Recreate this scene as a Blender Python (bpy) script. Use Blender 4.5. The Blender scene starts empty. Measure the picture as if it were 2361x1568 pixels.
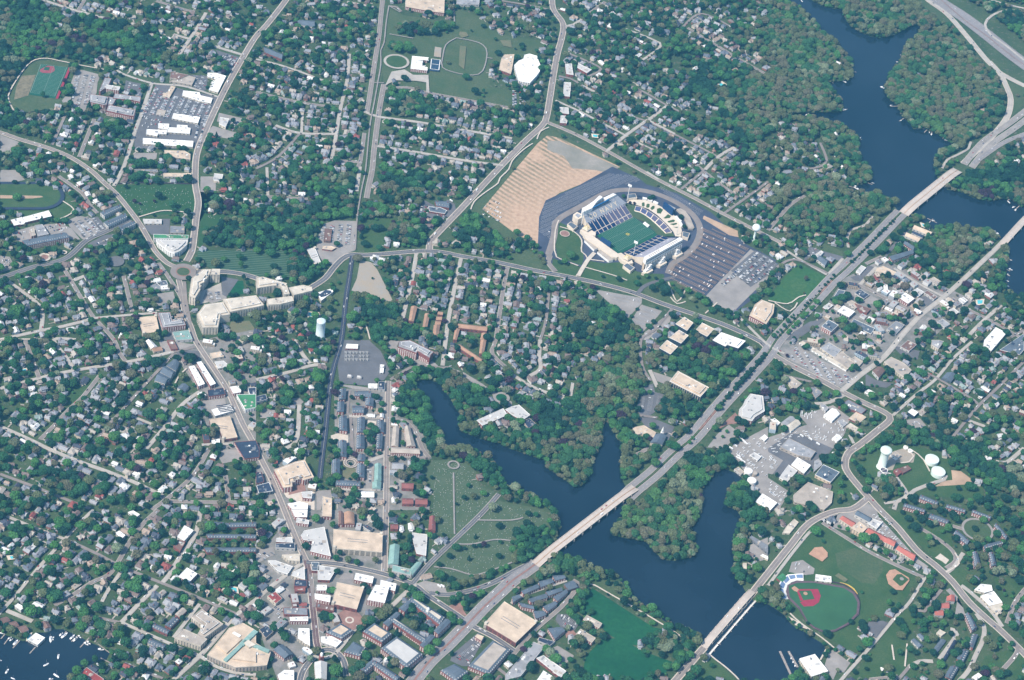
import bpy, math, random
import numpy as np
from mathutils import Vector, Matrix
from mathutils.geometry import tessellate_polygon
random.seed(7); rng = np.random.default_rng(7)
R = math.radians
scene = bpy.context.scene
COL = scene.collection
# ---------------------------------------------------------------- survey camera: turns picture readings into ground metres
FW, FH, FL = 2361.0, 1568.0, 5157.0
TH, RO, HC, Y0 = R(40.31), R(9.0), 3000.0, -3500.0
_f = np.array([0, math.cos(TH), -math.sin(TH)]); _u = np.array([0, math.sin(TH), math.cos(TH)]); _r = np.array([1.0, 0, 0])
RT = _r*math.cos(RO)+_u*math.sin(RO); UP = -_r*math.sin(RO)+_u*math.cos(RO)
CAMP = np.array([0, Y0, HC])
def G(x, y, z=0.0):
    d = _f*FL+RT*(x-FW/2)-UP*(y-FH/2); t = (z-HC)/d[2]
    return (CAMP[0]+d[0]*t, CAMP[1]+d[1]*t, z)
def PROJ(X, Y, Z=0.0):
    vx, vy, vz = X-CAMP[0], Y-CAMP[1], Z-CAMP[2]
    zc = vy*_f[1]+vz*_f[2]
    return FW/2+FL*(vx*RT[0]+vy*RT[1]+vz*RT[2])/zc, FH/2-FL*(vx*UP[0]+vy*UP[1]+vz*UP[2])/zc
def PT(s):
    """'T21 x,y x,y F x,y' -> points of the survey sheet"""
    out = []; fr = 'F'
    for tok in s.split():
        if tok[0] in 'TFS': fr = tok; continue
        x, y = map(float, tok.split(','))
        if fr[0] == 'T': x, y = 590.25*int(fr[1])+x/4, 392*int(fr[2])+y/4
        elif fr[0] == 'S': x, y = 1291.2+x*.14063, 433.5+y*.14063
        out.append((x, y))
    return out
def GP(s, z=0.0): return [G(x, y, z) for x, y in (PT(s) if isinstance(s, str) else s)]
# ---------------------------------------------------------------- camera
cd = bpy.data.cameras.new('camera'); cam = bpy.data.objects.new('camera', cd); COL.objects.link(cam)
m = Matrix.Identity(4)
for i in range(3):
    m[i][0] = RT[i]; m[i][1] = UP[i]; m[i][2] = -_f[i]; m[i][3] = CAMP[i]
cam.matrix_world = m
cd.sensor_width = 36; cd.lens = 36*FL/FW; cd.clip_start = 10; cd.clip_end = 60000
scene.camera = cam
# ---------------------------------------------------------------- materials
MATS = {}
def newmat(name):
    mt = bpy.data.materials.new(name); mt.use_nodes = True
    nt = mt.node_tree; b = nt.nodes['Principled BSDF']; b.inputs['Specular IOR Level'].default_value = .25
    return mt, nt, b
def N(nt, t, **k):
    n = nt.nodes.new(t)
    for a, v in k.items(): setattr(n, a, v)
    return n
def noise(nt, scale, detail=3, rough=.6, coord='obj', vec=None):
    n = N(nt, 'ShaderNodeTexNoise'); n.inputs['Scale'].default_value = scale; n.inputs['Detail'].default_value = detail; n.inputs['Roughness'].default_value = rough
    if vec is None:
        tc = N(nt, 'ShaderNodeNewGeometry'); vec = tc.outputs['Position']
    nt.links.new(vec, n.inputs['Vector']); return n
def mix(nt, fac, a, b, blend='MIX'):
    mx = N(nt, 'ShaderNodeMix', data_type='RGBA', blend_type=blend)
    for sock, v in ((0, fac), (6, a), (7, b)):
        if hasattr(v, 'links') or hasattr(v, 'is_linked'): nt.links.new(v, mx.inputs[sock])
        elif sock == 0: mx.inputs[0].default_value = v
        else: mx.inputs[sock].default_value = (*v, 1)
    return mx.outputs[2]
def ramp(nt, inp, lo, hi):
    mr = N(nt, 'ShaderNodeMapRange'); mr.inputs[1].default_value = lo; mr.inputs[2].default_value = hi
    nt.links.new(inp, mr.inputs[0]); return mr.outputs[0]
def mat(name, col, rough=.85, var=.12, scale=.15, col2=None, metal=0.0, spec=None):
    if name in MATS: return MATS[name]
    mt, nt, b = newmat(name)
    n = noise(nt, scale); n2 = noise(nt, scale*9, 2)
    c2 = col2 or tuple(c*(1-var*2.2) for c in col); c1 = tuple(min(1, c*(1+var)) for c in col)
    o = mix(nt, ramp(nt, n.outputs[0], .3, .7), c2, c1)
    o = mix(nt, ramp(nt, n2.outputs[0], .25, .75), o, mix(nt, .5, o, c2)) if var > .03 else o
    nt.links.new(o, b.inputs['Base Color']); b.inputs['Roughness'].default_value = rough; b.inputs['Metallic'].default_value = metal
    if spec is not None: b.inputs['Specular IOR Level'].default_value = spec
    MATS[name] = mt; return mt
def colmat(name, src, rough=.85, var=.25, scale=.4):
    """colour from the object's own colour ('obj') or a face colour attribute ('attr') with weathering"""
    if name in MATS: return MATS[name]
    mt, nt, b = newmat(name)
    if src == 'obj': o = N(nt, 'ShaderNodeObjectInfo').outputs['Color']
    else: o = N(nt, 'ShaderNodeAttribute', attribute_name='Col').outputs['Color']
    n = noise(nt, scale)
    d = N(nt, 'ShaderNodeMapRange'); d.inputs[1].default_value = .25; d.inputs[2].default_value = .75; d.inputs[3].default_value = 1-var; d.inputs[4].default_value = 1+var
    nt.links.new(n.outputs[0], d.inputs[0])
    vm = N(nt, 'ShaderNodeVectorMath', operation='SCALE'); nt.links.new(o, vm.inputs[0]); nt.links.new(d.outputs[0], vm.inputs['Scale'])
    nt.links.new(vm.outputs[0], b.inputs['Base Color']); b.inputs['Roughness'].default_value = rough
    MATS[name] = mt; return mt
PAL = {  # roof and wall paints, real-world albedo
 'W': (.80,.79,.75), 'w': (.50,.485,.46), 'B': (.60,.475,.355), 'b': (.42,.365,.31), 'g': (.33,.33,.34), 'G': (.22,.23,.25), 's': (.115,.145,.18),
 'd': (.035,.05,.085), 'k': (.26,.095,.085), 'r': (.32,.065,.06), 'R': (.44,.14,.11), 't': (.24,.38,.34), 'n': (.20,.12,.10), 'o': (.40,.24,.16), 'c': (.60,.535,.44), 'e': (.06,.22,.10), 'u':(.05,.10,.25), 'y':(.75,.55,.15)}
PNAME = {'W': 'white', 'w': 'pale grey', 'B': 'sandy beige', 'b': 'greyish beige', 'g': 'light grey', 'G': 'mid grey', 's': 'slate grey', 'd': 'dark slate', 'k': 'red brick', 'r': 'red', 'R': 'rust red', 't': 'pale teal', 'n': 'brown', 'o': 'orange brown', 'c': 'cream', 'e': 'green', 'u': 'navy blue','y':'yellow'}
def PM(k, kind='paint'):
    return mat(kind+'_'+PNAME[k].replace(' ', '_'), PAL[k], .8, .14 if k not in 'Ww' else .06, .06)
def glass():
    if 'glass' in MATS: return MATS['glass']
    g = mat('window_glass', (.035,.05,.07), .2, .02, spec=.5); MATS['glass'] = g; return g
# ---------------------------------------------------------------- mesh helpers
class MB:
    def __init__(s): s.v = []; s.f = []; s.m = []; s.c = []
    def add(s, vs, fs, mi=0, col=None):
        o = len(s.v); s.v += [tuple(v) for v in vs]
        for f in fs: s.f.append(tuple(i+o for i in f)); s.m.append(mi); s.c.append(col)
    def box(s, c, sz, rz=0, mi=0, col=None):
        cx, cy, z0 = c; a, b, h = sz[0]/2, sz[1]/2, sz[2]; ca, sa = math.cos(rz), math.sin(rz)
        vs = [(cx+x*ca-y*sa, cy+x*sa+y*ca, z) for z in (z0, z0+h) for x, y in ((-a,-b),(a,-b),(a,b),(-a,b))]
        s.add(vs, [(0,3,2,1),(4,5,6,7),(0,1,5,4),(1,2,6,5),(2,3,7,6),(3,0,4,7)], mi, col)
    def cyl(s, c, r0, r1, z0, z1, n=24, mi=0, cap=True):
        vs = [(c[0]+r*math.cos(2*math.pi*i/n), c[1]+r*math.sin(2*math.pi*i/n), z) for z, r in ((z0, r0), (z1, r1)) for i in range(n)]
        fs = [(i, (i+1) % n, n+(i+1) % n, n+i) for i in range(n)]
        if cap: fs += [tuple(range(n, 2*n)), tuple(range(n-1, -1, -1))]
        s.add(vs, fs, mi)
    def lathe(s, c, prof, n=28, mi=0):
        vs = [(c[0]+r*math.cos(2*math.pi*i/n), c[1]+r*math.sin(2*math.pi*i/n), z) for r, z in prof for i in range(n)]
        fs = [(k*n+i, k*n+(i+1) % n, (k+1)*n+(i+1) % n, (k+1)*n+i) for k in range(len(prof)-1) for i in range(n)]
        fs.append(tuple((len(prof)-1)*n+i for i in range(n))); s.add(vs, fs, mi)
    def top(s, pts, mi=0, skirt=None, smi=None, col=None):
        """polygon face (3d pts) plus walls down to z=skirt"""
        pts = ccw(pts); n = len(pts); tri = tessellate_polygon([[Vector((p[0], p[1], 0)) for p in pts]])
        fs = []
        for t in tri:
            a, b, c = (pts[i] for i in t)
            if (b[0]-a[0])*(c[1]-a[1])-(b[1]-a[1])*(c[0]-a[0]) < 0: t = (t[0], t[2], t[1])
            fs.append(t)
        s.add(pts, fs, mi, col)
        if skirt is not None:
            vs = list(pts)+[(p[0], p[1], skirt) for p in pts]
            s.add(vs, [(n+i, n+(i+1) % n, (i+1) % n, i) for i in range(n)], mi if smi is None else smi, col)
    def build(s, name, mats, parent=None, smooth=False):
        me = bpy.data.meshes.new(name); me.from_pydata(s.v, [], s.f)
        if not isinstance(mats, (list, tuple)): mats = [mats]
        for k in mats: me.materials.append(k)
        if len(mats) > 1: me.polygons.foreach_set('material_index', s.m)
        if any(c is not None for c in s.c):
            at = me.color_attributes.new('Col', 'FLOAT_COLOR', 'CORNER'); arr = []
            for f, c in zip(s.f, s.c): arr += [*(c or (.5,.5,.5)), 1.0]*len(f)
            at.data.foreach_set('color', arr)
        if smooth: me.polygons.foreach_set('use_smooth', [True]*len(s.f))
        me.update(); o = bpy.data.objects.new(name, me); COL.objects.link(o)
        if parent: o.parent = parent; o.matrix_parent_inverse = Matrix.Translation(-Vector(parent.location)) if parent.rotation_euler.z == 0 else parent.matrix_world.inverted()
        return o
def ccw(p):
    a = sum(p[i-1][0]*p[i][1]-p[i][0]*p[i-1][1] for i in range(len(p)))
    return list(p) if a > 0 else list(reversed(p))
def inset(p, d):
    """shrink polygon by d metres (d<0 grows)"""
    p = ccw(p); n = len(p); out = []
    for i in range(n):
        a, b, c = p[i-1], p[i], p[(i+1) % n]
        u = Vector((b[0]-a[0], b[1]-a[1])); v = Vector((c[0]-b[0], c[1]-b[1]))
        if u.length < 1e-6 or v.length < 1e-6: out.append(b); continue
        u.normalize(); v.normalize(); n1 = Vector((-u.y, u.x)); n2 = Vector((-v.y, v.x)); k = n1+n2
        if k.length < .3: k = n1
        k = k/max(.35, k.dot(n1)) if k.dot(n1) else k
        out.append((b[0]+k.x*d, b[1]+k.y*d, b[2]))
    return out
def smoothline(pts, step=6):
    out = []; n = len(pts)
    for i in range(n-1):
        p0, p1, p2, p3 = pts[max(i-1, 0)], pts[i], pts[i+1], pts[min(i+2, n-1)]
        k = max(1, int(math.dist(p1, p2)/step))
        for j in range(k):
            t = j/k
            out.append(tuple(.5*((2*p1[a])+(-p0[a]+p2[a])*t+(2*p0[a]-5*p1[a]+4*p2[a]-p3[a])*t*t+(-p0[a]+3*p1[a]-3*p2[a]+p3[a])*t**3) for a in range(len(p1))))
    out.append(pts[-1]); return out
def tag(o, label=None, cat=None, group=None, kind=None):
    if label: o['label'] = label
    if cat: o['category'] = cat
    if group: o['group'] = group
    if kind: o['kind'] = kind
    return o
def thing(name, loc, label, cat, group=None):
    o = bpy.data.objects.new(name, None); o.empty_display_size = 2; COL.objects.link(o); o.location = loc
    o.matrix_world = Matrix.Translation(loc); return tag(o, label, cat, group)
# ---------------------------------------------------------------- survey raster: what covers each spot (1 cell = 2 units)
CW, CH = 1440, 1040; OX, OY = -260, -256
dens = np.full((CH, CW), .49, np.float32)      # tree density
free = np.ones((CH, CW), bool)                 # house may stand here
hard = np.zeros((CH, CW), bool)                # road / roof / water: no tree trunk
olive = np.zeros((CH, CW), np.float32)
town = np.zeros((CH, CW), bool)                # tightly built streets
def pmask(poly):
    xs = [(p[0]-OX)/2 for p in poly]; ys = [(p[1]-OY)/2 for p in poly]
    x0, x1 = max(0, int(min(xs))-1), min(CW, int(max(xs))+2); y0, y1 = max(0, int(min(ys))-1), min(CH, int(max(ys))+2)
    if x1 <= x0 or y1 <= y0: return None
    gx, gy = np.meshgrid(np.arange(x0, x1)+.5, np.arange(y0, y1)+.5); ins = np.zeros(gx.shape, bool)
    for i in range(len(xs)):
        xa, ya, xb, yb = xs[i-1], ys[i-1], xs[i], ys[i]
        if ya == yb: continue
        c = ((ya > gy) != (yb > gy)) & (gx < (xb-xa)*(gy-ya)/(yb-ya)+xa); ins ^= c
    return (slice(y0, y1), slice(x0, x1)), ins
def paint(poly, arr, val):
    r = pmask(poly)
    if r: arr[r[0]][r[1]] = val
def stroke(pts, wF, arr, val):
    for a, b in zip(pts, pts[1:]):
        n = max(1, int(math.dist(a, b)/1.5))
        for k in range(n+1):
            x = a[0]+(b[0]-a[0])*k/n; y = a[1]+(b[1]-a[1])*k/n
            i0, i1 = int((y-wF*.7-OY)/2), int((y+wF*.7-OY)/2)+1; j0, j1 = int((x-wF-OX)/2), int((x+wF-OX)/2)+1
            if i1 > 0 and j1 > 0: arr[max(i0, 0):i1, max(j0, 0):j1] = val
def cell(X, Y):
    x, y = PROJ(X, Y); return int((y-OY)/2), int((x-OX)/2)
def look(arr, X, Y, default=0):
    i, j = cell(X, Y)
    return arr[i, j] if 0 <= i < CH and 0 <= j < CW else default
# ================================================================ THE SETTING
ZC = [0.0]
def nz(base):
    ZC[0] += .003; return base+ZC[0]
def sheet(name, poly, material, base, mask='hard', d=None, kind='structure'):
    p = PT(poly) if isinstance(poly, str) else poly
    z = nz(base); b = MB(); b.top([G(x, y, z) for x, y in p]); o = b.build(name, material); tag(o, kind=kind)
    if d is not None: paint(p, dens, d)
    if mask in ('hard', 'lawn'): paint(p, free, False)
    if mask == 'hard': paint(p, dens, 0); paint(p, hard, True)
    return o
# ground
def ground_mat():
    mt, nt, b = newmat('ground_cover')
    a = noise(nt, .012, 4); c = noise(nt, .11, 4, .7); e = noise(nt, .45, 3, .7)
    o = mix(nt, ramp(nt, a.outputs[0], .35, .65), (.035,.066,.028), (.058,.092,.038))
    o = mix(nt, ramp(nt, c.outputs[0], .56, .68), o, (.14,.13,.105))
    o = mix(nt, ramp(nt, e.outputs[0], .62, .72), o, (.23,.215,.19))
    nt.links.new(o, b.inputs['Base Color']); b.inputs['Roughness'].default_value = 1; return mt
def grass(name, c1, c2, scale=.03, c3=None):
    if name in MATS: return MATS[name]
    mt, nt, b = newmat(name); a = noise(nt, scale, 5, .65); c = noise(nt, scale*12, 3)
    o = mix(nt, ramp(nt, a.outputs[0], .35, .65), c1, c2); o = mix(nt, ramp(nt, c.outputs[0], .3, .8), o, c3 or tuple(x*.7 for x in c1))
    nt.links.new(o, b.inputs['Base Color']); b.inputs['Roughness'].default_value = 1; MATS[name] = mt; return mt
LAWN = grass('lawn', (.036,.088,.028), (.075,.118,.045))
PARK = grass('meadow', (.055,.098,.040), (.10,.122,.062), .02)
DEEP = grass('sports_turf', (.007,.075,.030), (.016,.108,.040), .012)
CEM = grass('cemetery_grass', (.065,.105,.052), (.10,.13,.075), .04)
FLOOR = grass('wood_floor', (.02,.04,.018), (.04,.055,.025), .05)
DRY = grass('dry_grass', (.13,.15,.08), (.20,.17,.10), .05)
ASPH = mat('asphalt', (.135,.135,.145), .9, .12, .03)
DARK = mat('fresh_asphalt', (.045,.055,.085), .85, .12, .03)
ROAD = mat('road_asphalt', (.245,.212,.195), .9, .1, .05)
PALE = mat('pale_concrete', (.42,.385,.34), .9, .1, .05)
LOT = mat('worn_lot', (.30,.275,.255), .9, .12, .03)
SIDE = mat('footpath_concrete', (.56,.49,.41), .9, .08, .1)
DIRT = mat('bare_earth', (.46,.32,.22), .95, .14, .04)
GRAV = mat('gravel', (.24,.235,.22), .95, .2, .03, (.33,.27,.2))
BRICKP = mat('brick_paving', (.30,.17,.14), .9, .15, .08)
WHITE = mat('marking_paint', (.78,.77,.74), .7, .04); YEL = mat('kerb_and_centre_line', (.50,.27,.12), .8, .1)
TAN = mat('pale_sandstone', (.66,.57,.46), .85, .08, .05); CONC = mat('bridge_concrete', (.50,.43,.37), .85, .08, .04)
b = MB(); b.add([(-26000, -9000, 0), (26000, -9000, 0), (26000, 40000, 0), (-26000, 40000, 0)], [(0,1,2,3)])
tag(b.build('ground', ground_mat()), kind='structure')
def water_mat():
    mt, nt, b = newmat('creek_water'); tc = N(nt, 'ShaderNodeNewGeometry')
    n = noise(nt, .02, 3); n2 = noise(nt, .35, 4, .7)
    n3 = noise(nt, .0035, 3); o = mix(nt, ramp(nt, n3.outputs[0], .35, .65), mix(nt, n.outputs[0], (.002,.007,.015), (.004,.012,.024)), (.010,.021,.036)); nt.links.new(o, b.inputs['Base Color'])
    rr = N(nt, 'ShaderNodeMapRange'); rr.inputs[1].default_value = .35; rr.inputs[2].default_value = .65; rr.inputs[3].default_value = .04; rr.inputs[4].default_value = .22; nt.links.new(noise(nt, .006, 4).outputs[0], rr.inputs[0]); nt.links.new(rr.outputs[0], b.inputs['Roughness']); b.inputs['Specular IOR Level'].default_value = .5; b.inputs['IOR'].default_value = 1.5
    bp = N(nt, 'ShaderNodeBump'); bp.inputs['Strength'].default_value = .12; bp.inputs['Distance'].default_value = .3
    nt.links.new(n2.outputs[0], bp.inputs['Height']); nt.links.new(bp.outputs[0], b.inputs['Normal']); return mt
WATER = water_mat()
def rows_mat():
    mt, nt, b = newmat('clipped_rows_grass'); a, c = GP('T11 0,850 310,870'); ang = math.atan2(c[1]-a[1], c[0]-a[0])
    tc = N(nt, 'ShaderNodeNewGeometry'); mp = N(nt, 'ShaderNodeMapping'); mp.inputs['Rotation'].default_value[2] = -ang; nt.links.new(tc.outputs['Position'], mp.inputs['Vector'])
    w = N(nt, 'ShaderNodeTexWave', bands_direction='Y'); w.inputs['Scale'].default_value = .052; w.inputs['Distortion'].default_value = .4; nt.links.new(mp.outputs[0], w.inputs['Vector'])
    n = noise(nt, .03, 4); o = mix(nt, ramp(nt, n.outputs[0], .35, .65), (.016,.058,.028), (.034,.082,.038)); o = mix(nt, ramp(nt, w.outputs['Fac'], .75, .95), o, (.11,.16,.12))
    nt.links.new(o, b.inputs['Base Color']); b.inputs['Roughness'].default_value = 1; return mt
# --- woods and open ground painted on the survey (order matters)
paint(PT('F 1290,0 1800,0 1960,150 1990,300 2060,480 1960,560 1750,520 1600,440 1290,290'), dens, .66)
paint(PT('F 2330,-60 2600,-60 2600,700 2400,500'), dens, .8)
paint(PT('T03 0,0 2361,0 2361,1000 0,1000'), dens, .44); paint(PT('T13 0,0 1200,0 1200,1568 0,1568'), dens, .16)
paint(PT('T32 1400,300 2361,300 2361,1200 1400,800'), dens, .62); paint(PT('T31 60,1200 1700,1200 1300,1568 0,1568'), dens, .3)
paint(PT('T33 1300,900 2361,1000 2361,1568 1200,1568'), dens, .42)
WOODS = '''T00 0,0 420,0 380,60 500,150 640,200 760,150 900,170 1100,250 1400,230 1450,300 1250,380 1100,450 880,500 900,560 700,570 560,540 350,540 100,820 60,950 130,1030 300,1150 450,1270 360,1330 170,1250 0,1220
T00 1100,300 1420,380 1450,480 1700,520 1650,640 1500,600 1200,560
T00 950,1150 1150,1100 1200,1300 1050,1330
T10 560,60 1100,90 1150,200 860,210 600,150
T10 1310,240 1640,240 1700,320 1450,360 1300,330
T10 1640,240 1850,240 1820,320 1700,300
T10 1210,430 1440,440 1460,500 1220,490
T10 1200,790 1320,790 1300,880 1190,860
T10 1200,850 1640,900 1640,1100 1250,1080
T01 2100,480 2361,440 T11 0,350 250,350 550,330 540,80 700,30 900,100 950,300 930,470 700,470 560,560 540,650 470,720 520,870 650,900 520,1050 320,1060 320,750 0,740 T01 2300,730 1850,720 1900,580 2000,500
T11 1000,260 1100,330 1300,380 1300,440 1100,470 960,430
T11 1110,30 1600,60 1560,230 1400,280 1300,340 1150,330
T11 1200,560 1360,440 1560,470 1600,640 1540,720 1380,740 1240,650
T11 1880,400 2150,480 2361,620 2361,780 2100,700 1900,560
T11 860,1130 1100,1190 1300,1250 1400,1400 1580,1500 1400,1568 1030,1568 980,1350 930,1250
T12 1030,0 1240,0 1220,60 1250,300 1190,180 1080,60
T12 640,60 740,40 700,300 660,420 640,850 600,1100 520,1080 560,900 640,600 500,420 480,320 640,280
T12 715,500 760,560 740,900 700,1250 720,1400 650,1300 680,800
T12 1300,450 1440,420 1570,560 1700,900 1750,1020 2000,1060 2160,1110 2230,1290 2330,1380 2150,1370 2050,1230 1900,1100 1650,1100 1560,1000 1480,800 1350,720 1240,700 1320,600
T12 1440,260 1800,280 1900,330 2150,480 2160,560 2000,640 1990,780 2100,800 2361,830 2361,1010 1900,860 1890,700 1700,400 1480,380
T12 1240,1100 1600,1090 1640,1200 1480,1230 1560,1480 1440,1400 1300,1230
T22 0,540 300,600 500,560 480,520 620,380 660,250 900,200 950,50 1200,0 1240,250 1280,400 1180,450 1140,650 1180,780 1000,830 850,760 830,900 640,1360 400,1230 320,1110 0,1030
T21 400,1290 860,1230 1000,1330 1180,1480 1180,1568 600,1568
T22 900,0 1200,0 1240,250 1280,400 1000,400
T22 1280,200 1340,170 1450,180 1530,100 1840,0 2260,130 1860,580 1750,540 1820,440 1530,280
T22 1280,440 1450,450 1560,540 1700,560 1750,700 1640,760 1460,720 1350,640
T22 1000,820 1180,780 1100,830 1130,900 1260,1000 1440,940 1560,830 1640,880 1560,960 1260,1190 1060,1370 1020,1300 1010,1100
T22 1640,1030 1800,1080 1940,1000 1980,1100 2100,1180 1900,1210 1740,1400 T23 1740,0 1640,200 1690,400 1400,465 1230,290 920,230 1020,30 T22 1080,1500 1250,1380
T22 1970,1430 2100,1340 2361,1500 T23 2361,60 2200,150 2200,250 2150,450 2060,580 2140,740 2060,600 2050,250 2120,80
T22 2130,1170 2050,1000 1950,970 1990,1190 2130,1290 2200,1300
T23 0,230 250,250 400,100 410,290 200,450 0,580
T23 60,700 250,500 420,460 640,500 830,600 780,680 640,700 500,600 380,590 100,740
T23 480,850 680,720 740,720 640,960 500,930
T23 1180,1250 1420,1150 1700,1220 1640,1330 1480,1480 1400,1450 1500,1330 1200,1310
T13 1560,640 1700,600 2100,620 2361,500 2361,600 2150,670 1900,750 1720,740
T13 1700,810 2050,760 2200,720 1960,960 1820,850
T13 1820,560 2361,480 2361,560 1900,640
T33 270,380 560,520 500,560 300,470
T33 0,760 200,850 270,950 150,960 0,870
T33 2100,330 2361,280 2361,700 2080,660 2000,560 2200,520
T33 1350,740 1600,680 1600,740 1450,930 1340,870
T32 1120,740 1230,720 1400,830 1700,860 1950,1000 2200,1120 2361,1200 2361,1500 2000,1340 1740,1220 1690,1090 1480,1000 1240,950 1000,1000 870,1100 820,1180 900,1300 770,1200 760,1080 900,960
T32 960,1300 1190,1280 1260,1400 1180,1500 1040,1480
T32 0,180 360,330 300,380 150,310 0,400
T32 60,590 620,590 500,630 60,700
T20 1600,560 2361,640 T30 0,700 0,1200 T20 2361,1250 2100,1400 1900,1000 1650,900
T30 0,0 200,60 480,300 760,600 750,740 540,750 680,1000 250,1100 760,1230 840,1350 830,1450 930,1568 600,1568 540,1300 400,1150 200,1150 0,1100
T31 60,80 900,100 1190,330 1190,400 1000,540 850,680 740,740 640,620 300,560 0,500
T30 400,-260 1480,-260 1480,0 1640,150 1600,240 1400,280 1050,355 750,240 690,90 400,0
T30 1290,400 1640,220 1900,440 2180,760 2220,1000 2000,1260 1800,1350 1640,1290 1310,1130 1100,850 1240,580
T30 1700,-260 2600,-260 2600,620 2361,560 2100,380 1900,200 1700,0
T30 1700,150 2361,620 2361,760 2100,600 1850,330
T30 1560,1460 1760,1380 1880,1250 2000,1260 1640,1568
T31 1700,130 1900,0 2600,-100 2600,400 2300,300 2050,290 1700,180
T31 1350,600 1540,560 1640,540 2000,560 2160,660 1900,900 1750,1050 1640,1130 1400,900 1350,720
T31 1130,620 1400,430 1200,500 900,700 880,880 1020,860 1060,760 1130,640
T31 2100,750 2190,760 2160,1130 2280,1200 2361,1230 2361,1400 2200,1250 2080,1000
T02 1240,320 1350,400 1300,560 1150,600 1180,400
T02 1500,380 1740,520 1700,560 1560,470
T02 300,1200 700,1240 900,1330 700,1460 400,1320
T03 960,1260 1250,1130 1100,1100 960,1220
T03 1820,200 2361,230 2361,460 2150,470 1900,360
T23 1980,1400 2100,1500 2050,1568 1900,1568 1600,1500'''
for l in WOODS.split('\n'):
    p = PT(l); paint(p, dens, .97); paint(p, free, False)
for l in '''T23 830,600 1000,640 1100,820 1500,1070 1700,1180 1650,1200 1500,1130 1080,870 740,700
T20 1400,300 1700,500 1650,700 1300,600
T11 860,1020 1000,830 940,1000 880,1100'''.split('\n'): paint(PT(l), dens, .55); paint(PT(l), free, False)
for l in '''T30 -200,-100 2400,-100 2400,1500 -200,1500
T31 0,0 1300,0 1200,500 0,700
T31 1300,400 2361,300 2361,900 1700,1000
T22 300,1000 900,700 900,1400 300,1400
T22 1000,1000 1500,1000 T23 1750,0 1700,500 900,300 900,0
T23 0,400 800,500 800,700 0,900
T22 500,200 1300,0 1700,500 700,700'''.split('\n'): paint(PT(l), olive, 1.0)
paint(PT('T30 1700,-200 2600,-200 2600,700 1800,200'), olive, .25)
# --- open ground
sheet('meadow', 'F 900,20 930,35 1030,50 1055,20 1110,40 1145,75 1185,85 1255,95 1255,115 1180,140 1130,150 1130,200 1180,210 1205,215 1195,250 1110,238 1000,218 960,205 900,190 885,190 880,150 885,100 890,50', PARK, .1, 'lawn', .02)
for l in WOODS.split('\n')[4:8]: paint(PT(l), dens, .9)
sheet('grass_strip', 'F 893,60 905,60 880,180 868,250 858,330 835,392 822,540 812,540 828,392 848,300 852,262 870,190 880,100', PARK, .1, 'lawn', .12)
sheet('lawn', 'T01 0,130 400,140 560,200 700,300 700,400 500,470 250,430 0,420', LAWN, .1, 'lawn', .03)
sheet('cemetery_ground', 'T01 1080,140 1790,130 1790,400 1280,420 1180,330 1060,190', grass('cemetery_meadow', (.025,.085,.028), (.045,.10,.035)), .1, 'lawn', .015)
sheet('lawn', 'T01 1280,440 1790,410 1780,470 1480,440', LAWN, .1, 'lawn', .03)
sheet('cemetery_ground', 'T01 1855,395 2361,430 T11 0,440 0,480 T01 2100,480 1950,560 1860,700 1830,740', MATS['cemetery_meadow'], .1, 'lawn', .15)
sheet('cemetery_ground', 'T01 1830,740 2361,740 T11 0,745 300,740 320,1000 100,980 0,985 T01 2200,970 1930,900 1815,820', rows_mat(), .1, 'lawn', .07)
sheet('lawn', 'T02 1910,50 2120,5 2130,60 1940,100', LAWN, .1, 'lawn', 0)
sheet('lawn', 'T02 600,560 720,400 880,330 880,400 640,620', LAWN, .1, 'lawn', .15)
sheet('lawn', 'T01 2080,1030 2240,1020 2260,1140 2100,1170', DEEP, .1, 'lawn', .03)
sheet('lawn', 'T11 990,620 1200,470 1360,440 1240,560 1190,640 1200,750 1000,770', LAWN, .1, 'lawn', .05)
sheet('rough_grass', 'T11 720,940 860,820 840,1000 830,1240 780,1350 620,1200 780,1020', PARK, .1, 'lawn', .3)
sheet('lawn', 'T11 940,460 1300,440 1200,560 980,620', LAWN, .1, 'lawn', .15)
sheet('gravel_yard', 'T11 960,830 1060,850 1120,920 1200,1080 1280,1240 1100,1190 880,1110 930,1000', GRAV, .2, 'hard')
sheet('bare_ground', 'T11 300,1460 500,1380', DIRT, .2) if False else None
sheet('bare_ground', 'T01 2130,1400 2300,1390 2361,1480 2361,1568 2080,1568', DRY, .1, 'lawn', .05)
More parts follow.
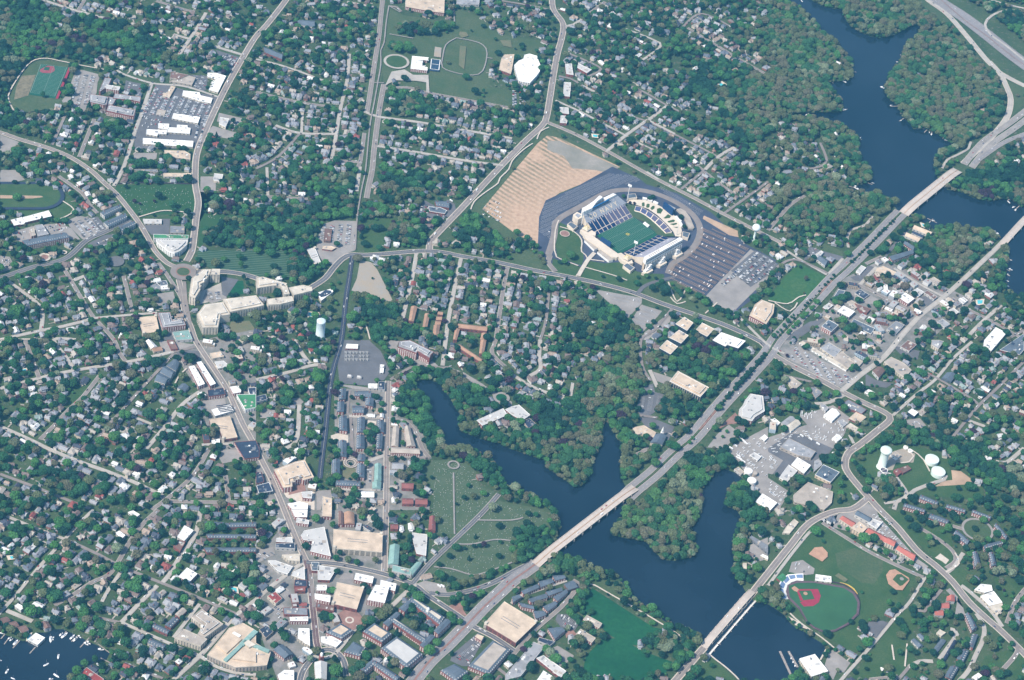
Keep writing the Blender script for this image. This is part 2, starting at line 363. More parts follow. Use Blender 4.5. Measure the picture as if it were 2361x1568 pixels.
# stadium grounds
def dirt_lot_mat():
    mt, nt, b = newmat('overflow_parking_earth'); tc = N(nt, 'ShaderNodeNewGeometry')
    a, c = GP('T11 2090,420 T21 0,590'); ang = math.atan2(c[1]-a[1], c[0]-a[0])
    mp = N(nt, 'ShaderNodeMapping'); mp.inputs['Rotation'].default_value[2] = -ang; nt.links.new(tc.outputs['Position'], mp.inputs['Vector'])
    w = N(nt, 'ShaderNodeTexWave', bands_direction='Y'); w.inputs['Scale'].default_value = .024; w.inputs['Distortion'].default_value = 1.4; w.inputs['Detail'].default_value = 3; w.inputs['Detail Scale'].default_value = 2.5
    nt.links.new(mp.outputs[0], w.inputs['Vector'])
    n = noise(nt, .012, 4); n2 = noise(nt, .12, 4, .7)
    xa = GP('F 1170,400 1350,430'); ca_, sa_ = math.cos(-ang), math.sin(-ang); x1, x2 = [p[0]*ca_-p[1]*sa_ for p in xa]
    sx = N(nt, 'ShaderNodeSeparateXYZ'); nt.links.new(mp.outputs[0], sx.inputs[0]); fade = ramp(nt, sx.outputs[0], max(x1, x2), min(x1, x2)-40)
    sand = mix(nt, ramp(nt, n2.outputs[0], .3, .7), (.36,.235,.155), (.53,.375,.26))
    g = mix(nt, ramp(nt, n2.outputs[0], .3, .7), (.10,.12,.065), (.18,.155,.10))
    mm = N(nt, 'ShaderNodeMath', operation='MULTIPLY'); nt.links.new(ramp(nt, w.outputs['Fac'], .32, .62), mm.inputs[0]); nt.links.new(ramp(nt, n.outputs[0], .36, .5), mm.inputs[1])
    m2 = N(nt, 'ShaderNodeMath', operation='MULTIPLY'); nt.links.new(mm.outputs[0], m2.inputs[0]); nt.links.new(fade, m2.inputs[1])
    o = mix(nt, m2.outputs[0], sand, g)
    n3 = noise(nt, .008, 3); o = mix(nt, ramp(nt, n3.outputs[0], .6, .72), o, (.27,.24,.19))
    nt.links.new(o, b.inputs['Base Color']); b.inputs['Roughness'].default_value = 1; return mt
sheet('grass_bank', 'F 1085,485 1120,440 1175,385 1215,345 1255,300 1275,300 1300,315 1430,378 1490,415 1480,430 1250,500 1160,560', PARK, .1, 'lawn', .05)
sheet('overflow_parking', 'F 1112,482 1180,400 1240,330 1262,312 1290,318 1430,385 1400,400 1290,445 1255,470 1248,540 1243,565 1190,540', dirt_lot_mat(), .2)
sheet('gravel_yard', 'F 1262,325 1290,325 1428,386 1400,398 1370,392 1320,388 1300,360 1262,345', mat('mossy_gravel', (.27,.24,.21), .95, .22, .02, (.19,.185,.15)), .25)
sheet('stadium_apron', 'F 1240,565 1243,500 1258,462 1295,445 1330,430 1412,384 1475,412 1490,425 1560,445 1640,490 1715,560 1790,600 1735,690 1700,716 1630,690 1560,665 1500,642 1440,660 1400,640 1300,600 1262,610 1240,575', mat('stadium_asphalt', (.062,.075,.115), .88, .14, .02), .3)
sheet('bare_ground', 'T21 1770,420 2080,560 2090,620 2000,600 1760,450', DIRT, .4)
sheet('grass_bank', 'T21 1180,40 1290,130 1400,150 1900,400 2200,600 2280,620 2200,680 2080,540 1760,400 1480,200 1260,120', PARK, .1, 'lawn', .35)
sheet('parking_lot', 'T21 1790,1160 1900,1040 2200,730 2330,800 T31 80,860 0,960 0,1000 T21 2200,1150 2050,1300 1870,1250', LOT, .42)
sheet('parking_lot', 'T21 2020,930 2240,740 2361,800 T31 95,870 20,960 T21 2200,1080', ASPH, .45)
sheet('road_patch', 'T21 600,990 T21 700,830 640,700 780,760 740,770 720,840 640,990', SIDE, .55) if False else None
for i, l in enumerate(['440,480 520,520 600,590 640,650 660,780 660,830 640,880 420,800 400,700 410,600', '375,815 610,890 590,980 440,980 375,870',
  '700,835 850,860 1000,850 1050,900 1200,950 1400,960 1410,1010 1250,1050 1150,1110 640,990 670,900', '640,930 1060,1030 1190,1080 1180,1120 620,1000']):
    sheet('stadium_lawn', 'T21 '+l, LAWN, .4, 'lawn', .05)
sheet('stadium_lawn', 'T21 1220,1100 1270,1060 1450,1020 1500,1020 1850,1190 1870,1260 1800,1320 1500,1260 1230,1160', PARK, .4, 'lawn', .22)
sheet('stadium_lawn', 'T21 0,780 100,730 300,800 270,910 0,870 T11 2361,870 2330,800', PARK, .1, 'lawn', .1)
sheet('stadium_lawn', 'T21 1860,1260 2050,1310 2030,1420 1820,1340', PARK, .1, 'lawn', .4)
sheet('lawn', 'T31 280,860 530,980 400,1180 200,1240 0,1200 T21 2361,1190 T31 130,1010', grass('fine_lawn', (.03,.11,.03), (.07,.135,.045), .012), .2, 'lawn', .01)
sheet('lawn', 'T31 470,660 690,750 690,810 500,740', PARK, .1, 'lawn', .03)
sheet('lawn', 'T21 1790,1330 2050,1450 1800,1480 1500,1300', PARK, .1, 'lawn', .4)
for l in ('760,1100 1200,1180 1195,1230 1065,1370 980,1300 900,1230', '1190,1240 1385,1300 1300,1400 1200,1500 1080,1420', '1200,1568 1220,1500 1470,1300 1460,1400 1330,1500 1250,1568'):
    sheet('parking_lot', 'T21 '+l, LOT if l[0] == '7' else LOT, .3)
# cemeteries
sheet('cemetery_ground', 'T12 1640,1110 1900,1100 2050,1230 2060,1350 2200,1400 2100,1568 T13 2000,90 1840,230 1600,210 T12 1640,1480 1600,1300 1500,1200', CEM, .1, 'lawn', .03)
sheet('cemetery_ground', 'F 1122,1184 1150,1155 1200,1165 1250,1172 1272,1200 1268,1240 1180,1300 1120,1325 1060,1338 990,1330 985,1318 1050,1252', CEM, .1, 'lawn', .06)
for l in ('T23 0,230 120,200 380,150 400,300 150,420 0,480 T13 2100,620 2361,500',): paint(PT(l), dens, .85)
# sports ground by the creek
sheet('sports_field', 'T23 740,720 1300,1080 1400,1100 1200,1250 1060,1240 860,1130 820,1060 650,960 680,800', DEEP, .15, 'lawn', 0)
sheet('sports_field', 'T23 830,1190 1000,1180 1200,1300 1480,1400 1420,1500 1250,1568 640,1568 680,1350', DEEP, .15, 'lawn', 0)
sheet('rough_grass', 'T23 700,930 830,1060 1060,1240 1250,1260 1520,1400 1480,1480 1200,1310 1000,1190 860,1180 760,1100', PARK, .13, 'lawn', .12)
sheet('rough_grass', 'T23 780,630 1000,660 1080,860 1480,1110 1450,1150 1080,900 760,690', PARK, .1, 'lawn', .25)
sheet('lawn', 'T23 1840,1350 2060,1568 1700,1568 1740,1420', LAWN, .1, 'lawn', .12)
# academy sports grounds
sheet('lawn', 'T33 390,130 520,150 880,350 1200,520 1390,640 1240,860 1100,980 950,1000 860,1100 870,1290 780,1330 520,1150 260,960 20,690 180,430', LAWN, .1, 'lawn', .01)
sheet('rough_grass', 'T33 620,400 800,350 1060,470 1060,560 980,680 860,670 640,520', PARK, .15, 'lawn', 0)
sheet('lawn', 'T33 1250,900 1450,950 1350,1100 1260,1240 1400,1420 1360,1568 760,1568 1000,1250', LAWN, .1, 'lawn', .08)
sheet('lawn', 'T33 1060,0 1250,20 1480,130 1680,160 1700,300 1700,560 1640,550 1500,420', LAWN, .1, 'lawn', .25)
sheet('lawn', 'T33 1640,600 1750,520 1960,620 1850,700 1760,690', LAWN, .1, 'lawn', .1)
sheet('lawn', 'T33 2080,620 2361,640 2361,760 2190,1010 2150,830', LAWN, .1, 'lawn', .15)
sheet('lawn', 'T33 2000,1350 2361,1250 2361,1568 1900,1568', LAWN, .1, 'lawn', .3)
sheet('lawn', 'T32 1000,1000 1250,960 1500,1010 1680,1100 1680,1200 1750,1280 1700,1320 1330,1420 1190,1280 1000,1260 900,1300 800,1150', LAWN, .1, 'lawn', .03)
sheet('lawn', 'T32 1380,1420 1600,1340 1800,1310 1980,1360 2000,1480 1500,1440', LAWN, .1, 'lawn', .06)
sheet('lawn', 'T32 520,1130 640,1000 700,1220 880,1400 700,1500 600,1450 570,1330 660,1220', LAWN, .1, 'lawn', .22)
sheet('bare_ground', 'T32 1690,1200 1780,1210 1900,1300 1860,1330 1540,1350 1620,1300 1700,1290', DIRT, .2)
sheet('bare_ground', 'T32 1060,1060 1240,1000 1360,1050 1340,1130 1180,1130 1150,1200 1080,1200', GRAV, .2)
sheet('lawn', 'T30 2180,740 2361,800 2361,960 2240,1080 2240,900', PARK, .1, 'lawn', .15)
paint(PT('T33 1250,-40 2361,-40 2361,700 1700,600'), free, False); paint(PT('T33 1250,900 1600,760 2361,1100 2361,1568 1250,1568'), free, False); paint(PT('T32 1150,1400 2361,1300 2361,1568 1150,1568'), free, False)
# paved yards and car parks
LOTS = '''L T00 700,640 780,650 930,690 900,760 890,860 810,960 800,1000 760,1040 690,1010 650,940 700,850 650,780
A T00 1440,770 1580,790 1700,830 1960,880 2010,900 1980,1010 1900,1180 1850,1370 1240,1370 1240,1270 1290,1120 1350,990 1400,860
A T00 1740,690 1920,700 1900,830 1840,850 1780,800
A T00 1990,460 2250,540 2160,680 2060,600
A T00 1160,740 1330,780 1280,880 1140,850
L T00 1960,1160 2200,1230 2160,1290 1900,1240
L T00 2020,1040 2280,1100 2240,1160 2000,1120
L T00 1230,1410 1450,1410 1440,1475 1240,1470
L T00 0,1240 180,1310 130,1400 0,1400
L T01 0,0 150,0 230,90 60,130 0,110
L T01 620,470 720,420 880,450 1000,540 900,620 760,640 640,520
A T01 840,440 900,430 960,500 990,560 920,560
L T01 90,620 120,570 290,520 430,500 560,490 660,540 740,640 640,640 600,600 400,640 230,680
A T01 810,680 960,600 1060,590 1060,660 1000,700 880,700 820,720
L T01 0,790 90,800 130,880 90,920 0,950
A T01 1310,450 1570,450 1560,590 1400,600 1340,540
L T01 1900,1110 2080,1120 2090,1180 2060,1200 1950,1230 1870,1190
A T01 2040,980 2200,1010 2090,1170 2050,1150
L T01 1840,480 1830,200 1990,210 1990,60 1850,60
A T01 1590,1440 1780,1568 1500,1568
L T02 1460,0 1800,40 1600,120 1500,110
L T02 1870,560 2070,540 2090,600 1960,640 1950,720
A T02 1610,90 1850,100 1840,180 1660,180
L T02 1980,1010 2200,1010 2230,1100 2050,1140
L T11 560,640 620,500 720,465 925,470 930,640 915,740 860,760 700,870 620,850 560,760
A T11 1530,400 1650,330 1560,280 1500,300 1500,440 1650,470 1780,430 1850,380 1830,310 1760,270 1700,400
L T12 1230,0 1320,10 1300,60 1420,150 1640,200 1680,240 1560,240 1400,190 1260,120 1215,60
A T12 800,0 1040,0 1150,100 1240,290 1180,370 1030,420 770,400 750,200
L T12 1780,250 1920,300 2050,380 2160,450 2361,570 2361,620 2300,600 2200,600 2180,500 1950,380
L T12 700,400 900,450 1200,480 1180,460 900,420
C T12 760,860 850,880 850,950 700,940 690,880
C T12 1030,740 1110,750 1100,800 1020,780
D T12 790,1110 920,1190 900,1290 790,1270
L T12 330,540 400,530 440,570 410,600 350,600
C T12 440,1360 420,1400 540,1400 540,1568 530,1568 280,1450 250,1400
R T12 330,1300 440,1290 460,1390 300,1430
L T12 1020,1160 1090,1160 1080,1300 1080,1390 1010,1390
A T22 1220,430 1300,400 1320,480 1400,500 1340,650 1280,690 1180,700 1150,620
L T22 1300,290 1480,350 1420,410 1340,380
A T22 1170,710 1300,720 1500,800 1440,930 1380,830 1230,800
L T22 1900,860 2000,780 2090,850 2000,960 1950,1000 1800,990
R T22 2060,670 2130,760 1990,780 1890,830 2000,720
L T22 2040,970 2361,800 2361,1500 2200,1300 2100,1150 1990,1050
L T32 150,110 290,60 460,170 720,290 800,360 650,430 480,340 300,230 140,160
L T31 0,1568 330,1400 280,1568
L T32 0,900 120,860 360,780 290,700 600,600 760,720 700,880 600,1000 480,980 300,860 180,900 0,1150
A T32 0,1000 200,860 300,870 600,1000 560,1050 380,1230 200,1330 130,1290 0,1200
L T32 0,1030 140,1110 40,1240 0,1230
L T32 0,1270 200,1400 100,1568 0,1568
A T32 900,310 1000,370 1160,400 1090,440 900,420
L T32 1250,740 1400,720 1460,790 1380,840 1280,800
A T31 380,700 480,740 700,800 660,840 500,790 420,830 330,830
A T31 850,960 920,880 1000,900 860,1030 800,1020 760,990
L T31 740,1120 820,1100 950,1160 1040,1200 1000,1240 900,1230 780,1190
A T31 1410,1170 1530,1150 1560,1210 1480,1260 1400,1210
A T31 1060,820 1130,710 1250,580 1340,520 1200,660 1180,700 1070,830
A T31 380,1400 560,1360 480,1420 260,1568 120,1568
L T31 1480,1360 1640,1390 1560,1440 1450,1380
A T32 1140,50 1400,100 1380,180 1220,130
L T32 660,1560 T33 480,100 760,0 T32 900,1480 1000,1568 T33 1020,60 1380,450 1480,520 1440,560 1350,470 900,240 600,160
L T33 220,480 320,460 430,540 420,590 340,600 190,570
L T33 560,1310 600,1290 760,1410 700,1500 640,1480 600,1568 520,1440
C T33 190,980 300,1040 410,1130 390,1110 250,1060
L T33 1830,1000 1720,1000 1750,800 1680,720 1640,740 1800,900
A T13 1810,1330 2050,1130 2110,1180 1960,1440 1900,1440 1790,1390
A T23 420,960 500,960 620,1040 580,1110 450,1080 400,1010
R T23 490,1130 560,1100 600,1150 500,1180
L T23 380,1270 420,1250 570,1340 560,1380 440,1440
L T13 1480,680 1560,650 1740,690 1760,760 1620,770
R T13 900,1040 760,1010 760,980 840,965 930,990 950,1020
L T13 810,580 900,590 900,640 760,640
L T13 0,370 160,340 180,410 90,450 0,500
L T13 120,900 250,870 280,930 260,1000 130,930
R T13 1780,880 1900,850 1910,920 1960,990 1800,920
C T33 1540,440 1590,400 1670,460 1640,500 1600,470
L T23 2200,320 2361,250 2361,450 2290,470 2180,420
L T01 1450,1140 1600,1120 1620,1220 1440,1260
L T12 40,620 180,650 220,830 120,720 40,720
L T12 560,1390 690,1380 700,1460 620,1460 600,1568 560,1568'''
sheet('town_pavement', 'T13 0,360 120,300 200,200 180,0 1180,0 1180,560 1350,650 1260,820 1000,960 960,1060 780,1240 500,1260 480,1568 200,1568 60,1200 0,900', mat('town_paving', (.26,.235,.23), .9, .18, .04, (.13,.135,.115)), .12, 'none')
sheet('town_pavement', 'T12 0,950 60,980 200,1040 420,1130 560,1400 560,1568 0,1568', MATS['town_paving'], .12, 'none')
sheet('town_pavement', 'T12 720,450 1190,440 1190,1568 740,1568', MATS['town_paving'], .12, 'none')
sheet('town_pavement', 'T12 1230,380 1330,400 1310,700 1500,760 1620,1090 1300,1230 1440,1400 1600,1500 1600,1568 1220,1568', MATS['town_paving'], .12, 'none')
sheet('town_pavement', 'T02 1600,120 1850,0 T12 0,-100 0,1100 T02 1900,950 1850,500', MATS['town_paving'], .12, 'none')
sheet('town_pavement', 'T31 500,1568 380,1500 700,1000 1060,820 1900,1200 1500,1568 T32 1100,100 700,450 200,230 0,0', MATS['town_paving'], .12, 'none')
for l in ('T13 0,360 120,300 200,200 180,0 1180,0 1180,560 1350,650 1260,820 1000,960 960,1060 780,1240 500,1260 480,1568 200,1568 60,1200 0,900', 'T12 0,950 60,980 200,1040 420,1130 560,1400 560,1568 0,1568', 'T12 1230,380 1330,400 1310,700 1500,760 1620,1090 1300,1230 1440,1400 1600,1500 1600,1568 1220,1568', 'T02 1600,120 1850,0 T12 0,-100 0,1100 T02 1900,950 1850,500', 'T31 500,1568 380,1500 700,1000 1060,820 1900,1200 1500,1568 T32 1100,100 700,450 200,230 0,0', 'T03 1900,700 2361,700 2361,1000 1900,900', 'T22 2000,900 2361,800 T32 900,600 700,1568 0,1568 T22 2200,1300'): paint(PT(l), town, True)
sheet('plaza', 'T01 1850,1120 2040,1040 2050,1180 1880,1230 1760,1260 1770,1190', PALE, .3)
LM = {'L': LOT, 'A': ASPH, 'C': SIDE, 'R': BRICKP, 'D': DRY, 'S': PALE}
for l in LOTS.split('\n'): sheet({'C': 'plaza', 'R': 'brick_plaza', 'D': 'dry_lawn'}.get(l[0], 'parking_lot'), l[2:], LM[l[0]], .25)
# water (drawn last so that its mask wins)
WTR = ['''T30 90,-260 90,0 170,40 240,60 330,130 400,200 470,290 560,350 640,440 700,520 765,600 760,700 740,745 640,750 560,760 480,720 430,740 540,790 590,850 640,920 690,1000 650,1040 450,1040 200,1050 250,1095 430,1100 560,1150 680,1170 760,1240 840,1290 820,1350 830,1450 850,1520 T31 920,0 940,80 900,120 820,150 700,170 720,205 850,215 1000,235 1120,290 1190,360 1200,410 1300,430 1410,440 1420,480 1480,500 1540,560 1640,540 1750,550 1870,570 2000,560 2100,620 2160,650 2200,700 2190,800 2170,930 2160,1050 2190,1130 2280,1180 2361,1200 2900,1400 2900,200 2361,330 2340,350 2300,310 2200,260 2050,290 1900,260 1800,210 1650,180 1640,150 1580,120 1540,0 T30 1540,1490 1560,1430 1650,1380 1740,1370 1700,1330 1640,1290 1560,1240 1440,1190 1340,1190 1300,1130 1230,1070 1200,980 1120,920 1085,850 1100,750 1150,660 1230,580 1250,500 1290,400 1370,360 1430,270 1370,230 1300,250 1150,330 1050,355 950,340 830,290 760,240 700,150 690,90 600,80 500,60 400,0 400,-260''',
'''T12 1440,390 1460,450 1500,490 1560,560 1590,700 1640,800 1690,880 1710,980 1760,1015 1880,1010 1930,1040 2050,1060 2150,1100 2200,1200 2250,1290 2310,1360 T22 0,1350 60,1370 120,1430 250,1480 340,1550 T23 370,40 400,100 415,200 400,280 330,340 250,400 270,450 430,440 620,490 760,550 830,590 920,600 1000,640 1060,740 1090,810 1190,880 1300,940 1400,1020 1500,1070 1600,1110 1700,1180 1750,1230 1770,1290 1820,1340 1880,1390 1960,1450 2060,1540 2130,1620 T33 180,1620 290,1500 290,1400 430,1340 480,1370 530,1330 540,1280 500,1230 400,1170 350,1130 280,1100 210,1050 150,970 80,920 0,870 T23 2290,850 2240,860 2200,800 2150,750 2120,690 2060,610 2040,560 2060,500 2050,400 2050,250 2090,180 2120,80 2070,0 T22 1980,1530 1990,1430 2050,1360 2120,1330 2130,1290 2080,1230 1960,1190 1860,1220 1780,1330 1720,1420 1740,1560 T23 1740,0 1690,100 1650,160 1640,220 1680,320 1690,380 1650,440 1500,470 1400,460 1340,410 1270,330 1230,290 1100,270 1000,250 920,230 950,190 1000,90 1030,20 T22 1100,1480 1060,1380 1020,1300 1010,1180 1020,1050 1010,960 960,870 920,800 870,750 830,760 820,900 800,980 740,1080 720,1200 680,1290 640,1350 590,1360 500,1300 400,1230 330,1190 310,1110 240,1090 150,1060 0,1010 T12 2250,960 2100,920 1990,880 1900,850 1880,780 1890,700 1830,600 1800,540 1740,480 1700,400 1600,370 1480,370''',
'''T03 -800,1300 0,1140 90,1165 210,1210 270,1200 330,1130 430,1130 500,1100 580,1100 700,1150 830,1220 900,1250 1010,1320 980,1380 900,1400 830,1430 760,1440 700,1500 640,1568 560,1800 -800,1900''']
near = np.zeros_like(hard)
for l in WTR[:2]: paint(PT(l), near, True)
d_ = near.copy()
for _ in range(7):
    e_ = d_.copy(); e_[1:] |= d_[:-1]; e_[:-1] |= d_[1:]; e_[:, 1:] |= d_[:, :-1]; e_[:, :-1] |= d_[:, 1:]; d_ = e_
q_ = d_ & ~near & (dens >= .35) & ~hard; dens[q_] = .97
for l in WTR: sheet('creek' if l is not WTR[2] else 'harbour', l, WATER, .15)
# ---------------------------------------------------------------- roads: name | width m | material | path
ROADS = []
SEG = []   # residential frontage segments
def road(s, w, mk, sw=0, name='road', houses=False, base=.6, cars=0):
    P = smoothline(PT(s), 9); z = nz(base)
    g = [G(x, y) for x, y in P]; b = MB(); L = []; Rr = []
    def rib(bb, wid, zz):
        l = []; r = []
        for i, p in enumerate(g):
            a = g[max(0, i-1)]; c = g[min(len(g)-1, i+1)]; dx, dy = c[0]-a[0], c[1]-a[1]; d = math.hypot(dx, dy) or 1; nx, ny = -dy/d*wid/2, dx/d*wid/2
            l.append((p[0]+nx, p[1]+ny, zz)); r.append((p[0]-nx, p[1]-ny, zz))
        n = len(g); bb.add(r+l, [(i, i+1, n+i+1, n+i) for i in range(n-1)])
    rib(b, w, z); o = b.build(name, LM2[mk]); tag(o, kind='structure')
    if sw:
        sb = MB(); rib(sb, w+2*sw, z-.32); tag(sb.build('sidewalk', SIDE if sw > 1.3 else PALE), kind='structure')
    stroke(P, w*.62+(5 if base > .9 and w > 7 else 1.5), dens, 0); stroke(P, w*.9+(3 if w > 7 else 0), free, False); stroke(P, w*.55, hard, True)
    ROADS.append((g, w, cars, z))
    if houses: SEG.append((g, w))
LM2 = {'m': mat('brick_street', (.16,.105,.105), .9, .15, .08), 'r': ROAD, 'H': mat('highway_surface', (.25,.235,.235), .9, .08, .03), 'd': DARK, 'a': ASPH, 'p': PALE, 'b': BRICKP, 'c': SIDE, 'l': LOT}
MAJ = '''11 r 2|F 675,-30 660,0 615,58 590,85 562,130 525,195 500,245 475,300 455,350 450,392 451,430 457,467 452,504 447,547 442,580 430,603
9 r 1.5|F -30,300 0,306 45,322 105,340 160,362 207,392 240,422 270,450 300,487 322,517 340,547 360,582 385,607 402,615
9 r 1.6|F 412,645 420,680 425,717 440,755 450,784 465,809 490,846 520,892 540,934 560,979 585,1024 605,1066 625,1104 640,1139 655,1176 673,1221 690,1261 705,1293
7 r 0|F 425,650 428,690 433,720 440,755
10 m 1.5|F 705,1293 713,1326 718,1376 725,1438 730,1483 735,1500
11 a 1.6|F 447,628 525,628 590,642 650,672 700,672 720,662 750,642 770,617 790,597 810,588 840,589 890,586 965,580 1015,582 1065,592 1127,602 1180,613 1230,624 1305,638 1380,654 1455,674 1530,702 1605,727 1680,754 1755,790 1770,810
12 r 1.8|F 1770,810 1820,841 1890,876 1945,906 1995,931 2040,952 2052,968 2020,996 1985,1024 1955,1046 1948,1071 1955,1091 1983,1126 2008,1154 2028,1176 2070,1218 2115,1271 2158,1306 2195,1341 2233,1388 2270,1423 2308,1456 2361,1508 2400,1550
11 r 1.8|F 1540,1590 1613,1505 1672,1440 1730,1373 1771,1322 1820,1261 1865,1208 1920,1181 1966,1174 2000,1150
6 p 0|T33 0,700 200,430 380,210 450,170
9 p 1.2|F 2400,470 2361,505 2308,562 2258,610 2208,657 2170,690 2120,730 2078,776 2036,826 1983,866 1940,903
9 r 1.2|F 883,-10 878,40 873,88 863,150 850,237 845,262
10 r 1.2|F 885,195 875,250 868,300 862,350 858,392 850,430 845,458
7 p 0.8|F 830,385 822,442
12 r 1.8|F 1273,-20 1275,20 1298,55 1295,88 1285,125 1275,180 1268,225 1260,270 1250,290 1205,332 1147,392 1065,480 1015,532 993,557 990,578
8 r 1.4|F 1262,283 1330,312 1405,352 1468,388 1530,422 1605,460 1668,494 1743,532 1800,560
10 d 0|F 812,592 805,640 797,692 787,784 770,846 760,896 750,996 743,1050 737,1104
9 a 1.5|F 706,1298 765,1300 827,1311 890,1326 952,1348 990,1376 1065,1426 1090,1445 1140,1471 1190,1505
9 r 1.4|F 895,879 892,1009 890,1176 886,1318
8 a 1.2|F 952,1345 990,1301 1047,1246 1097,1198 1122,1172 1150,1140
9 a 1.2|F 990,1368 1030,1372 1065,1367 1110,1355 1150,1338 1190,1316 1222,1300
46 H 0|F 2120,-40 2160,0 2221,40 2271,78 2321,118 2361,148 2420,190
13 p 1.5|F 2110,-30 2138,0 2183,33 2221,75 2246,105 2271,135 2290,155 2308,170 2361,198 2400,210
12 p 1.5|F 2280,142 2305,170 2320,200 2330,230 2322,270 2290,312 2250,350 2220,378
7 p 0|T30 2500,90 2361,80 2150,30 2050,0
7 p 0|T30 2420,110 2200,100 2060,150 2000,230 2050,320 2200,430 2361,560
6 p 0|T30 1600,1568 1650,1480 1750,1430 1850,1370 1870,1310
10 a 1.2|F 300,507 250,532 200,555 150,597 75,617 0,642 -30,650
9 p 1|F 1440,1620 1450,1600
9 a 1.6|F 690,1580 700,1545 735,1505 765,1500 790,1520 800,1560'''
for l in MAJ.split('\n'):
    h, s = l.split('|'); w, k, sw = h.split(); road(s, float(w), k, float(sw), houses=False, base=1.0, cars=1)
# two carriageways of the boulevard with its planted median
def offset_path(s, d):
    g = [G(x, y) for x, y in smoothline(PT(s), 20)]; out = []
    for i, p in enumerate(g):
        a = g[max(0, i-1)]; c = g[min(len(g)-1, i+1)]; dx, dy = c[0]-a[0], c[1]-a[1]; q = math.hypot(dx, dy)
        out.append(PROJ(p[0]-dy/q*d, p[1]+dx/q*d))
    return out
BLV1 = 'F 1443,1147 1463,1128 1505,1094 1555,1046 1593,1014 1620,984 1643,956 1680,914 1718,874 1770,816 1790,784 1858,712 1920,645 1946,622 2008,562 2060,508 2078,490'
BLV0 = 'F 940,1590 990,1526 1028,1491 1080,1438 1115,1401 1153,1366 1180,1341 1215,1316 1237,1300'
BLV2 = 'F 2232,384 2275,333 2335,290 2400,240'
for s, d, w in ((BLV1, 9.6, 11.5), (BLV1, -9.6, 11.5), (BLV0, 7, 10), (BLV0, -7, 10), (BLV2, 11, 14), (BLV2, -9, 14), ('F 2232,372 2300,325 2361,300 2420,280', -14, 10)):
    P = offset_path(s, d); road('F '+' '.join('%.1f,%.1f' % p for p in P), w, 'H' if s is not BLV2 else 'l', 1.2, base=1.1, cars=2)
LM2['g'] = PARK
for s in (BLV1, BLV0, 'F 1890,678 1900,667 1918,648', 'F 1612,992 1620,984 1650,948'): road(s, 3.6, 'g' if s is BLV1 else 'b', 0, 'median', base=1.2)
sheet('median', BLV2, PARK, .1) if False else None
road('T21 330,800 385,620 400,490 450,440 640,335 850,222 1000,188 1200,192 1380,240 1560,330 1680,430 1735,550 1700,680 1600,790 1480,870 1440,960', 15, 'r', 0, 'ring_road', base=.5)
road('T21 350,790 330,850 400,940', 10, 'r', 1, 'road', base=.8)
road('T21 1500,990 1300,1040 1200,1090 1150,1160', 9, 'a', 0, 'road', base=.8)
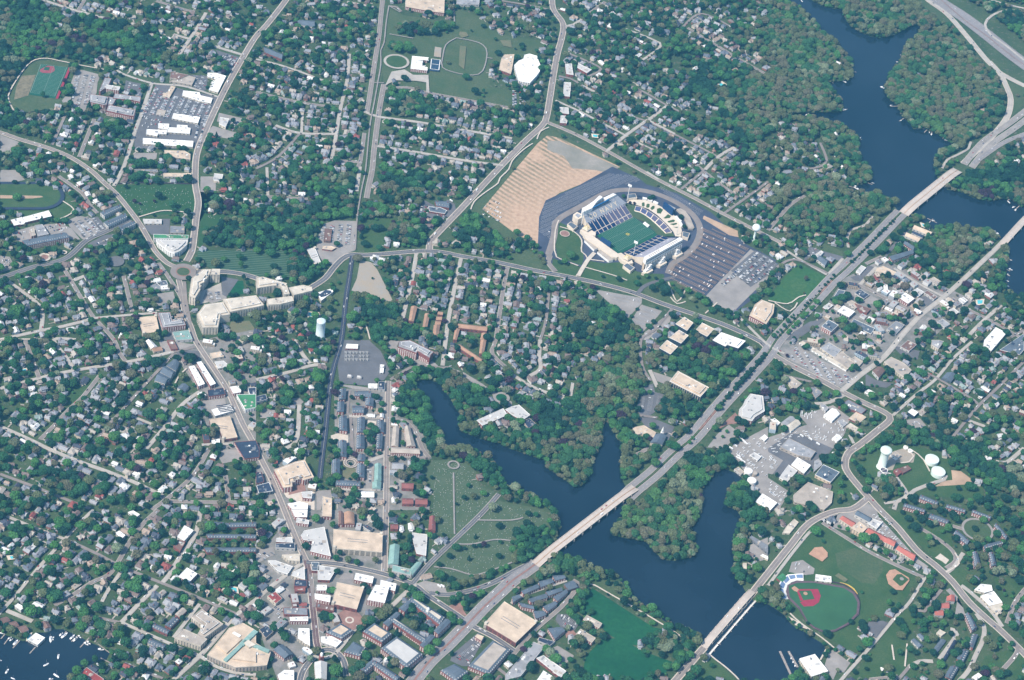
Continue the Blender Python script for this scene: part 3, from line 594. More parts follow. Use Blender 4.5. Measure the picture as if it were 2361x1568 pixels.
MIN = '''T00 330,-20 480,30 700,100 1050,190|T00 720,100 780,0|T00 1440,10 1700,90 1800,110|T00 1900,120 1800,290 1650,510|T00 1600,320 1740,360|T00 1980,430 2240,510
T00 1080,650 1120,680 1400,770 1700,800 2020,900|T00 1400,770 1340,950 1240,1230 1190,1400 1130,1568 T01 1050,150|T00 600,1070 480,1340|T00 870,1100 790,1300 730,1450
T01 540,60 760,220 830,330 900,400|T01 600,930 700,1100 820,1300 870,1370|T01 870,1370 600,1440 300,1500 0,1568|T01 860,1370 1200,1340 1450,1320|T01 60,1020 200,1120 380,1280 380,1480|T01 1140,980 1220,1310|T01 900,1400 1050,1568 T02 1100,120 1160,200|T01 680,1020 780,980|T01 1460,860 1560,1000 1680,1200 1740,1400
T01 700,1568 T02 500,0 600,150 680,270|T02 0,450 300,370 650,290 1200,200 1600,110|T02 1600,130 1500,240 1350,400 1170,600 1000,790 860,960|T02 0,800 250,910 500,1030 750,1130 1000,1220 1250,1320 1500,1440|T02 0,1240 300,1350 600,1470 830,1560
T02 500,790 370,920|T02 500,790 640,640 760,530 920,330|T02 1130,680 1300,740 1520,830|T02 1840,480 1680,600 1500,830 1300,1060|T02 1860,970 2150,960|T02 1930,1000 1780,1250 1560,1450 1400,1568|T02 2080,1250 2110,1500|T02 1500,1440 1600,1490 2361,1500|T02 230,0 360,350|T02 1600,110 1800,70
T02 860,1568 T03 740,120 590,280 450,430 300,600 120,820 0,950 -100,1060|T03 60,60 300,160 590,270|T03 620,280 900,410 1050,490 1250,580 1500,680 1800,800 2150,950 2230,980|T03 1460,0 1320,130 1200,290 1090,480 1000,600 850,670 650,800 500,880|T03 1130,550 1000,740 940,850
T03 1850,0 1800,230 1650,450 1560,600 1500,670|T03 1450,700 1280,870 1120,1040|T03 1120,1040 1300,1120 1600,1250 1820,1340 2000,1450 2200,1510 2361,1520|T13 0,830 T03 2150,1000 1980,1200 1840,1350 1600,1568|T03 1840,870 1600,1180|T03 60,930 300,1030|T03 1150,1420 1300,1480 1500,1560|T03 830,980 1100,1040
T13 0,830 150,700 400,510 460,460|T11 100,-20 110,240|T11 0,240 480,270|T11 1480,770 1440,1000 1350,1380|T11 1890,820 1850,1000 1780,1350 1750,1568 T12 1720,240|T11 2320,900 2280,1100 2210,1568 T12 2180,130 2361,300|T22 0,320 200,440 500,550|T22 260,0 250,150 260,270 130,350|T21 340,1120 310,1400 260,1568
T12 1240,370 1300,330 1480,240 1720,260 1800,250|T12 1240,735 1380,760 1470,860 1540,1020 1600,1090|T12 1200,1080 1600,1090|T12 860,470 840,680 870,700 890,1060|T12 860,705 1200,720|T12 700,1380 1200,1390|T12 400,600 380,900 320,980 220,1020|T12 0,370 300,300 500,240 640,230|T12 350,0 440,150 500,220|T12 950,1150 1180,1070|T12 0,1000 100,1010 220,1020
T10 0,550 240,610 500,700 600,740 800,770|T10 0,850 240,910 480,960 740,990|T10 860,500 840,750 780,1000 730,1300 700,1470|T10 180,1160 400,1230 740,1240|T10 400,1240 200,1450 0,1560|T10 1000,1030 1130,1080 1500,1130 1900,1200 2361,1280|T10 1120,1350 1500,1410 1900,1480 2280,1530|T10 840,20 1090,70|T10 1190,820 1400,810 1600,860 2361,1000|T10 430,980 420,1230|T10 700,1480 980,1500|T10 920,1568 960,1500 1000,1230|T10 1220,60 1300,70 1340,110
T20 -100,10 200,60 350,95|T20 500,245 570,230 640,180|T20 400,930 620,1030 850,1150 1040,1250 1200,1340 1340,1400|T20 430,705 540,730 610,770|T20 640,790 760,850|T20 480,480 650,550 820,640 700,710|T20 1100,800 1250,870 1400,960 1560,1040|T20 940,1000 1120,1080 1260,1130 1450,1220 1650,1320 1900,1450|T20 1780,1568 1900,1450 2050,1360|T20 1050,1250 1250,1110|T20 870,1400 1050,1250|T20 1050,270 1300,370 1370,430 1200,560|T20 1620,260 1900,430 2150,580 2330,680|T20 1560,270 1740,130 2020,250|T20 720,120 860,20|T20 1260,1110 1430,980|T20 1250,1110 1500,1240
T21 1560,180 1720,50 1780,0|T21 1680,-60 1900,120 2060,230|T21 1960,400 2200,230 2361,110|T21 1240,20 1350,90|T30 480,1320 540,1480 480,1540 380,1560|T31 0,560 200,330 340,240|T31 960,430 900,510 760,560 730,620 740,720|T31 160,740 280,820 400,890 540,970
T31 1690,1180 1850,1290 2050,1390 2361,1568|T31 1160,910 1400,1060 1610,1170|T31 740,1040 850,1070 1200,1250 1400,1350|T31 2150,1250 1980,1400 1850,1530|T32 2400,160 2361,200 2250,310 2100,460 1950,600 1830,740 1700,900|T32 1880,20 1700,180 1540,370 1350,520 1150,700|T32 1450,300 1600,380 1900,560 1940,600|T32 1830,740 2000,800|T32 2361,1000 2200,1130 2100,1120|T31 2361,1480 2200,1568
T31 80,900 250,830 560,960|T31 690,820 560,960|T31 900,870 1050,800|T31 850,1060 1000,900|T32 1180,1270 1280,1430 1180,1500 1160,1568|T32 1300,1430 1350,1390 1500,1330 1620,1290 1640,1250|T32 1070,1510 1200,1490 1300,1440|T32 430,590 560,580 700,510|T32 140,330 400,390|T32 750,880 790,960
T33 500,120 900,370 1200,520 1440,630|T33 1330,130 1550,260 1700,380 1730,470 1640,540|T33 1640,580 1700,540 1800,400|T33 1450,620 1300,860 1200,960 1000,1200 850,1370 700,1540 620,1640|T33 1780,700 1850,750 2050,930 2160,1080|T33 2400,700 2280,850 2200,1050|T33 1920,960 1990,1080 1980,1200 1920,1330 1850,1480 1760,1580|T33 1600,740 1520,830 1440,940 1380,930|T33 1300,1450 1400,1400 1520,1400|T33 1580,1380 1740,1150 1680,1100|T33 2160,1480 2300,1300 2220,1180|T33 1200,1568 1300,1450|T33 940,1568 1200,1540|T33 1900,210 1700,150
T22 1280,380 1200,240 1190,0 T21 1300,1490 1480,1280|T22 1270,280 1340,440|T22 560,400 540,520|T22 1180,700 1340,720|T22 1150,1060 1260,1000|T13 500,600 540,900|T23 0,1350 200,1120 450,900 600,720 600,670 560,650|T23 0,870 100,790 500,650|T13 1240,900 1400,750 1480,690|T13 500,1350 700,1350 900,1120 960,1050|T13 2360,1568 2200,1440|T22 2100,-200 2361,50 T32 150,130'''
for l in MIN.replace('\n', '|').split('|'):
    pale = random.random(); road(l, 6.5, 'p' if pale < .5 else 'r', 1.1 if random.random() < .6 else 0, houses=True, base=.7, cars=.8)
PATHS = '''T10 1225,60 1200,210 1180,400 1150,470 1150,600 1120,780 1090,950 1060,1100 1040,1250 1010,1568 T11 970,200 930,470 915,740|T10 1225,60 1330,120|T10 1230,320 1450,360|T10 1830,240 1820,0|T10 1180,770 1090,770
T10 1840,360 1750,420 1720,540 1720,630 1850,680 2000,700 2090,660 2130,500 2090,420 1980,380 1840,355|T10 2130,540 2180,545|T01 540,270 680,370 600,440 500,470|T01 1280,440 1480,385 1600,385 1790,405|T00 660,590 560,570 400,545 260,600 100,830 80,930 130,1030|T00 1030,660 640,590|T13 2040,100 2361,100 T23 100,75|T13 1640,530 1800,550 2000,605 2150,570 2361,490|T13 1840,320 2000,320 2200,280 2361,290|T12 1825,1568 1820,1230|T13 1830,230 1825,0
T23 720,690 760,700 900,780 1200,950 1350,1040 1450,1100 1580,1190|T21 590,985 700,830 640,760 640,650 560,570 440,530|T21 430,470 400,560 390,750 410,810 610,890|T21 700,830 850,850|T21 700,835 740,790 760,770|T21 660,900 940,980 1060,1025|T21 1440,1040 1520,1220 1600,1110|T21 1460,1180 1520,1240 1600,1220|T21 1780,1330 1890,1230|T31 0,1210 180,1240 280,1180 350,1160|T31 60,1230 200,1310 270,1230
T33 200,960 300,1050 500,1190 620,1290|T33 1280,1240 1260,1450|T33 1160,1390 1140,1250|T33 1640,580 1760,500 1720,400|T32 1270,1000 1340,1080 1300,1130 1220,1140|T32 1300,1010 1380,1060 1430,1110 1490,1220|T02 1600,440 1650,340 1720,270|T11 1980,370 2010,300 2090,230 2230,130 2250,80 2330,0 T20 0,1490 100,1390 190,1330|T20 230,1290 260,1220 340,1180|T23 1820,1340 1880,1390 1960,1450 2060,1540 2120,1610|T33 540,1280 480,1390|T01 380,1568 2,1568|T11 880,1320 1000,1420 1050,1568'''
for l in PATHS.replace('\n', '|').split('|'):
    road(l, 3.0, 'l' if l[:3] in ('T13', 'T12', 'T10') else 'c', 0, 'footpath', base=1.5)
road('T21 610,985 640,930 700,835 760,770', 9, 'c', 0, 'footpath', base=1.6)
# rings, loops and small squares
def ringsheet(name, c, r0, r1, material, base, sx=1):
    gx, gy, _ = G(*PT(c)[0]); z = nz(base); n = 40; b = MB()
    vs = [(gx+r*sx*math.cos(i*math.tau/n), gy+r*math.sin(i*math.tau/n), z) for r in (r0, r1) for i in range(n)]
    if r0 <= 0: b.add(vs[n:], [tuple(range(n))])
    else: b.add(vs, [(i, n+i, n+(i+1) % n, (i+1) % n) for i in range(n)])
    o = b.build(name, material); tag(o, kind='structure'); x, y = PT(c)[0]
    P = [PROJ(gx+r1*sx*math.cos(i*math.tau/n), gy+r1*math.sin(i*math.tau/n)) for i in range(n)]; paint(P, dens, 0); paint(P, free, False)
ringsheet('traffic_circle', 'T01 1690,948', 0, 27, ROAD, 1.9); ringsheet('traffic_island', 'T01 1690,948', 0, 15.5, BRICKP, 2.0); ringsheet('traffic_island', 'T01 1690,948', 0, 13, PARK, 2.1)
ringsheet('driveway_loop', 'T10 1295,575', 25, 31, PALE, 1.6); ringsheet('lawn', 'T10 1295,575', 0, 25, LAWN, 1.5)
ringsheet('turning_circle', 'T01 1070,850', 0, 17, ASPH, 1.6); ringsheet('turning_circle', 'T22 1780,730', 0, 1, ASPH, 1.6)
ringsheet('turning_circle', 'T12 872,1140', 8, 14, SIDE, 1.7); ringsheet('turning_circle', 'T12 872,1140', 9.5, 12.5, ROAD, 1.8)
ringsheet('driveway_loop', 'T12 1820,1160', 8.5, 12, LOT, 1.7); ringsheet('driveway_loop', 'T12 2262,540', 11, 17, LOT, 1.7); ringsheet('lawn', 'T12 2262,540', 0, 11, DEEP, 1.7)
ringsheet('driveway_loop', 'T33 1930,190', 27, 32, LOT, 1.7); ringsheet('lawn', 'T33 1930,190', 0, 27, PARK, 1.6)
ringsheet('plaza', 'T01 412,812', 0, 13, SIDE, 1.6); ringsheet('plaza', 'T01 412,812', 0, 8, BRICKP, 1.7); ringsheet('plaza', 'T01 593,768', 3, 6, SIDE, 1.7); ringsheet('lawn', 'T01 400,830', 14, 15, LAWN, 1.6)
ringsheet('memorial_plaza', 'T21 485,595', 0, 11, SIDE, 1.7); ringsheet('memorial_plaza', 'T21 485,595', 0, 9.5, BRICKP, 1.8); ringsheet('brick_circle', 'T13 860,1022', 0, 24, BRICKP, 1.6); ringsheet('brick_circle', 'T13 862,1025', 5, 8, SIDE, 1.8)
sheet('driveway_loop', 'T10 1190,790 1250,660 1370,640 1450,690 1590,690 1600,860 1570,850 1570,760 1480,745 1280,740', PALE, 1.5)
sheet('driveway_loop', 'T33 910,1080 930,1030 1060,1020 1110,1040 1050,1110 1000,1180 950,1150', ASPH, 1.6)
# highway median line, running tracks, pitches
road('F 2145,-20 2221,46 2271,82 2321,122 2361,152', 1.8, 'b', 0, 'median', base=1.8)
def track(c, ang, L2, r, w, m1, m2):
    gx, gy, _ = G(*PT(c)[0]); b = MB(); n = 16; z = nz(1.5)
    def ring(rr): 
        ps = []
        for s in (1, -1):
            for k in range(n+1):
                t = -math.pi/2+math.pi*k/n; ps.append((s*L2+s*rr*math.cos(t), s*rr*math.sin(t)))
        return [(gx+x*math.cos(ang)-y*math.sin(ang), gy+x*math.sin(ang)+y*math.cos(ang), z) for x, y in ps]
    o, i = ring(r), ring(r-w); k = len(o); b.add(o+i, [(j, (j+1) % k, k+(j+1) % k, k+j) for j in range(k)]); tag(b.build('running_track', m1), kind='structure')
    b = MB(); b.top([(p[0], p[1], z-.02) for p in i]); tag(b.build('infield', m2), kind='structure')
a = G(*PT('T01 0,240')[0]); c = G(*PT('T01 400,240')[0])
track('T01 110,245', math.atan2(c[1]-a[1], c[0]-a[0]), 62, 49, 8.5, mat('blue_black_track', (.03,.045,.075), .8, .08), LAWN)
sheet('dirt_patch', 'T01 0,232 380,238 400,250 300,262 0,262', DIRT, 1.8)
def lines(quad, n, w, material, name='field_markings', base=2.0, border=True, rows=None):
    """white lines across a quad a-b-c-d (a-b and d-c are the long sides)"""
    a, b_, c, d = GP(quad); z = nz(base); b = MB()
    L = lambda p, q, t: (p[0]+(q[0]-p[0])*t, p[1]+(q[1]-p[1])*t)
    def bar(p, q, ww):
        dx, dy = q[0]-p[0], q[1]-p[1]; l = math.hypot(dx, dy) or 1; nx, ny = -dy/l*ww/2, dx/l*ww/2
        b.add([(p[0]-nx, p[1]-ny, z), (q[0]-nx, q[1]-ny, z), (q[0]+nx, q[1]+ny, z), (p[0]+nx, p[1]+ny, z)], [(0,1,2,3)])
    for k in range(n+1): bar(L(a, b_, k/n), L(d, c, k/n), w)
    if border: bar(a[:2], b_[:2], w*1.5); bar(d[:2], c[:2], w*1.5)
    for t in rows or (): bar(L(a, d, t), L(b_, c, t), w)
    return tag(b.build(name, material), kind='structure')
TURF = mat('artificial_turf', (.014,.095,.055), .9, .06, .01); RED = mat('red_clay_turf', (.30,.03,.06), .9, .08)
FLINE = mat('field_line_paint', (.20,.30,.25), .8, .04)
sheet('school_grounds', 'T00 640,590 520,910 660,900 640,970 500,1000 200,1040 110,1000 90,930 110,840 270,600 400,560', PARK, .9, 'lawn', .02)
sheet('bare_ground', 'T00 200,700 330,690 260,880 130,920 150,800', mat('worn_earth', (.22,.19,.12), .95, .2), 1.3)
sheet('artificial_pitch', 'T00 380,590 632,622 512,908 268,872', TURF, 1.6); sheet('track_edge', 'T00 632,622 655,626 535,912 512,908', RED, 1.6)
lines('T00 378,602 280,862 505,898 618,632', 24, .7, FLINE, rows=(.5,))
sheet('artificial_clay', 'T00 370,640 440,605 500,612 505,650 470,675 400,672 365,660', RED, 1.9); sheet('artificial_clay', 'T00 400,645 415,618 460,620 450,650', TURF, 2.0)
sheet('parking_lot', 'T00 570,930 600,890 660,895 640,960 590,960', LOT, 1.6)
sheet('tennis_court', 'T10 1612,545 1705,555 1690,660 1600,650', mat('blue_court', (.03,.06,.11), .8, .05), 1.6); lines('T10 1617,552 1608,645 1685,655 1698,562', 2, 1.2, WHITE)
sheet('field_infield', 'T10 1880,290 1940,295 1960,330 1900,350 1870,320', DRY, 1.3)
sheet('bare_ground', 'T10 2250,370 2350,370 2361,440 2280,420', DRY, .9); sheet('bare_ground', 'T10 1880,420 1940,430 1920,640 1870,600', DRY, .9); sheet('paved_yard', 'T10 1650,430 1712,440 1705,530 1640,520', GRAV, 1.1)
sheet('football_field', 'T21 780,605 1120,432 1350,590 1310,620 985,775', TURF, 1.0); lines('T21 815,595 1125,452 1305,588 985,755', 24, .5, FLINE, rows=(0.38, .62))
# swimming pools, tanks of water
POOL = mat('pool_water', (.10,.50,.55), .15, .05, spec=.5)
for l in ('T20 1880,800 1930,765 1960,785 1910,812', 'T20 745,1240 790,1245 785,1265 750,1260', 'T11 480,1315 560,1320 570,1345 500,1350', 'T31 1420,495 1480,515 1475,538 1430,520', 'T02 190,275 240,265 235,290 200,292', 'T31 1930,1200 1980,1200 1975,1230 1935,1235', 'T03 530,90 565,85 560,105 540,112', 'T03 2130,710 2180,720 2185,755 2140,745', 'T03 90,425 180,420 175,440 100,450', 'T03 255,1160 285,1145 270,1190 250,1195'):
    z = sheet('pool_deck', [(sum(p[0] for p in PT(l))/4+(q[0]-sum(p[0] for p in PT(l))/4)*1.7, sum(p[1] for p in PT(l))/4+(q[1]-sum(p[1] for p in PT(l))/4)*1.7) for q in PT(l)], TAN, 1.6); sheet('swimming_pool', l, POOL, 1.9)
# baseball
F33 = 'T33 '
INF = mat('ballfield_turf', (.035,.11,.045), .9, .1, .02); CL = mat('infield_clay', (.46,.27,.18), .95, .1)
sheet('warning_track', F33+'180,690 260,650 400,655 560,680 700,700 800,760 850,850 840,960 740,1060 620,1120 520,1135 420,1090 360,1040 290,920 190,820 165,750', mat('dark_warning_track', (.13,.085,.10), .9, .1), 1.6)
sheet('baseball_field', F33+'190,700 270,672 420,670 560,695 700,720 780,770 825,850 815,950 730,1040 620,1100 520,1115 430,1075 370,1030 300,900 200,800', INF, 1.8)
sheet('infield_clay', F33+'375,730 460,728 487,790 470,850 420,885 330,890 295,850 310,845 320,832 430,820 400,750', RED, 2.0); sheet('infield_clay', F33+'260,730 390,728 392,742 285,745 325,830 300,840', RED, 2.0)
for l in ('215,720 245,700 285,730 270,755 240,745',): sheet('infield_clay', F33+l, CL, 2.1)
ringsheet('pitcher_mound', F33+'342,780', 0, 4, CL, 2.1)
sheet('softball_infield', F33+'375,405 430,345 500,338 550,390 550,430 500,475', CL, 1.6)
sheet('infield_clay', F33+'1088,600 1120,555 1170,545 1300,625 1305,650 1240,740 1180,735 1110,680', CL, 1.6); sheet('baseball_infield', F33+'1150,640 1190,592 1230,590 1298,640 1240,695 1215,700', LAWN, 1.8)
ringsheet('pitcher_mound', F33+'1230,645', 0, 4, LOT, 2.0)
sheet('batting_cage', F33+'615,605 650,580 738,640 710,665', DRY, 1.6)
# ================================================================ BUILDINGS
THINGS = []   # (object, description, kind word, X, Y) that still need a label of their own
def later(o, desc, X, Y, group=None, rank_pool=None):
    if group: o['group'] = group
    THINGS.append([o, desc, X, Y, rank_pool or desc]); return o
def facing(a, b):
    """outward normal of ccw edge and whether the photographer can see it"""
    dx, dy = b[0]-a[0], b[1]-a[1]; l = math.hypot(dx, dy) or 1; nx, ny = dy/l, -dx/l
    mx, my = (a[0]+b[0])/2-CAMP[0], (a[1]+b[1])/2-CAMP[1]
    return nx, ny, l, (nx*mx+ny*my) < 0
BOX = {}
def unitbox(name, material):
    k = (name, material.name)
    if k not in BOX:
        b = MB(); b.box((0, 0, 0), (1, 1, 1)); me = bpy.data.meshes.new(name); me.from_pydata(b.v, [], b.f); me.materials.append(material); BOX[k] = me
    return BOX[k]
def ubox(name, material, parent, c, sz, rz=0):
    o = bpy.data.objects.new(name, unitbox(name, material)); COL.objects.link(o); o.parent = parent
    o.location = Vector(c)-(parent.location if parent.type == 'EMPTY' else Vector((0, 0, 0))); o.scale = sz; o.rotation_euler.z = rz; return o
def windows(root, poly, z0, h, storey, bay, ww, wh, material, maxn=60, name='window'):
    p = ccw(poly); n = len(p); k = 0
    for i in range(n):
        a, b = p[i], p[(i+1) % n]; nx, ny, l, vis = facing(a, b)
        if not vis or l < 6: continue
        nb = max(1, int((l-1.5)/bay)); ang = math.atan2(b[1]-a[1], b[0]-a[0])
        for s in range(max(1, int(h/storey))):
            for j in range(nb):
                if k >= maxn: return
                t = (j+.5)/nb; X, Y = a[0]+(b[0]-a[0])*t, a[1]+(b[1]-a[1])*t
                ubox(name, material, root, (X+nx*.06, Y+ny*.06, z0+s*storey+(storey-wh)*.5), (min(ww, l/nb*.8), .3, wh), ang); k += 1
BN = [0]
def gable_geo(q, h, rise, over=.5):
    """q: four corners; ridge along the long axis"""
    q = ccw(q); d01 = math.dist(q[0][:2], q[1][:2]); d12 = math.dist(q[1][:2], q[2][:2])
    if d01 < d12: q = q[1:]+q[:1]
    e = [(p[0], p[1], h) for p in q]; r0 = ((q[3][0]+q[0][0])/2, (q[3][1]+q[0][1])/2, h+rise); r1 = ((q[1][0]+q[2][0])/2, (q[1][1]+q[2][1])/2, h+rise)
    return e, r0, r1
def building(spec):
    head, poly, *lab = spec.split('|'); hh = head.split(); h = float(hh[0]); rc, wc, ty = hh[1], hh[2], hh[3]; name = hh[4] if len(hh) > 4 else 'commercial_building'
    F = PT(poly); top = ccw([G(x, y, h) for x, y in F]); cx = sum(p[0] for p in top)/len(top); cy = sum(p[1] for p in top)/len(top)
    root = thing(name, (cx, cy, 0), None, name.replace('_', ' ') if name != 'commercial_building' else 'building')
    g0 = [PROJ(p[0], p[1]) for p in inset(top, -3)]; paint(g0, dens, 0); paint(g0, free, False); paint(g0, hard, True)
    g1 = [PROJ(p[0], p[1], h) for p in top]; paint(g1, free, False); paint(g1, dens, 0)
    area = abs(sum(top[i-1][0]*top[i][1]-top[i][0]*top[i-1][1] for i in range(len(top))))/2
    wm = PM(wc, 'wall'); rm = PM(rc, 'roof')
    b = MB(); n = len(top); base = [(p[0], p[1], 0) for p in top]; b.add(base+[(p[0], p[1], h) for p in top], [(i, (i+1) % n, n+(i+1) % n, n+i) for i in range(n)])
    w = b.build('wall', wm, root)
    if ty in 'GD' and n == 4:
        e, r0, r1 = gable_geo(top, h, max(2.2, min(5, .28*min(math.dist(top[0], top[1]), math.dist(top[1], top[2])))))
        o = [tuple(Vector(p)+(Vector(p)-Vector((cx, cy, h))).normalized()*.6) for p in e]
        b = MB(); b.add([*o, r0, r1], [(0,1,5,4), (2,3,4,5), (3,0,4), (1,2,5)]); roof = b.build('roof', rm, root)
        L = math.dist(r0, r1); ang = math.atan2(r1[1]-r0[1], r1[0]-r0[0]); W2 = math.dist(e[3], e[0])
        if ty == 'D':
            nd = max(2, int(L/5)); nx, ny = -math.sin(ang), math.cos(ang)
            for s in (-1, 1):
                for j in range(nd):
                    t = (j+.5)/nd; X, Y = r0[0]+(r1[0]-r0[0])*t+nx*s*W2*.33, r0[1]+(r1[1]-r0[1])*t+ny*s*W2*.33
                    if (nx*s*(X-CAMP[0])+ny*s*(Y-CAMP[1])) < 0: ubox('dormer', PM('w', 'trim'), roof, (X, Y, h+.6), (1.3, 1.8, 1.7), ang)
            for t in (.12, .88): ubox('chimney', PM('k', 'wall'), roof, (r0[0]+(r1[0]-r0[0])*t, r0[1]+(r1[1]-r0[1])*t, h+1), (1.6, 1.1, r0[2]-h+.8), ang)
        elif L > 14: ubox('roof_vent', PM('g', 'trim'), roof, (*[(r0[i]+(r1[i]-r0[i])*.3) for i in (0, 1)], r0[2]-.6), (1, 1, 1.2), ang)
    elif ty == 'M':   # mansard: slate slopes round a flat deck
        t2 = inset(top, min(6, area**.5*.22)); t2 = [(p[0], p[1], h+3.6) for p in t2]; e = [(p[0], p[1], h) for p in top]
        b = MB(); b.add(e+t2, [(i, (i+1) % n, n+(i+1) % n, n+i) for i in range(n)]); roof = b.build('roof', PM('s', 'roof'), root)
        b = MB(); b.top(t2); b.build('roof_deck', rm, roof)
        for i in range(n):
            a, c = e[i], e[(i+1) % n]; nx, ny, l, vis = facing(a, c)
            if vis:
                for j in range(int(l/5)):
                    t = (j+.5)/max(1, int(l/5)); ubox('dormer', PM('w', 'trim'), roof, (a[0]+(c[0]-a[0])*t-nx*1.6, a[1]+(c[1]-a[1])*t-ny*1.6, h+.5), (1.3, 1.6, 1.7), math.atan2(c[1]-a[1], c[0]-a[0]))
    elif ty == 'V':   # barrel vault
        e, r0, r1 = gable_geo(top, h, 4); b = MB(); vs = []; k = 10
        for q in range(k+1):
            t = q/k; zz = h+4*math.sin(math.pi*t)
            vs += [tuple((Vector(e[0])*(1-t)+Vector(e[3])*t)[:2])+(zz,), tuple((Vector(e[1])*(1-t)+Vector(e[2])*t)[:2])+(zz,)]
        b.add(vs, [(2*i, 2*i+1, 2*i+3, 2*i+2) for i in range(k)]+[tuple(range(0, 2*k+2, 2)), tuple(range(2*k+1, 0, -2))]); roof = b.build('roof', rm, root)
    else:
        ins = inset(top, .45); b = MB(); b.top([(p[0], p[1], h-.5) for p in ins]); roof = b.build('roof', rm, root)
        b = MB(); o2 = inset(top, -.12); b.add([(p[0], p[1], h+.12) for p in o2]+[(p[0], p[1], h+.12) for p in ins]+[(p[0], p[1], h-.5) for p in ins]+[(p[0], p[1], h-.7) for p in o2],
            [(i, (i+1) % n, n+(i+1) % n, n+i) for i in range(n)]+[(n+i, n+(i+1) % n, 2*n+(i+1) % n, 2*n+i) for i in range(n)]+[(3*n+i, 3*n+(i+1) % n, (i+1) % n, i) for i in range(n)])
        b.build('parapet', PM('W' if rc in 'Wws' or ty == 'O' else 'c' if rc in 'Bbc' else wc, 'trim'), root)
        ang = math.atan2(top[1][1]-top[0][1], top[1][0]-top[0][0])
        if ty == 'P':   # parking deck: ramps and bays
            c0 = Vector((cx, cy)); 
            for s in (-1, 1):
                ubox('ramp_slot', PM('G', 'trim'), roof, (cx+s*3*math.sin(ang), cy-s*3*math.cos(ang), h-.48), (area**.5*.55, .9, .5), ang)
            ubox('stair_tower', PM('c', 'wall'), root, (top[0][0]*.93+cx*.07, top[0][1]*.93+cy*.07, 0), (5, 5, h+3), ang)
            ubox('stair_tower', PM('c', 'wall'), root, (top[2][0]*.93+cx*.07, top[2][1]*.93+cy*.07, 0), (5, 5, h+3), ang)
        elif area > 160:
            k = min(7, int(area/350)+1); lst = random.Random(int(cx*7+cy))
            for q in range(min(7, int(area/450)+1)):
                t, u = lst.uniform(.15, .85), lst.uniform(.15, .85); i0 = lst.randrange(n); A, B_ = top[i0], top[(i0+1) % n]; X = (A[0]*t+B_[0]*(1-t))*(1-u)+cx*u; Y = (A[1]*t+B_[1]*(1-t))*(1-u)+cy*u
                ubox('roof_patch', PM(lst.choice({'W': 'wW', 'w': 'gb', 'g': 'Gw', 'd': 'sG', 's': 'dG'}.get(rc, 'bcb')), 'patch'), roof, (X, Y, h-.5), (lst.uniform(3, 10), lst.uniform(2, 7), .06+.01*q), ang)
            if area > 1300 and h >= 12 and name != 'community_college':
                t2 = inset(top, 5.5); b = MB(); b.top([(p[0], p[1], h+2.6) for p in t2], 0, h-.5); ph = b.build('penthouse', rm, roof)
                t3 = inset(t2, .6); b = MB(); b.add([(p[0], p[1], h+2.75) for p in t2]+[(p[0], p[1], h+2.75) for p in t3]+[(p[0], p[1], h+2.4) for p in t2], [(i, (i+1) % n, n+(i+1) % n, n+i) for i in range(n)]+[(2*n+i, 2*n+(i+1) % n, (i+1) % n, i) for i in range(n)]); b.build('coping', PM('W', 'trim'), ph)
            for q in range(k):
                t, u = lst.uniform(.2, .8), lst.uniform(.2, .8); i0 = lst.randrange(n)
                A, B_ = top[i0], top[(i0+1) % n]; X = (A[0]*t+B_[0]*(1-t))*(1-u)+cx*u; Y = (A[1]*t+B_[1]*(1-t))*(1-u)+cy*u
                s = lst.uniform(1.5, 3.6)
                if rc == 'd' and q % 2: s = 2
                ubox('rooftop_unit', PM(lst.choice('wgWG'), 'trim'), roof, (X, Y, h-.5), (s, s*lst.uniform(.6, 1.8), lst.uniform(.9, 2)+(3.1 if area > 1300 and h >= 12 and name != 'community_college' else 0)), ang)
    # openings the photograph can see
    if ty == 'O':     # dark glass bays between pale fins
        windows(root, top, .5, h-1.5, h-1.5, 5, 4.2, h-3.5, glass(), 40, 'window_bay')
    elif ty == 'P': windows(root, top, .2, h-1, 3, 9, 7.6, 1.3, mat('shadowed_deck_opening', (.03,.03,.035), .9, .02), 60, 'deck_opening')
    elif h >= 9: windows(root, top, .4, h-.6, 3.4, 5 if wc != 'k' else 4.2, 2.2, 1.7, glass() if wc != 'k' else PM('W', 'trim'), 70 if area > 1500 else 36)
    else: windows(root, top, .3, h-1, max(3, h-1.2), 8, 3.2, 1.6, glass(), 10)
    kind = name.replace('_', ' '); rt = {'G': 'gabled', 'D': 'dormered', 'M': 'mansard', 'V': 'barrel-roofed', 'P': 'flat', 'O': 'flat', 'F': 'flat'}[ty]
    if lab and lab[0]: root['label'] = lab[0]
    else: later(root, '%s %s %s' % (PNAME[rc], rt if ty == 'V' else rt+'-roofed', kind), cx, cy)
    return root
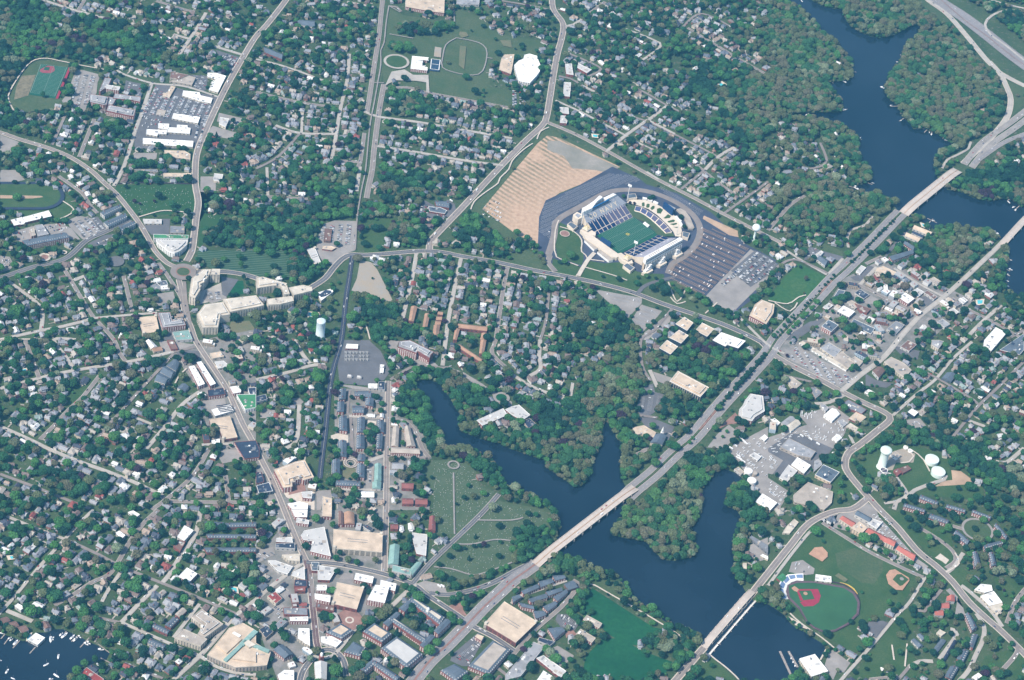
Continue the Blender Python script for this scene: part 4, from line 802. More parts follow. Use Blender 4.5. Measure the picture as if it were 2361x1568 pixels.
BL = '''5 W c F shop|T00 1690,835 1840,850 1850,880 1960,905 1945,950 1835,930 1810,918 1680,880|long white stepped-roof shop on the north side of the shopping car park
5 B c F shop|T00 1575,790 1620,800 1565,895 1500,885 1505,855 1540,860
6 W c F shop|T00 1915,670 1990,672 2085,700 2010,850 1925,825 1990,730 1910,700|white L-shaped shop at the corner of the wide avenue
6 b b F shop|T00 1640,740 1740,698 1805,715 1770,780 1650,760 1560,745
6 n b F shop|T00 1580,660 1740,690 1640,735 1565,715
5 W c F shop|T00 1600,1045 1845,1080 1825,1135 1585,1090
5 W c F shop|T00 1460,1137 1560,1142 1556,1195 1458,1180
5 W c F shop|T00 1552,1174 1630,1178 1632,1150 1728,1155 1730,1176 1757,1181 1750,1232 1540,1217
5 W c F shop|T00 1352,1192 1538,1200 1535,1235 1455,1235 1450,1255 1348,1235
6 W c F shop|T00 1318,1273 1783,1300 1778,1352 1700,1350 1318,1325|longest white shopping row at the foot of the big car park
5 B b F shop|T00 1515,1385 1700,1390 1755,1420 1755,1470 1600,1450 1515,1430
4 b w F bank|T00 1455,1010 1530,1020 1515,1065 1440,1050|small square grey drive-in bank standing in the shopping car park
8 w c F shop|T00 2030,1080 2115,1095 2080,1170 2020,1140
10 g k F school_building|T00 965,715 1030,722 995,795 925,845 912,835
12 g k F school_building|T00 825,865 1000,892 985,965 955,970 820,940
10 g k F school_building|T00 1060,860 1300,895 1290,940 1230,925 1040,905
14 g k F school_building|T00 1000,965 1250,1015 1235,1070 1190,1065 980,1020
9 g k F school_building|T00 1000,890 1075,905 1040,965 985,965
11 w k F school_building|T00 980,780 1110,800 1095,830 975,815
7 W k F school_hall|T01 207,437 448,372 478,425 230,482|long bright white-roofed hall beside the oval running track
7 W k F school_hall|T01 100,460 200,435 230,490 130,512
12 s k D school_building|T01 205,650 590,575 640,622 245,700|long slate-roofed red brick school behind the circular flower beds
9 g w F school_building|T01 320,510 390,500 450,590 350,610
9 b k F school_building|T01 270,545 310,530 330,600 290,610
14 w W F office_building|T01 1440,640 1730,648 1725,685 1660,745 1610,765 1560,750 1455,668|white triangular office building pointing at the roundabout
12 e W F office_building|T01 1415,592 1738,600 1734,634 1418,628|strip of green roof behind the white triangular office building
10 s w D townhouse_row|T01 925,390 1100,318 1122,345 965,425
10 s w D townhouse_row|T01 955,480 1155,398 1168,440 1000,520
10 s w D townhouse_row|T01 1080,530 1230,468 1250,500 1130,565
22 c c F apartment_building|T01 1765,1000 1870,915 1945,915 1930,965 1880,1035 1845,1050 1848,1100 1800,1180 1742,1160
22 c c F apartment_building|T01 1955,912 2030,912 2026,966 1938,962
20 c c F office_building|T01 1885,1240 2055,1215 2125,1330 2030,1345 2010,1450 1870,1450 1815,1330|beige office block with zigzag roof south of the roundabout
20 c c F office_building|T01 2055,1190 2361,1155 T11 75,1245 T01 2361,1262 2120,1308|long beige office block with two rows of windows
19 c c F apartment_building|T11 0,990 65,985 285,1045 270,1075 200,1062 150,1066 45,1082 10,1092
19 c c F apartment_building|T11 228,1065 285,1062 310,1140 262,1145
17 c c F apartment_building|T11 300,1085 430,1060 515,1078 520,1112 350,1152
17 c c F apartment_building|T11 100,1190 330,1162 350,1205 230,1235 112,1242
8 B k P parking_garage|T01 1270,1360 1440,1342 1470,1490 1320,1512
12 g k F office_building|T01 1455,1315 1570,1310 1590,1390 1690,1370 1715,1430 1500,1455
8 t w F office_building|T01 1590,1495 1740,1475 1775,1560 1625,1568
5 G w F warehouse|T01 1390,1065 1475,1035 1485,1095 1395,1112
6 W w F warehouse|T01 1480,1070 1545,1062 1565,1092 1490,1102
5 s w F warehouse|T01 1440,1032 1532,1018 1550,1055 1475,1068
5 B w F shop|T01 1500,28 1762,28 1765,60 1510,60
5 G b F shop|T00 1240,1560 1450,1560 T01 1460,20 1240,0
6 w c F shop|T01 1975,30 2058,40 2040,108 1970,95
5 w c F warehouse|T01 1320,452 1490,455 1490,492 1330,492
7 s w D cottage|T01 1675,442 1725,444 1730,500 1672,498
5 G b F workshop|T01 1570,515 1700,520 1700,580 1565,578
6 n n F clinic|T11 635,540 702,545 688,655 625,650|low dark-roofed clinic inside the curved car park
5 B k F clinic|T11 612,700 690,700 738,715 700,738 610,725
5 w b P parking_garage|T11 468,728 545,715 600,855 545,875
8 s k D church_hall|T11 1650,282 1780,290 1780,348 1665,330
6 s k G church_hall|T11 1590,335 1700,345 1760,372 1740,402 1600,378
8 W c F office_building|T11 562,1132 700,1092 712,1120 600,1205|small cream office with dark solar panels below the curving avenue
8 o k G apartment_row|T11 1430,1258 1488,1262 1455,1395 1408,1388
8 o k G apartment_row|T11 1557,1325 1605,1330 1577,1455 1535,1450
8 o k G apartment_row|T11 1680,1305 1727,1310 1720,1336 1674,1330
8 o k G apartment_row|T11 1665,1350 1718,1354 1712,1385 1660,1382
8 o k G apartment_row|T11 1655,1392 1707,1396 1700,1425 1650,1425
8 o k G apartment_row|T11 1640,1432 1697,1436 1680,1545 1628,1530
8 o k G apartment_row|T11 1865,1415 2135,1445 2128,1485 1858,1455
8 o k G apartment_row|T11 1835,1465 1880,1467 1852,1566 1818,1562
8 o k G apartment_row|T11 2082,1505 2135,1508 2110,1566 2068,1564
8 o k G apartment_row|T12 1880,40 2092,178 2072,205 1858,62
8 o k G apartment_row|T12 2072,0 2125,0 2100,128 2058,122
20 g k F apartment_building|T12 1320,10 1420,0 1640,108 1612,135 1600,165 1490,100 1480,120 1310,60|tall red brick apartment building curving above the pond
12 B d O office_building|T21 1590,1355 1672,1408 1615,1480 1508,1418|northernmost of the four square beige office blocks
12 B d O office_building|T21 1755,1408 1865,1465 1800,1535 1692,1478|eastern square beige office block with dark glass sides
12 B d O office_building|T21 1540,1474 1628,1526 1560,1598 1452,1545|middle square beige office block with dark glass sides
12 B d O office_building|T22 1430,0 1530,60 1462,130 1358,72|southernmost square beige office block beside the woods
13 W d O office_building|T21 1850,1568 1930,1496 T22 2155,8 2088,75 1985,42 1968,58|white-roofed office with dark glass beside the boulevard crossing
14 B c O office_building|T22 1530,285 1817,437 1738,522 1455,378|long beige government block with tall dark window bays
13 w k F office_building|T22 2200,495 2315,515 2330,655 2240,710 2215,745 2100,725 2097,640 2130,600 2150,555|stepped pale-roofed brick building beside the boulevard
10 w k F school_building|T12 2035,740 2280,630 2320,690 2088,788|long flat school wing overlooking the creek
10 w k F school_building|T12 2300,640 2361,612 T22 65,597 168,690 95,740 0,690
7 d b F school_building|T22 100,745 165,722 217,770 152,815
8 s c G church|T22 1325,868 1425,882 1385,965 1275,945|slate-roofed brick church near the boulevard with white steeple beside
7 B c F church_hall|T22 1112,808 1215,785 1330,852 1300,905 1200,862 1150,872
4 w W F petrol_station|T31 860,878 905,900 850,960 812,932
8 B c F office_building|T31 1000,905 1060,885 1190,945 1150,985 990,930
10 W k F office_building|T31 1205,1175 1265,1130 1352,1185 1290,1232
6 w b F shop|T31 1315,1125 1375,1088 1442,1125 1385,1170
5 d w F shop|T31 800,1132 850,1098 935,1150 882,1188
10 W w O office_building|T31 640,1300 695,1250 802,1305 747,1355
12 s k F office_building|T31 495,1440 560,1380 650,1430 582,1492
5 s w F shop|T31 610,1165 650,1102 712,1112 680,1180
5 w n F shop|T31 505,1265 560,1225 600,1247 545,1292
6 n k F shop|T31 800,1230 945,1282 912,1322 850,1300
5 s b F shop|T31 790,1372 985,1460 950,1512 760,1425
6 G w F warehouse|T31 1180,1392 1260,1427 1180,1512 1095,1467
6 B w G boat_shed|T31 1355,508 1525,575 1490,605 1335,540
6 B w G boat_shed|T31 1280,575 1422,632 1385,658 1262,606
5 d w G boat_shed|T31 1340,562 1440,605 1425,625 1325,580
9 s k G apartment_building|T31 1115,797 1330,735 1345,768 1150,837
9 s k G apartment_building|T31 1265,655 1350,705 1340,742 1250,680
7 s w G church|T31 450,822 482,790 562,837 525,882
7 w W F church_hall|T31 415,790 490,742 512,757 460,817
9 W w F shop|T31 2100,1450 2200,1502 T32 2060,98 1985,70 1995,0
7 s k F shop|T32 2140,90 2361,-60 2361,90 2320,135|large slate shop building with white front at the right edge
5 g c F shop|T32 480,72 560,20 680,90 612,162
5 b c F shop|T32 600,165 680,102 730,142 800,192 738,262 632,192
5 c W F shop|T32 290,22 315,6 742,262 722,277|long narrow cream shopfront canopy above the busy car park
9 b c F office_building|T32 1070,200 1135,155 1250,210 1325,277 1260,345 1200,302
8 n w G church|T32 965,282 1015,245 1078,282 1022,347|brown gabled church north of the crossroads car park
9 W d F office_building|T32 1290,662 1325,632 1387,665 1350,702
4 W w F petrol_station|T32 890,482 925,452 985,482 955,527
6 n w F shop|T32 1222,62 1290,0 1372,42 1302,102
9 g c F apartment_building|T31 1510,1568 T32 1580,0 1622,12 1572,82 1510,45
6 s s G community_hall|T32 1600,352 1650,300 1742,322 1690,382
6 G k F garage|T32 650,612 740,545 910,640 862,682 790,647
5 B k F garage|T32 745,722 820,655 907,712 840,767
7 W W G storage_tent|T32 515,692 590,630 662,682 592,747|big white gabled tent in the depot yard
6 c W G storage_shed|T32 165,797 255,732 302,772 212,842
6 g w G storage_shed|T32 122,762 200,702 252,730 165,793
5 W W G storage_tent|T32 590,907 635,870 682,902 635,937
4 c c F storage_shed|T32 720,792 760,765 845,817 812,842
8 g b F workshop|T32 115,987 190,902 440,1027 397,1087 275,1062
8 W b F workshop|T32 270,1080 395,1155 332,1230 215,1150
6 w c F workshop|T32 190,1150 272,1205 172,1312 105,1267
8 s B F workshop|T32 510,1147 660,1218 577,1312 435,1242|slate blue flat-roofed workshop with tan walls by the winding road
7 b b F workshop|T32 370,1310 600,1400 587,1500 520,1562 240,1490 235,1430|sprawling weathered grey workshop roof at the depot's south end
8 W b F storage_shed|T22 2310,1415 T32 85,1500 20,1570 T22 2245,1490
7 b W F pump_house|T32 1170,1022 1225,1060 1187,1090 1130,1052|white-roofed pump house beside the bulbous water tower
6 n k F pump_house|T32 1205,1185 1288,1155 1322,1187 1245,1228
6 k k F pump_house|T32 1160,1200 1198,1182 1240,1215 1195,1250
9 s k D barracks|T32 1410,1425 1572,1492 1555,1522 1395,1462
9 s k D barracks|T32 1262,1505 1450,1562 1442,1590 1248,1537
9 s k D barracks|T32 1650,1515 1822,1562 1815,1590 1640,1545
9 s k D barracks|T33 1500,30 1672,92 1652,130 1482,72
9 s k D barracks|T33 1890,-5 2062,60 2047,82 1880,22
9 s k D barracks|T33 1740,182 1862,282 1832,322 1710,222
9 s k D barracks|T33 2105,117 2212,242 2190,270 2085,150
9 s k D barracks|T33 1990,322 2152,282 2167,307 2000,362
9 s k D barracks|T33 1885,390 1932,390 1960,510 1905,520
9 s k D barracks|T33 2035,392 2080,397 2107,510 2060,517
9 s k D barracks|T33 1815,962 1857,950 1930,1082 1880,1112
9 s k D barracks|T33 1880,1152 1937,1147 1892,1270 1850,1252
9 s k D barracks|T33 1780,1290 1852,1297 1800,1402 1740,1372
9 s k D barracks|T33 1682,1440 1757,1452 1690,1562 1630,1532
4 d s G garage_row|T33 1715,1197 1742,1212 1630,1397 1605,1382
4 s s G garage_row|T33 1592,1190 1642,1207 1562,1312 1520,1287
7 W c F chapel|T33 1905,732 1962,682 2060,692 2072,742 2000,762
7 W c F school_building|T33 1960,792 2082,747 2162,852 2042,882
6 c c F school_building|T33 2042,884 2160,856 2172,902 2122,962 2062,922
9 R c G museum_wing|T33 660,82 700,55 812,117 782,162
9 R c G museum_wing|T33 900,200 937,165 1120,262 1090,305
11 R c G museum_wing|T33 1085,300 1110,250 1185,288 1160,335
9 R c G museum_wing|T33 1180,362 1212,332 1367,412 1342,467
12 B B F office_building|T33 765,160 842,105 917,162 862,217|square sandy block between the red-tiled roofs
8 s w V workshop|T33 800,40 832,5 962,77 932,112
8 w w F workshop|T33 920,120 960,76 1055,112 1002,172
5 W c F marquee|T33 440,592 583,612 585,665 435,647|long white marquee behind the right-hand baseball stand
6 e k G clubhouse|T33 80,625 130,585 170,625 130,665|green-roofed clubhouse behind the baseball home plate
9 W c F boathouse|T33 290,1370 432,1328 555,1485 400,1535|white boathouse with grey centre roof on the creek quay
4 c c F pavilion|T33 170,150 242,80 282,112 200,215 132,212
8 R w G villa|T33 1650,800 1720,785 1722,842 1648,840
8 R w G villa|T33 1595,865 1665,850 1672,902 1598,905
8 R w G villa|T33 1538,935 1608,920 1618,972 1540,970
5 s w G villa|T33 1320,1200 1365,1190 1432,1250 1385,1268
5 s w G villa|T33 1375,1150 1415,1142 1460,1185 1420,1200
5 c c F pavilion|T33 1555,1130 1585,1100 1640,1130 1600,1160
4 W w F garage|T33 1880,1540 1940,1500 1975,1530 1920,1568
8 G G F clubhouse|T23 2190,250 2210,235 2361,325 2361,390
5 W c F clubhouse|T23 2290,420 2310,405 2361,430 2361,455
4 c c F kiosk|T23 2128,487 2165,487 2165,540 2130,540
9 s k G townhouse_row|T23 375,605 482,600 495,627 400,652
9 s k G townhouse_row|T23 245,660 360,632 387,665 265,712
9 s k G townhouse_row|T23 85,745 235,682 252,715 110,777
9 s k G townhouse_row|T23 310,755 455,715 467,745 340,792
9 s k G townhouse_row|T23 150,820 310,770 330,807 180,852
9 s k G townhouse_row|T23 380,802 500,730 517,760 420,842
9 s k G townhouse_row|T23 285,890 400,840 417,870 330,937
9 s k G townhouse_row|T23 60,850 190,880 205,917 90,892
9 s k G townhouse_row|T23 200,930 290,930 317,967 220,1002
9 s k G townhouse_row|T23 0,802 60,780 85,802 10,852
8 s n G townhouse_row|T23 480,682 555,650 605,710 520,737
9 b k F dormitory|T23 690,967 832,1045 802,1090 655,1010|upper of two long grey-roofed brick dormitories by the playing field
9 b k F dormitory|T23 632,1095 772,1180 738,1222 590,1142|lower of two long grey-roofed brick dormitories by the playing field
12 B k P parking_garage|T13 2290,842 T23 235,1030 35,1222 T13 2105,1045|huge beige car park deck right of the bottom street crossing
9 g w F office_building|T23 200,1215 300,1260 80,1530 -60,1568 -60,1520
8 w k F office_building|T23 225,1365 290,1340 500,1485 450,1545
9 W w F office_building|T23 290,1480 385,1540 345,1590 230,1568
9 s k G college_hall|T23 330,1092 440,1080 490,1112 395,1190
7 d w F college_hall|T23 250,1172 395,1212 350,1250 240,1205
10 b k M office_building|T13 1955,1440 2185,1202 2350,1290 2150,1520|slate-roofed square office with dark courtyard at the lower right
9 s k M office_building|T13 1700,1480 1830,1418 1960,1490 1840,1580
13 c k M state_building|T13 1400,830 1465,806 1745,990 1695,1060|long slate-roofed brick government hall with white cupola
13 s k G state_building|T13 1318,905 1435,805 1478,822 1372,938
13 s k G state_building|T13 1747,1002 1797,1032 1682,1147 1640,1112
13 c k M state_building|T13 1215,1005 1265,990 1600,1200 1560,1240
13 s k G state_building|T13 1172,1040 1292,940 1328,962 1220,1077
13 s k G state_building|T13 1602,1150 1652,1167 1552,1272 1510,1245
13 w k M courthouse|T13 1150,1275 1297,1165 1542,1332 1390,1460|square brick courthouse with broad pale roof deck
13 B k M state_building|T13 985,1120 1092,1040 1257,1142 1160,1222
12 s k D state_building|T13 960,1470 1070,1380 1110,1410 1010,1500
12 s k D state_building|T13 1060,1415 1105,1390 1330,1540 1290,1580
11 w k G church|T13 540,1405 655,1405 650,1560 552,1568|pale-roofed church inside the bottom street circle
14 B c P parking_garage|T13 712,175 1168,215 1163,388 705,350|big rectangular beige parking deck behind the curved garden
10 w k F office_building|T13 415,235 445,190 630,155 690,425 500,378 532,285 435,275|light grey notched flat roof wedged at the street junction
12 B k P parking_garage|T13 745,665 995,715 930,915 700,860|square beige parking deck next to the white office roofs
10 W k F office_building|T13 920,580 1085,615 1072,675 905,640
10 W k F office_building|T13 1150,645 1295,680 1282,745 1142,710
15 W k F office_building|T13 1100,690 1230,702 1187,855 1025,825
10 t w G college_hall|T13 1235,325 1325,325 1312,500 1218,500
10 t w F college_hall|T13 1258,505 1425,545 1430,600 1253,560
10 t w G college_hall|T13 1420,545 1480,480 1527,490 1440,602
6 w k F shop|T13 1440,207 1580,225 1567,420 1480,400 1450,290
10 B k F apartment_building|T12 615,1440 700,1462 T13 697,60 610,55
9 o k V church_hall|T13 810,22 905,25 910,130 815,130
9 n k G church_hall|T13 760,10 803,18 808,130 760,130
10 W k F shop|T13 330,0 475,0 470,65 360,62
9 w k F shop|T13 380,70 490,95 485,130 370,112
8 w k F shop|T13 190,258 330,250 340,298 185,292
8 d w F shop|T13 180,310 355,302 360,355 180,345
9 c c F shop|T13 240,412 400,402 405,470 300,460
8 w k F shop|T13 570,507 745,535 680,645 570,640
8 s k F shop|T13 512,480 580,482 585,558 515,555
9 W k F shop|T13 560,690 650,690 655,740 560,740
9 W k F shop|T13 540,770 687,790 682,850 545,820
8 n k F shop|T13 555,860 720,882 720,930 560,905
10 W k F hotel|T13 310,987 480,982 480,1022 315,1022
9 W c F shop|T13 390,1090 492,1092 497,1250 385,1180
7 G k F shop|T13 250,900 470,900 475,970 258,960
8 k k F shop|T13 355,715 455,710 455,745 360,745
8 d k F shop|T13 360,640 470,645 470,705 350,700
7 w w F shop|T13 110,465 180,465 340,520 292,590 200,560
9 w c F shop|T13 340,572 445,522 452,640 328,602
8 r c F shop|T13 105,792 180,752 242,815 182,862
9 B k M college_hall|T13 645,1130 780,1042 900,1112 790,1192
8 W w F shop|T13 598,1168 700,1165 792,1212 740,1262 600,1215
9 s k M college_hall|T13 808,1312 900,1212 1012,1272 962,1352
8 d b F shop|T13 30,1100 100,1060 160,1120 90,1180
9 s k G college_hall|T13 160,1290 250,1240 340,1330 260,1370
9 W k F shop|T13 200,1520 260,1475 350,1480 350,1568 215,1568
13 B b F community_college|T03 1910,1335 2110,1090 2240,1040 2361,1110 T13 0,1225 135,1310 100,1430 T03 2361,1440 2170,1450|large tan complex with pale teal glazed ridge near the bottom
14 b c F hotel|T03 1765,985 1860,910 1950,975 2060,1050 1880,1180 1820,1150 1870,1060|grey terraced hotel roof with white edges, upper wing
14 b c F hotel|T03 1610,1175 1690,1095 1820,1150 1910,1190 1850,1252|grey terraced hotel roof with white edges, lower wing
9 W k F office_building|T03 1645,612 1725,530 1820,587 1745,665|white square-roofed brick office at the left of the market streets
9 W w F office_building|T03 1635,245 1700,142 1785,187 1700,282
8 n k F shop|T03 1600,330 1640,275 1710,290 1660,380
7 W w F yacht_club|T03 255,1192 330,1132 415,1177 347,1242|white yacht clubhouse on a pier in the harbour
8 W w F villa|T03 135,882 165,860 225,895 192,922
8 W w F villa|T03 1068,207 1100,190 1155,232 1120,267
9 n w G townhouse_row|T03 0,1000 60,985 95,1020 35,1050
9 n w G townhouse_row|T03 75,1040 140,1025 175,1065 115,1095
9 n w G townhouse_row|T03 160,1080 225,1065 265,1105 205,1135
9 n w G townhouse_row|T03 375,1035 440,1030 472,1080 415,1095
8 r w F apartment_building|T03 740,1500 800,1450 960,1560 900,1600
7 s k D townhouse_row|T03 1400,1080 1430,1045 1570,1110 1540,1145
7 s k D townhouse_row|T03 1520,1060 1600,985 1650,1010 1575,1085
7 b k G townhouse_row|T03 1615,960 1680,900 1720,930 1660,990
7 s w D townhouse_row|T03 1360,1225 1390,1180 1540,1245 1500,1285
7 s k D townhouse_row|T03 1890,105 2060,112 2060,158 1895,150
7 s k D townhouse_row|T03 2080,118 2361,110 2361,152 2080,160
7 s k D townhouse_row|T03 1905,220 2361,225 2361,262 1920,258
7 s k D townhouse_row|T03 1880,345 2361,345 2361,385 1910,390
11 W k F apartment_building|T02 1815,205 1855,195 1990,400 1940,420
11 W k F apartment_building|T02 1740,245 1790,235 1890,402 1830,425
9 s w G townhouse_row|T02 1425,372 1470,300 1570,350 1520,402
9 s w G townhouse_row|T02 1475,295 1530,240 1615,290 1575,348
9 s w G townhouse_row|T02 1535,235 1600,180 1655,205 1620,285
7 s w G shop|T02 1635,440 1680,400 1740,430 1700,475
9 d k F office_building|T02 1915,462 2060,440 2080,500 1920,522
8 W w F office_building|T02 1950,642 2120,592 2155,650 1985,700|white office with rows of solar panels on the old main street
9 B k P parking_garage|T02 1930,732 2120,700 2190,895 2060,915 2012,790 1945,780
9 d k F office_building|T02 2160,942 2361,925 T12 30,1000 30,1080 T02 2255,1097
10 e W F hotel|T02 2182,502 2361,500 2361,620 2262,640|white hotel with green copper roof edge on the main street
9 W k F shop|T02 2120,432 2210,422 2222,480 2152,492
9 d W F hotel|T02 2285,442 2361,435 2361,502 2302,500
6 B c F shop|T02 1935,122 2030,105 2067,150 1960,170
6 w c F shop|T02 1980,200 2060,190 2120,240 2010,262
6 W c G shop|T02 1345,10 1390,0 1450,60 1392,80
6 o c G shop|T02 1400,77 1480,60 1502,95 1420,107
6 n k F shop|T02 1540,0 1600,0 1640,80 1580,85
6 W b F warehouse|T02 1950,925 2025,910 2027,950 1955,960
15 B k F office_building|T12 165,1195 360,1122 450,1105 535,1265 440,1292 418,1272 330,1300 335,1350 250,1362|large beige-roofed brick office round a brick courtyard
9 d k F shop|T12 0,1220 50,1215 75,1305 0,1328
10 d w O office_building|T12 5,1342 120,1312 155,1390 25,1412
10 w k F shop|T12 420,1402 520,1395 512,1460 432,1452
9 W k F shop|T12 290,1510 400,1490 480,1510 T13 475,-6 335,-6
5 W k F shop|T12 835,35 942,40 940,78 825,75
5 W w F workshop|T12 1145,225 1182,228 1175,300 1140,300
7 W w F workshop|T12 1035,402 1120,402 1118,445 1035,442
7 d w F workshop|T12 1130,382 1190,382 1188,458 1127,455
8 d w F shop|T12 0,520 90,500 105,545 0,575
10 B k F school_building|T10 1380,-20 1740,-20 1735,120 1590,100 1380,60|big beige-roofed school at the top edge of the park
8 g w F school_building|T10 1850,-30 2065,-30 2058,40 1850,40
9 W k F school_building|T10 1440,515 1592,530 1582,555 1542,550 1530,612 1582,620 1580,650 1425,632|white-roofed school beside the blue courts
8 B k F school_building|T10 2290,503 2361,500 T20 22,500 0,640 T10 2350,680 2240,640 2262,540
11 W W F school_hall|T20 160,495 195,505 230,515 245,560 262,600 255,660 225,700 165,765 100,755 60,740 30,640 20,600 60,560 105,540 115,505|bright white stepped octagonal hall near the avenue
6 s w G church|T10 375,182 540,192 540,250 380,222
8 s k G church|T10 70,430 250,500 238,545 80,482
8 w k F apartment_building|T20 490,590 550,586 567,690 502,680
8 w k F apartment_building|T20 612,585 735,642 692,672 602,622
8 w k F apartment_building|T20 480,757 545,762 532,890 472,880
8 w k F apartment_building|T20 440,987 520,992 525,1050 445,1040
8 w k F apartment_building|T20 450,1062 520,1072 505,1135 442,1130
5 s w G house|T20 -5,300 20,290 40,330 10,340
14 B k F office_building|T21 2240,1240 2300,1195 T31 60,1240 50,1320 T21 2345,1420 2190,1340|brick and cream block between the lawn and the car park
9 s k D townhouse_row|T12 765,460 832,450 825,545 765,550
9 s k D townhouse_row|T12 750,575 815,570 810,662 745,660
9 s k D townhouse_row|T12 765,715 837,700 842,840 765,830
9 s k D townhouse_row|T12 755,935 835,930 835,1080 760,1070
9 s k D townhouse_row|T12 700,1112 775,1100 772,1240 700,1230
9 s k D townhouse_row|T12 935,722 1005,715 1000,855 930,850
9 s k D townhouse_row|T12 930,882 1000,880 1002,1000 925,1000
9 s k D townhouse_row|T12 940,1060 1010,1060 1005,1120 935,1115
9 s k D townhouse_row|T12 935,1142 1000,1150 1000,1270 930,1260
9 s k D townhouse_row|T12 740,1290 960,1302 960,1350 735,1340
9 s k D townhouse_row|T12 910,472 1060,470 1060,530 910,515
9 s k D townhouse_row|T12 890,605 1002,610 992,670 890,670
9 s k D townhouse_row|T12 1010,540 1085,540 1080,612 1010,600
9 s k D townhouse_row|T12 1120,742 1180,745 1177,850 1115,840
9 s k D townhouse_row|T12 1115,872 1170,870 1162,1000 1110,1000
9 b k G townhouse_row|T12 1265,800 1320,800 1312,985 1250,975
9 b k G townhouse_row|T12 1365,805 1420,800 1472,980 1390,980
9 b k G townhouse_row|T12 1245,985 1500,1002 1512,1050 1245,1040
9 t w G townhouse_row|T12 1095,1145 1157,1145 1155,1300 1090,1300
7 t w G townhouse_row|T12 1075,1310 1155,1312 1150,1375 1073,1367
8 k k G townhouse_row|T12 1345,1318 1455,1320 1450,1370 1345,1365
8 k k G townhouse_row|T12 1350,1460 1450,1462 1450,1510 1350,1508
8 k k G townhouse_row|T12 1470,1462 1580,1465 1580,1515 1470,1512
8 k k G townhouse_row|T13 1600,60 1655,60 1655,190 1590,185
7 g w G townhouse_row|T12 1255,1130 1360,1135 1358,1190 1252,1185
7 W w G townhouse_row|T12 970,1395 1090,1398 1088,1450 970,1448
7 k k G townhouse_row|T13 1240,130 1310,132 1310,175 1240,172
10 B k F office_building|T13 2020,1165 2040,1145 2100,1165 2080,1205'''
BL += '''
5 W w F shop|T32 30,735 60,720 115,762 85,787
5 W w F shop|T32 832,390 872,385 887,435 832,447
5 g w F garage|T32 640,745 690,730 735,767 690,802
7 b c F office_building|T32 160,352 217,335 312,402 240,462
6 G b F office_building|T32 385,440 432,430 502,482 440,537
6 b w F shop|T31 1820,1140 1852,1125 1907,1162 1880,1192
6 w w F shop|T31 1758,1192 1800,1170 1842,1202 1800,1237
6 n w F shop|T31 1440,1130 1472,1110 1562,1170 1530,1192
6 b w F shop|T32 760,180 800,150 875,200 840,240
5 b w F shop|T31 730,1215 770,1200 850,1250 800,1280
5 w w F garage|T22 2190,1060 2235,1035 2300,1075 2265,1110
5 W w F garage|T22 2290,900 2330,870 2361,900 2330,930
5 g w F garage|T32 430,1115 480,1090 500,1150 420,1215
6 g w F workshop|T32 480,600 520,590 560,625 530,660
6 b w F workshop|T22 2050,1190 2090,1170 2140,1215 2110,1240
6 W w F office_building|T03 1180,20 1220,0 1290,40 1250,70
6 b w F shop|T31 1480,1010 1530,985 1600,1030 1560,1060
7 w k F shop|T31 1670,1290 1710,1270 1760,1310 1720,1340
7 g w F shop|T31 1560,1400 1610,1370 1680,1420 1630,1450'''
BLD = [building(l) for l in BL.split('\n')]

# glazed teal ridges, raised galleries and skylights of the tan college
for o in BLD:
    if o.name.startswith('community_college'):
        for a, c, w in (('T03 2075,1395', 'T03 2225,1250', 7), ('T03 2225,1250', 'T03 2361,1120', 9), ('T03 2250,1215', 'T13 120,1310', 7)):
            p, q = GP(a+c[3:] if False else a+' '+c, 13); ubox('glazed_ridge', PM('t', 'roof'), o, ((p[0]+q[0])/2, (p[1]+q[1])/2, 12.4), (math.dist(p[:2], q[:2]), w, 3.2), math.atan2(q[1]-p[1], q[0]-p[0]))
        for l, hh, mk in (('T03 2120,1150 2160,1120 2225,1155 2185,1190', 1.2, 'W'), ('T03 2250,1225 2290,1195 2361,1240 2300,1265', 4, 'c'), ('T03 1990,1240 2130,1130 2230,1190 2090,1320', 2.2, 'B'), ('T03 2140,1370 2260,1260 2361,1310 2361,1400', 2.6, 'B')):
            g = GP(l, 13+hh); b = MB(); b.top(g, 0, 12.4); b.build('roof_terrace', PM(mk, 'roof'), o)
# ================================================================ STADIUM
def S3(s, z=None):
    """'x,y,z' triples (or x,y with one z) on the stadium sheet"""
    out = []
    for t in s.split():
        q = [float(v) for v in t.split(',')]; zz = q[2] if len(q) > 2 else z
        out.append(G(1291.2+q[0]*.14063, 433.5+q[1]*.14063, zz))
    return out
def lerp3(a, b, t): return tuple(a[i]+(b[i]-a[i])*t for i in range(3))
def solid(pts, name, m1, parent, m2=None, skirt=0):
    b = MB(); b.top(pts, 0, skirt, 1 if m2 else 0); return b.build(name, [m1, m2] if m2 else m1, parent)
def strip3(a, b_, w, name, m_, parent, up=.25):
    d = Vector(b_)-Vector(a); nrm = Vector((-d.y, d.x, 0)).normalized()*w/2; u = Vector((0, 0, up)); b = MB()
    b.add([Vector(a)-nrm+u, Vector(b_)-nrm+u, Vector(b_)+nrm+u, Vector(a)+nrm+u], [(0, 1, 2, 3)]); return b.build(name, m_, parent)
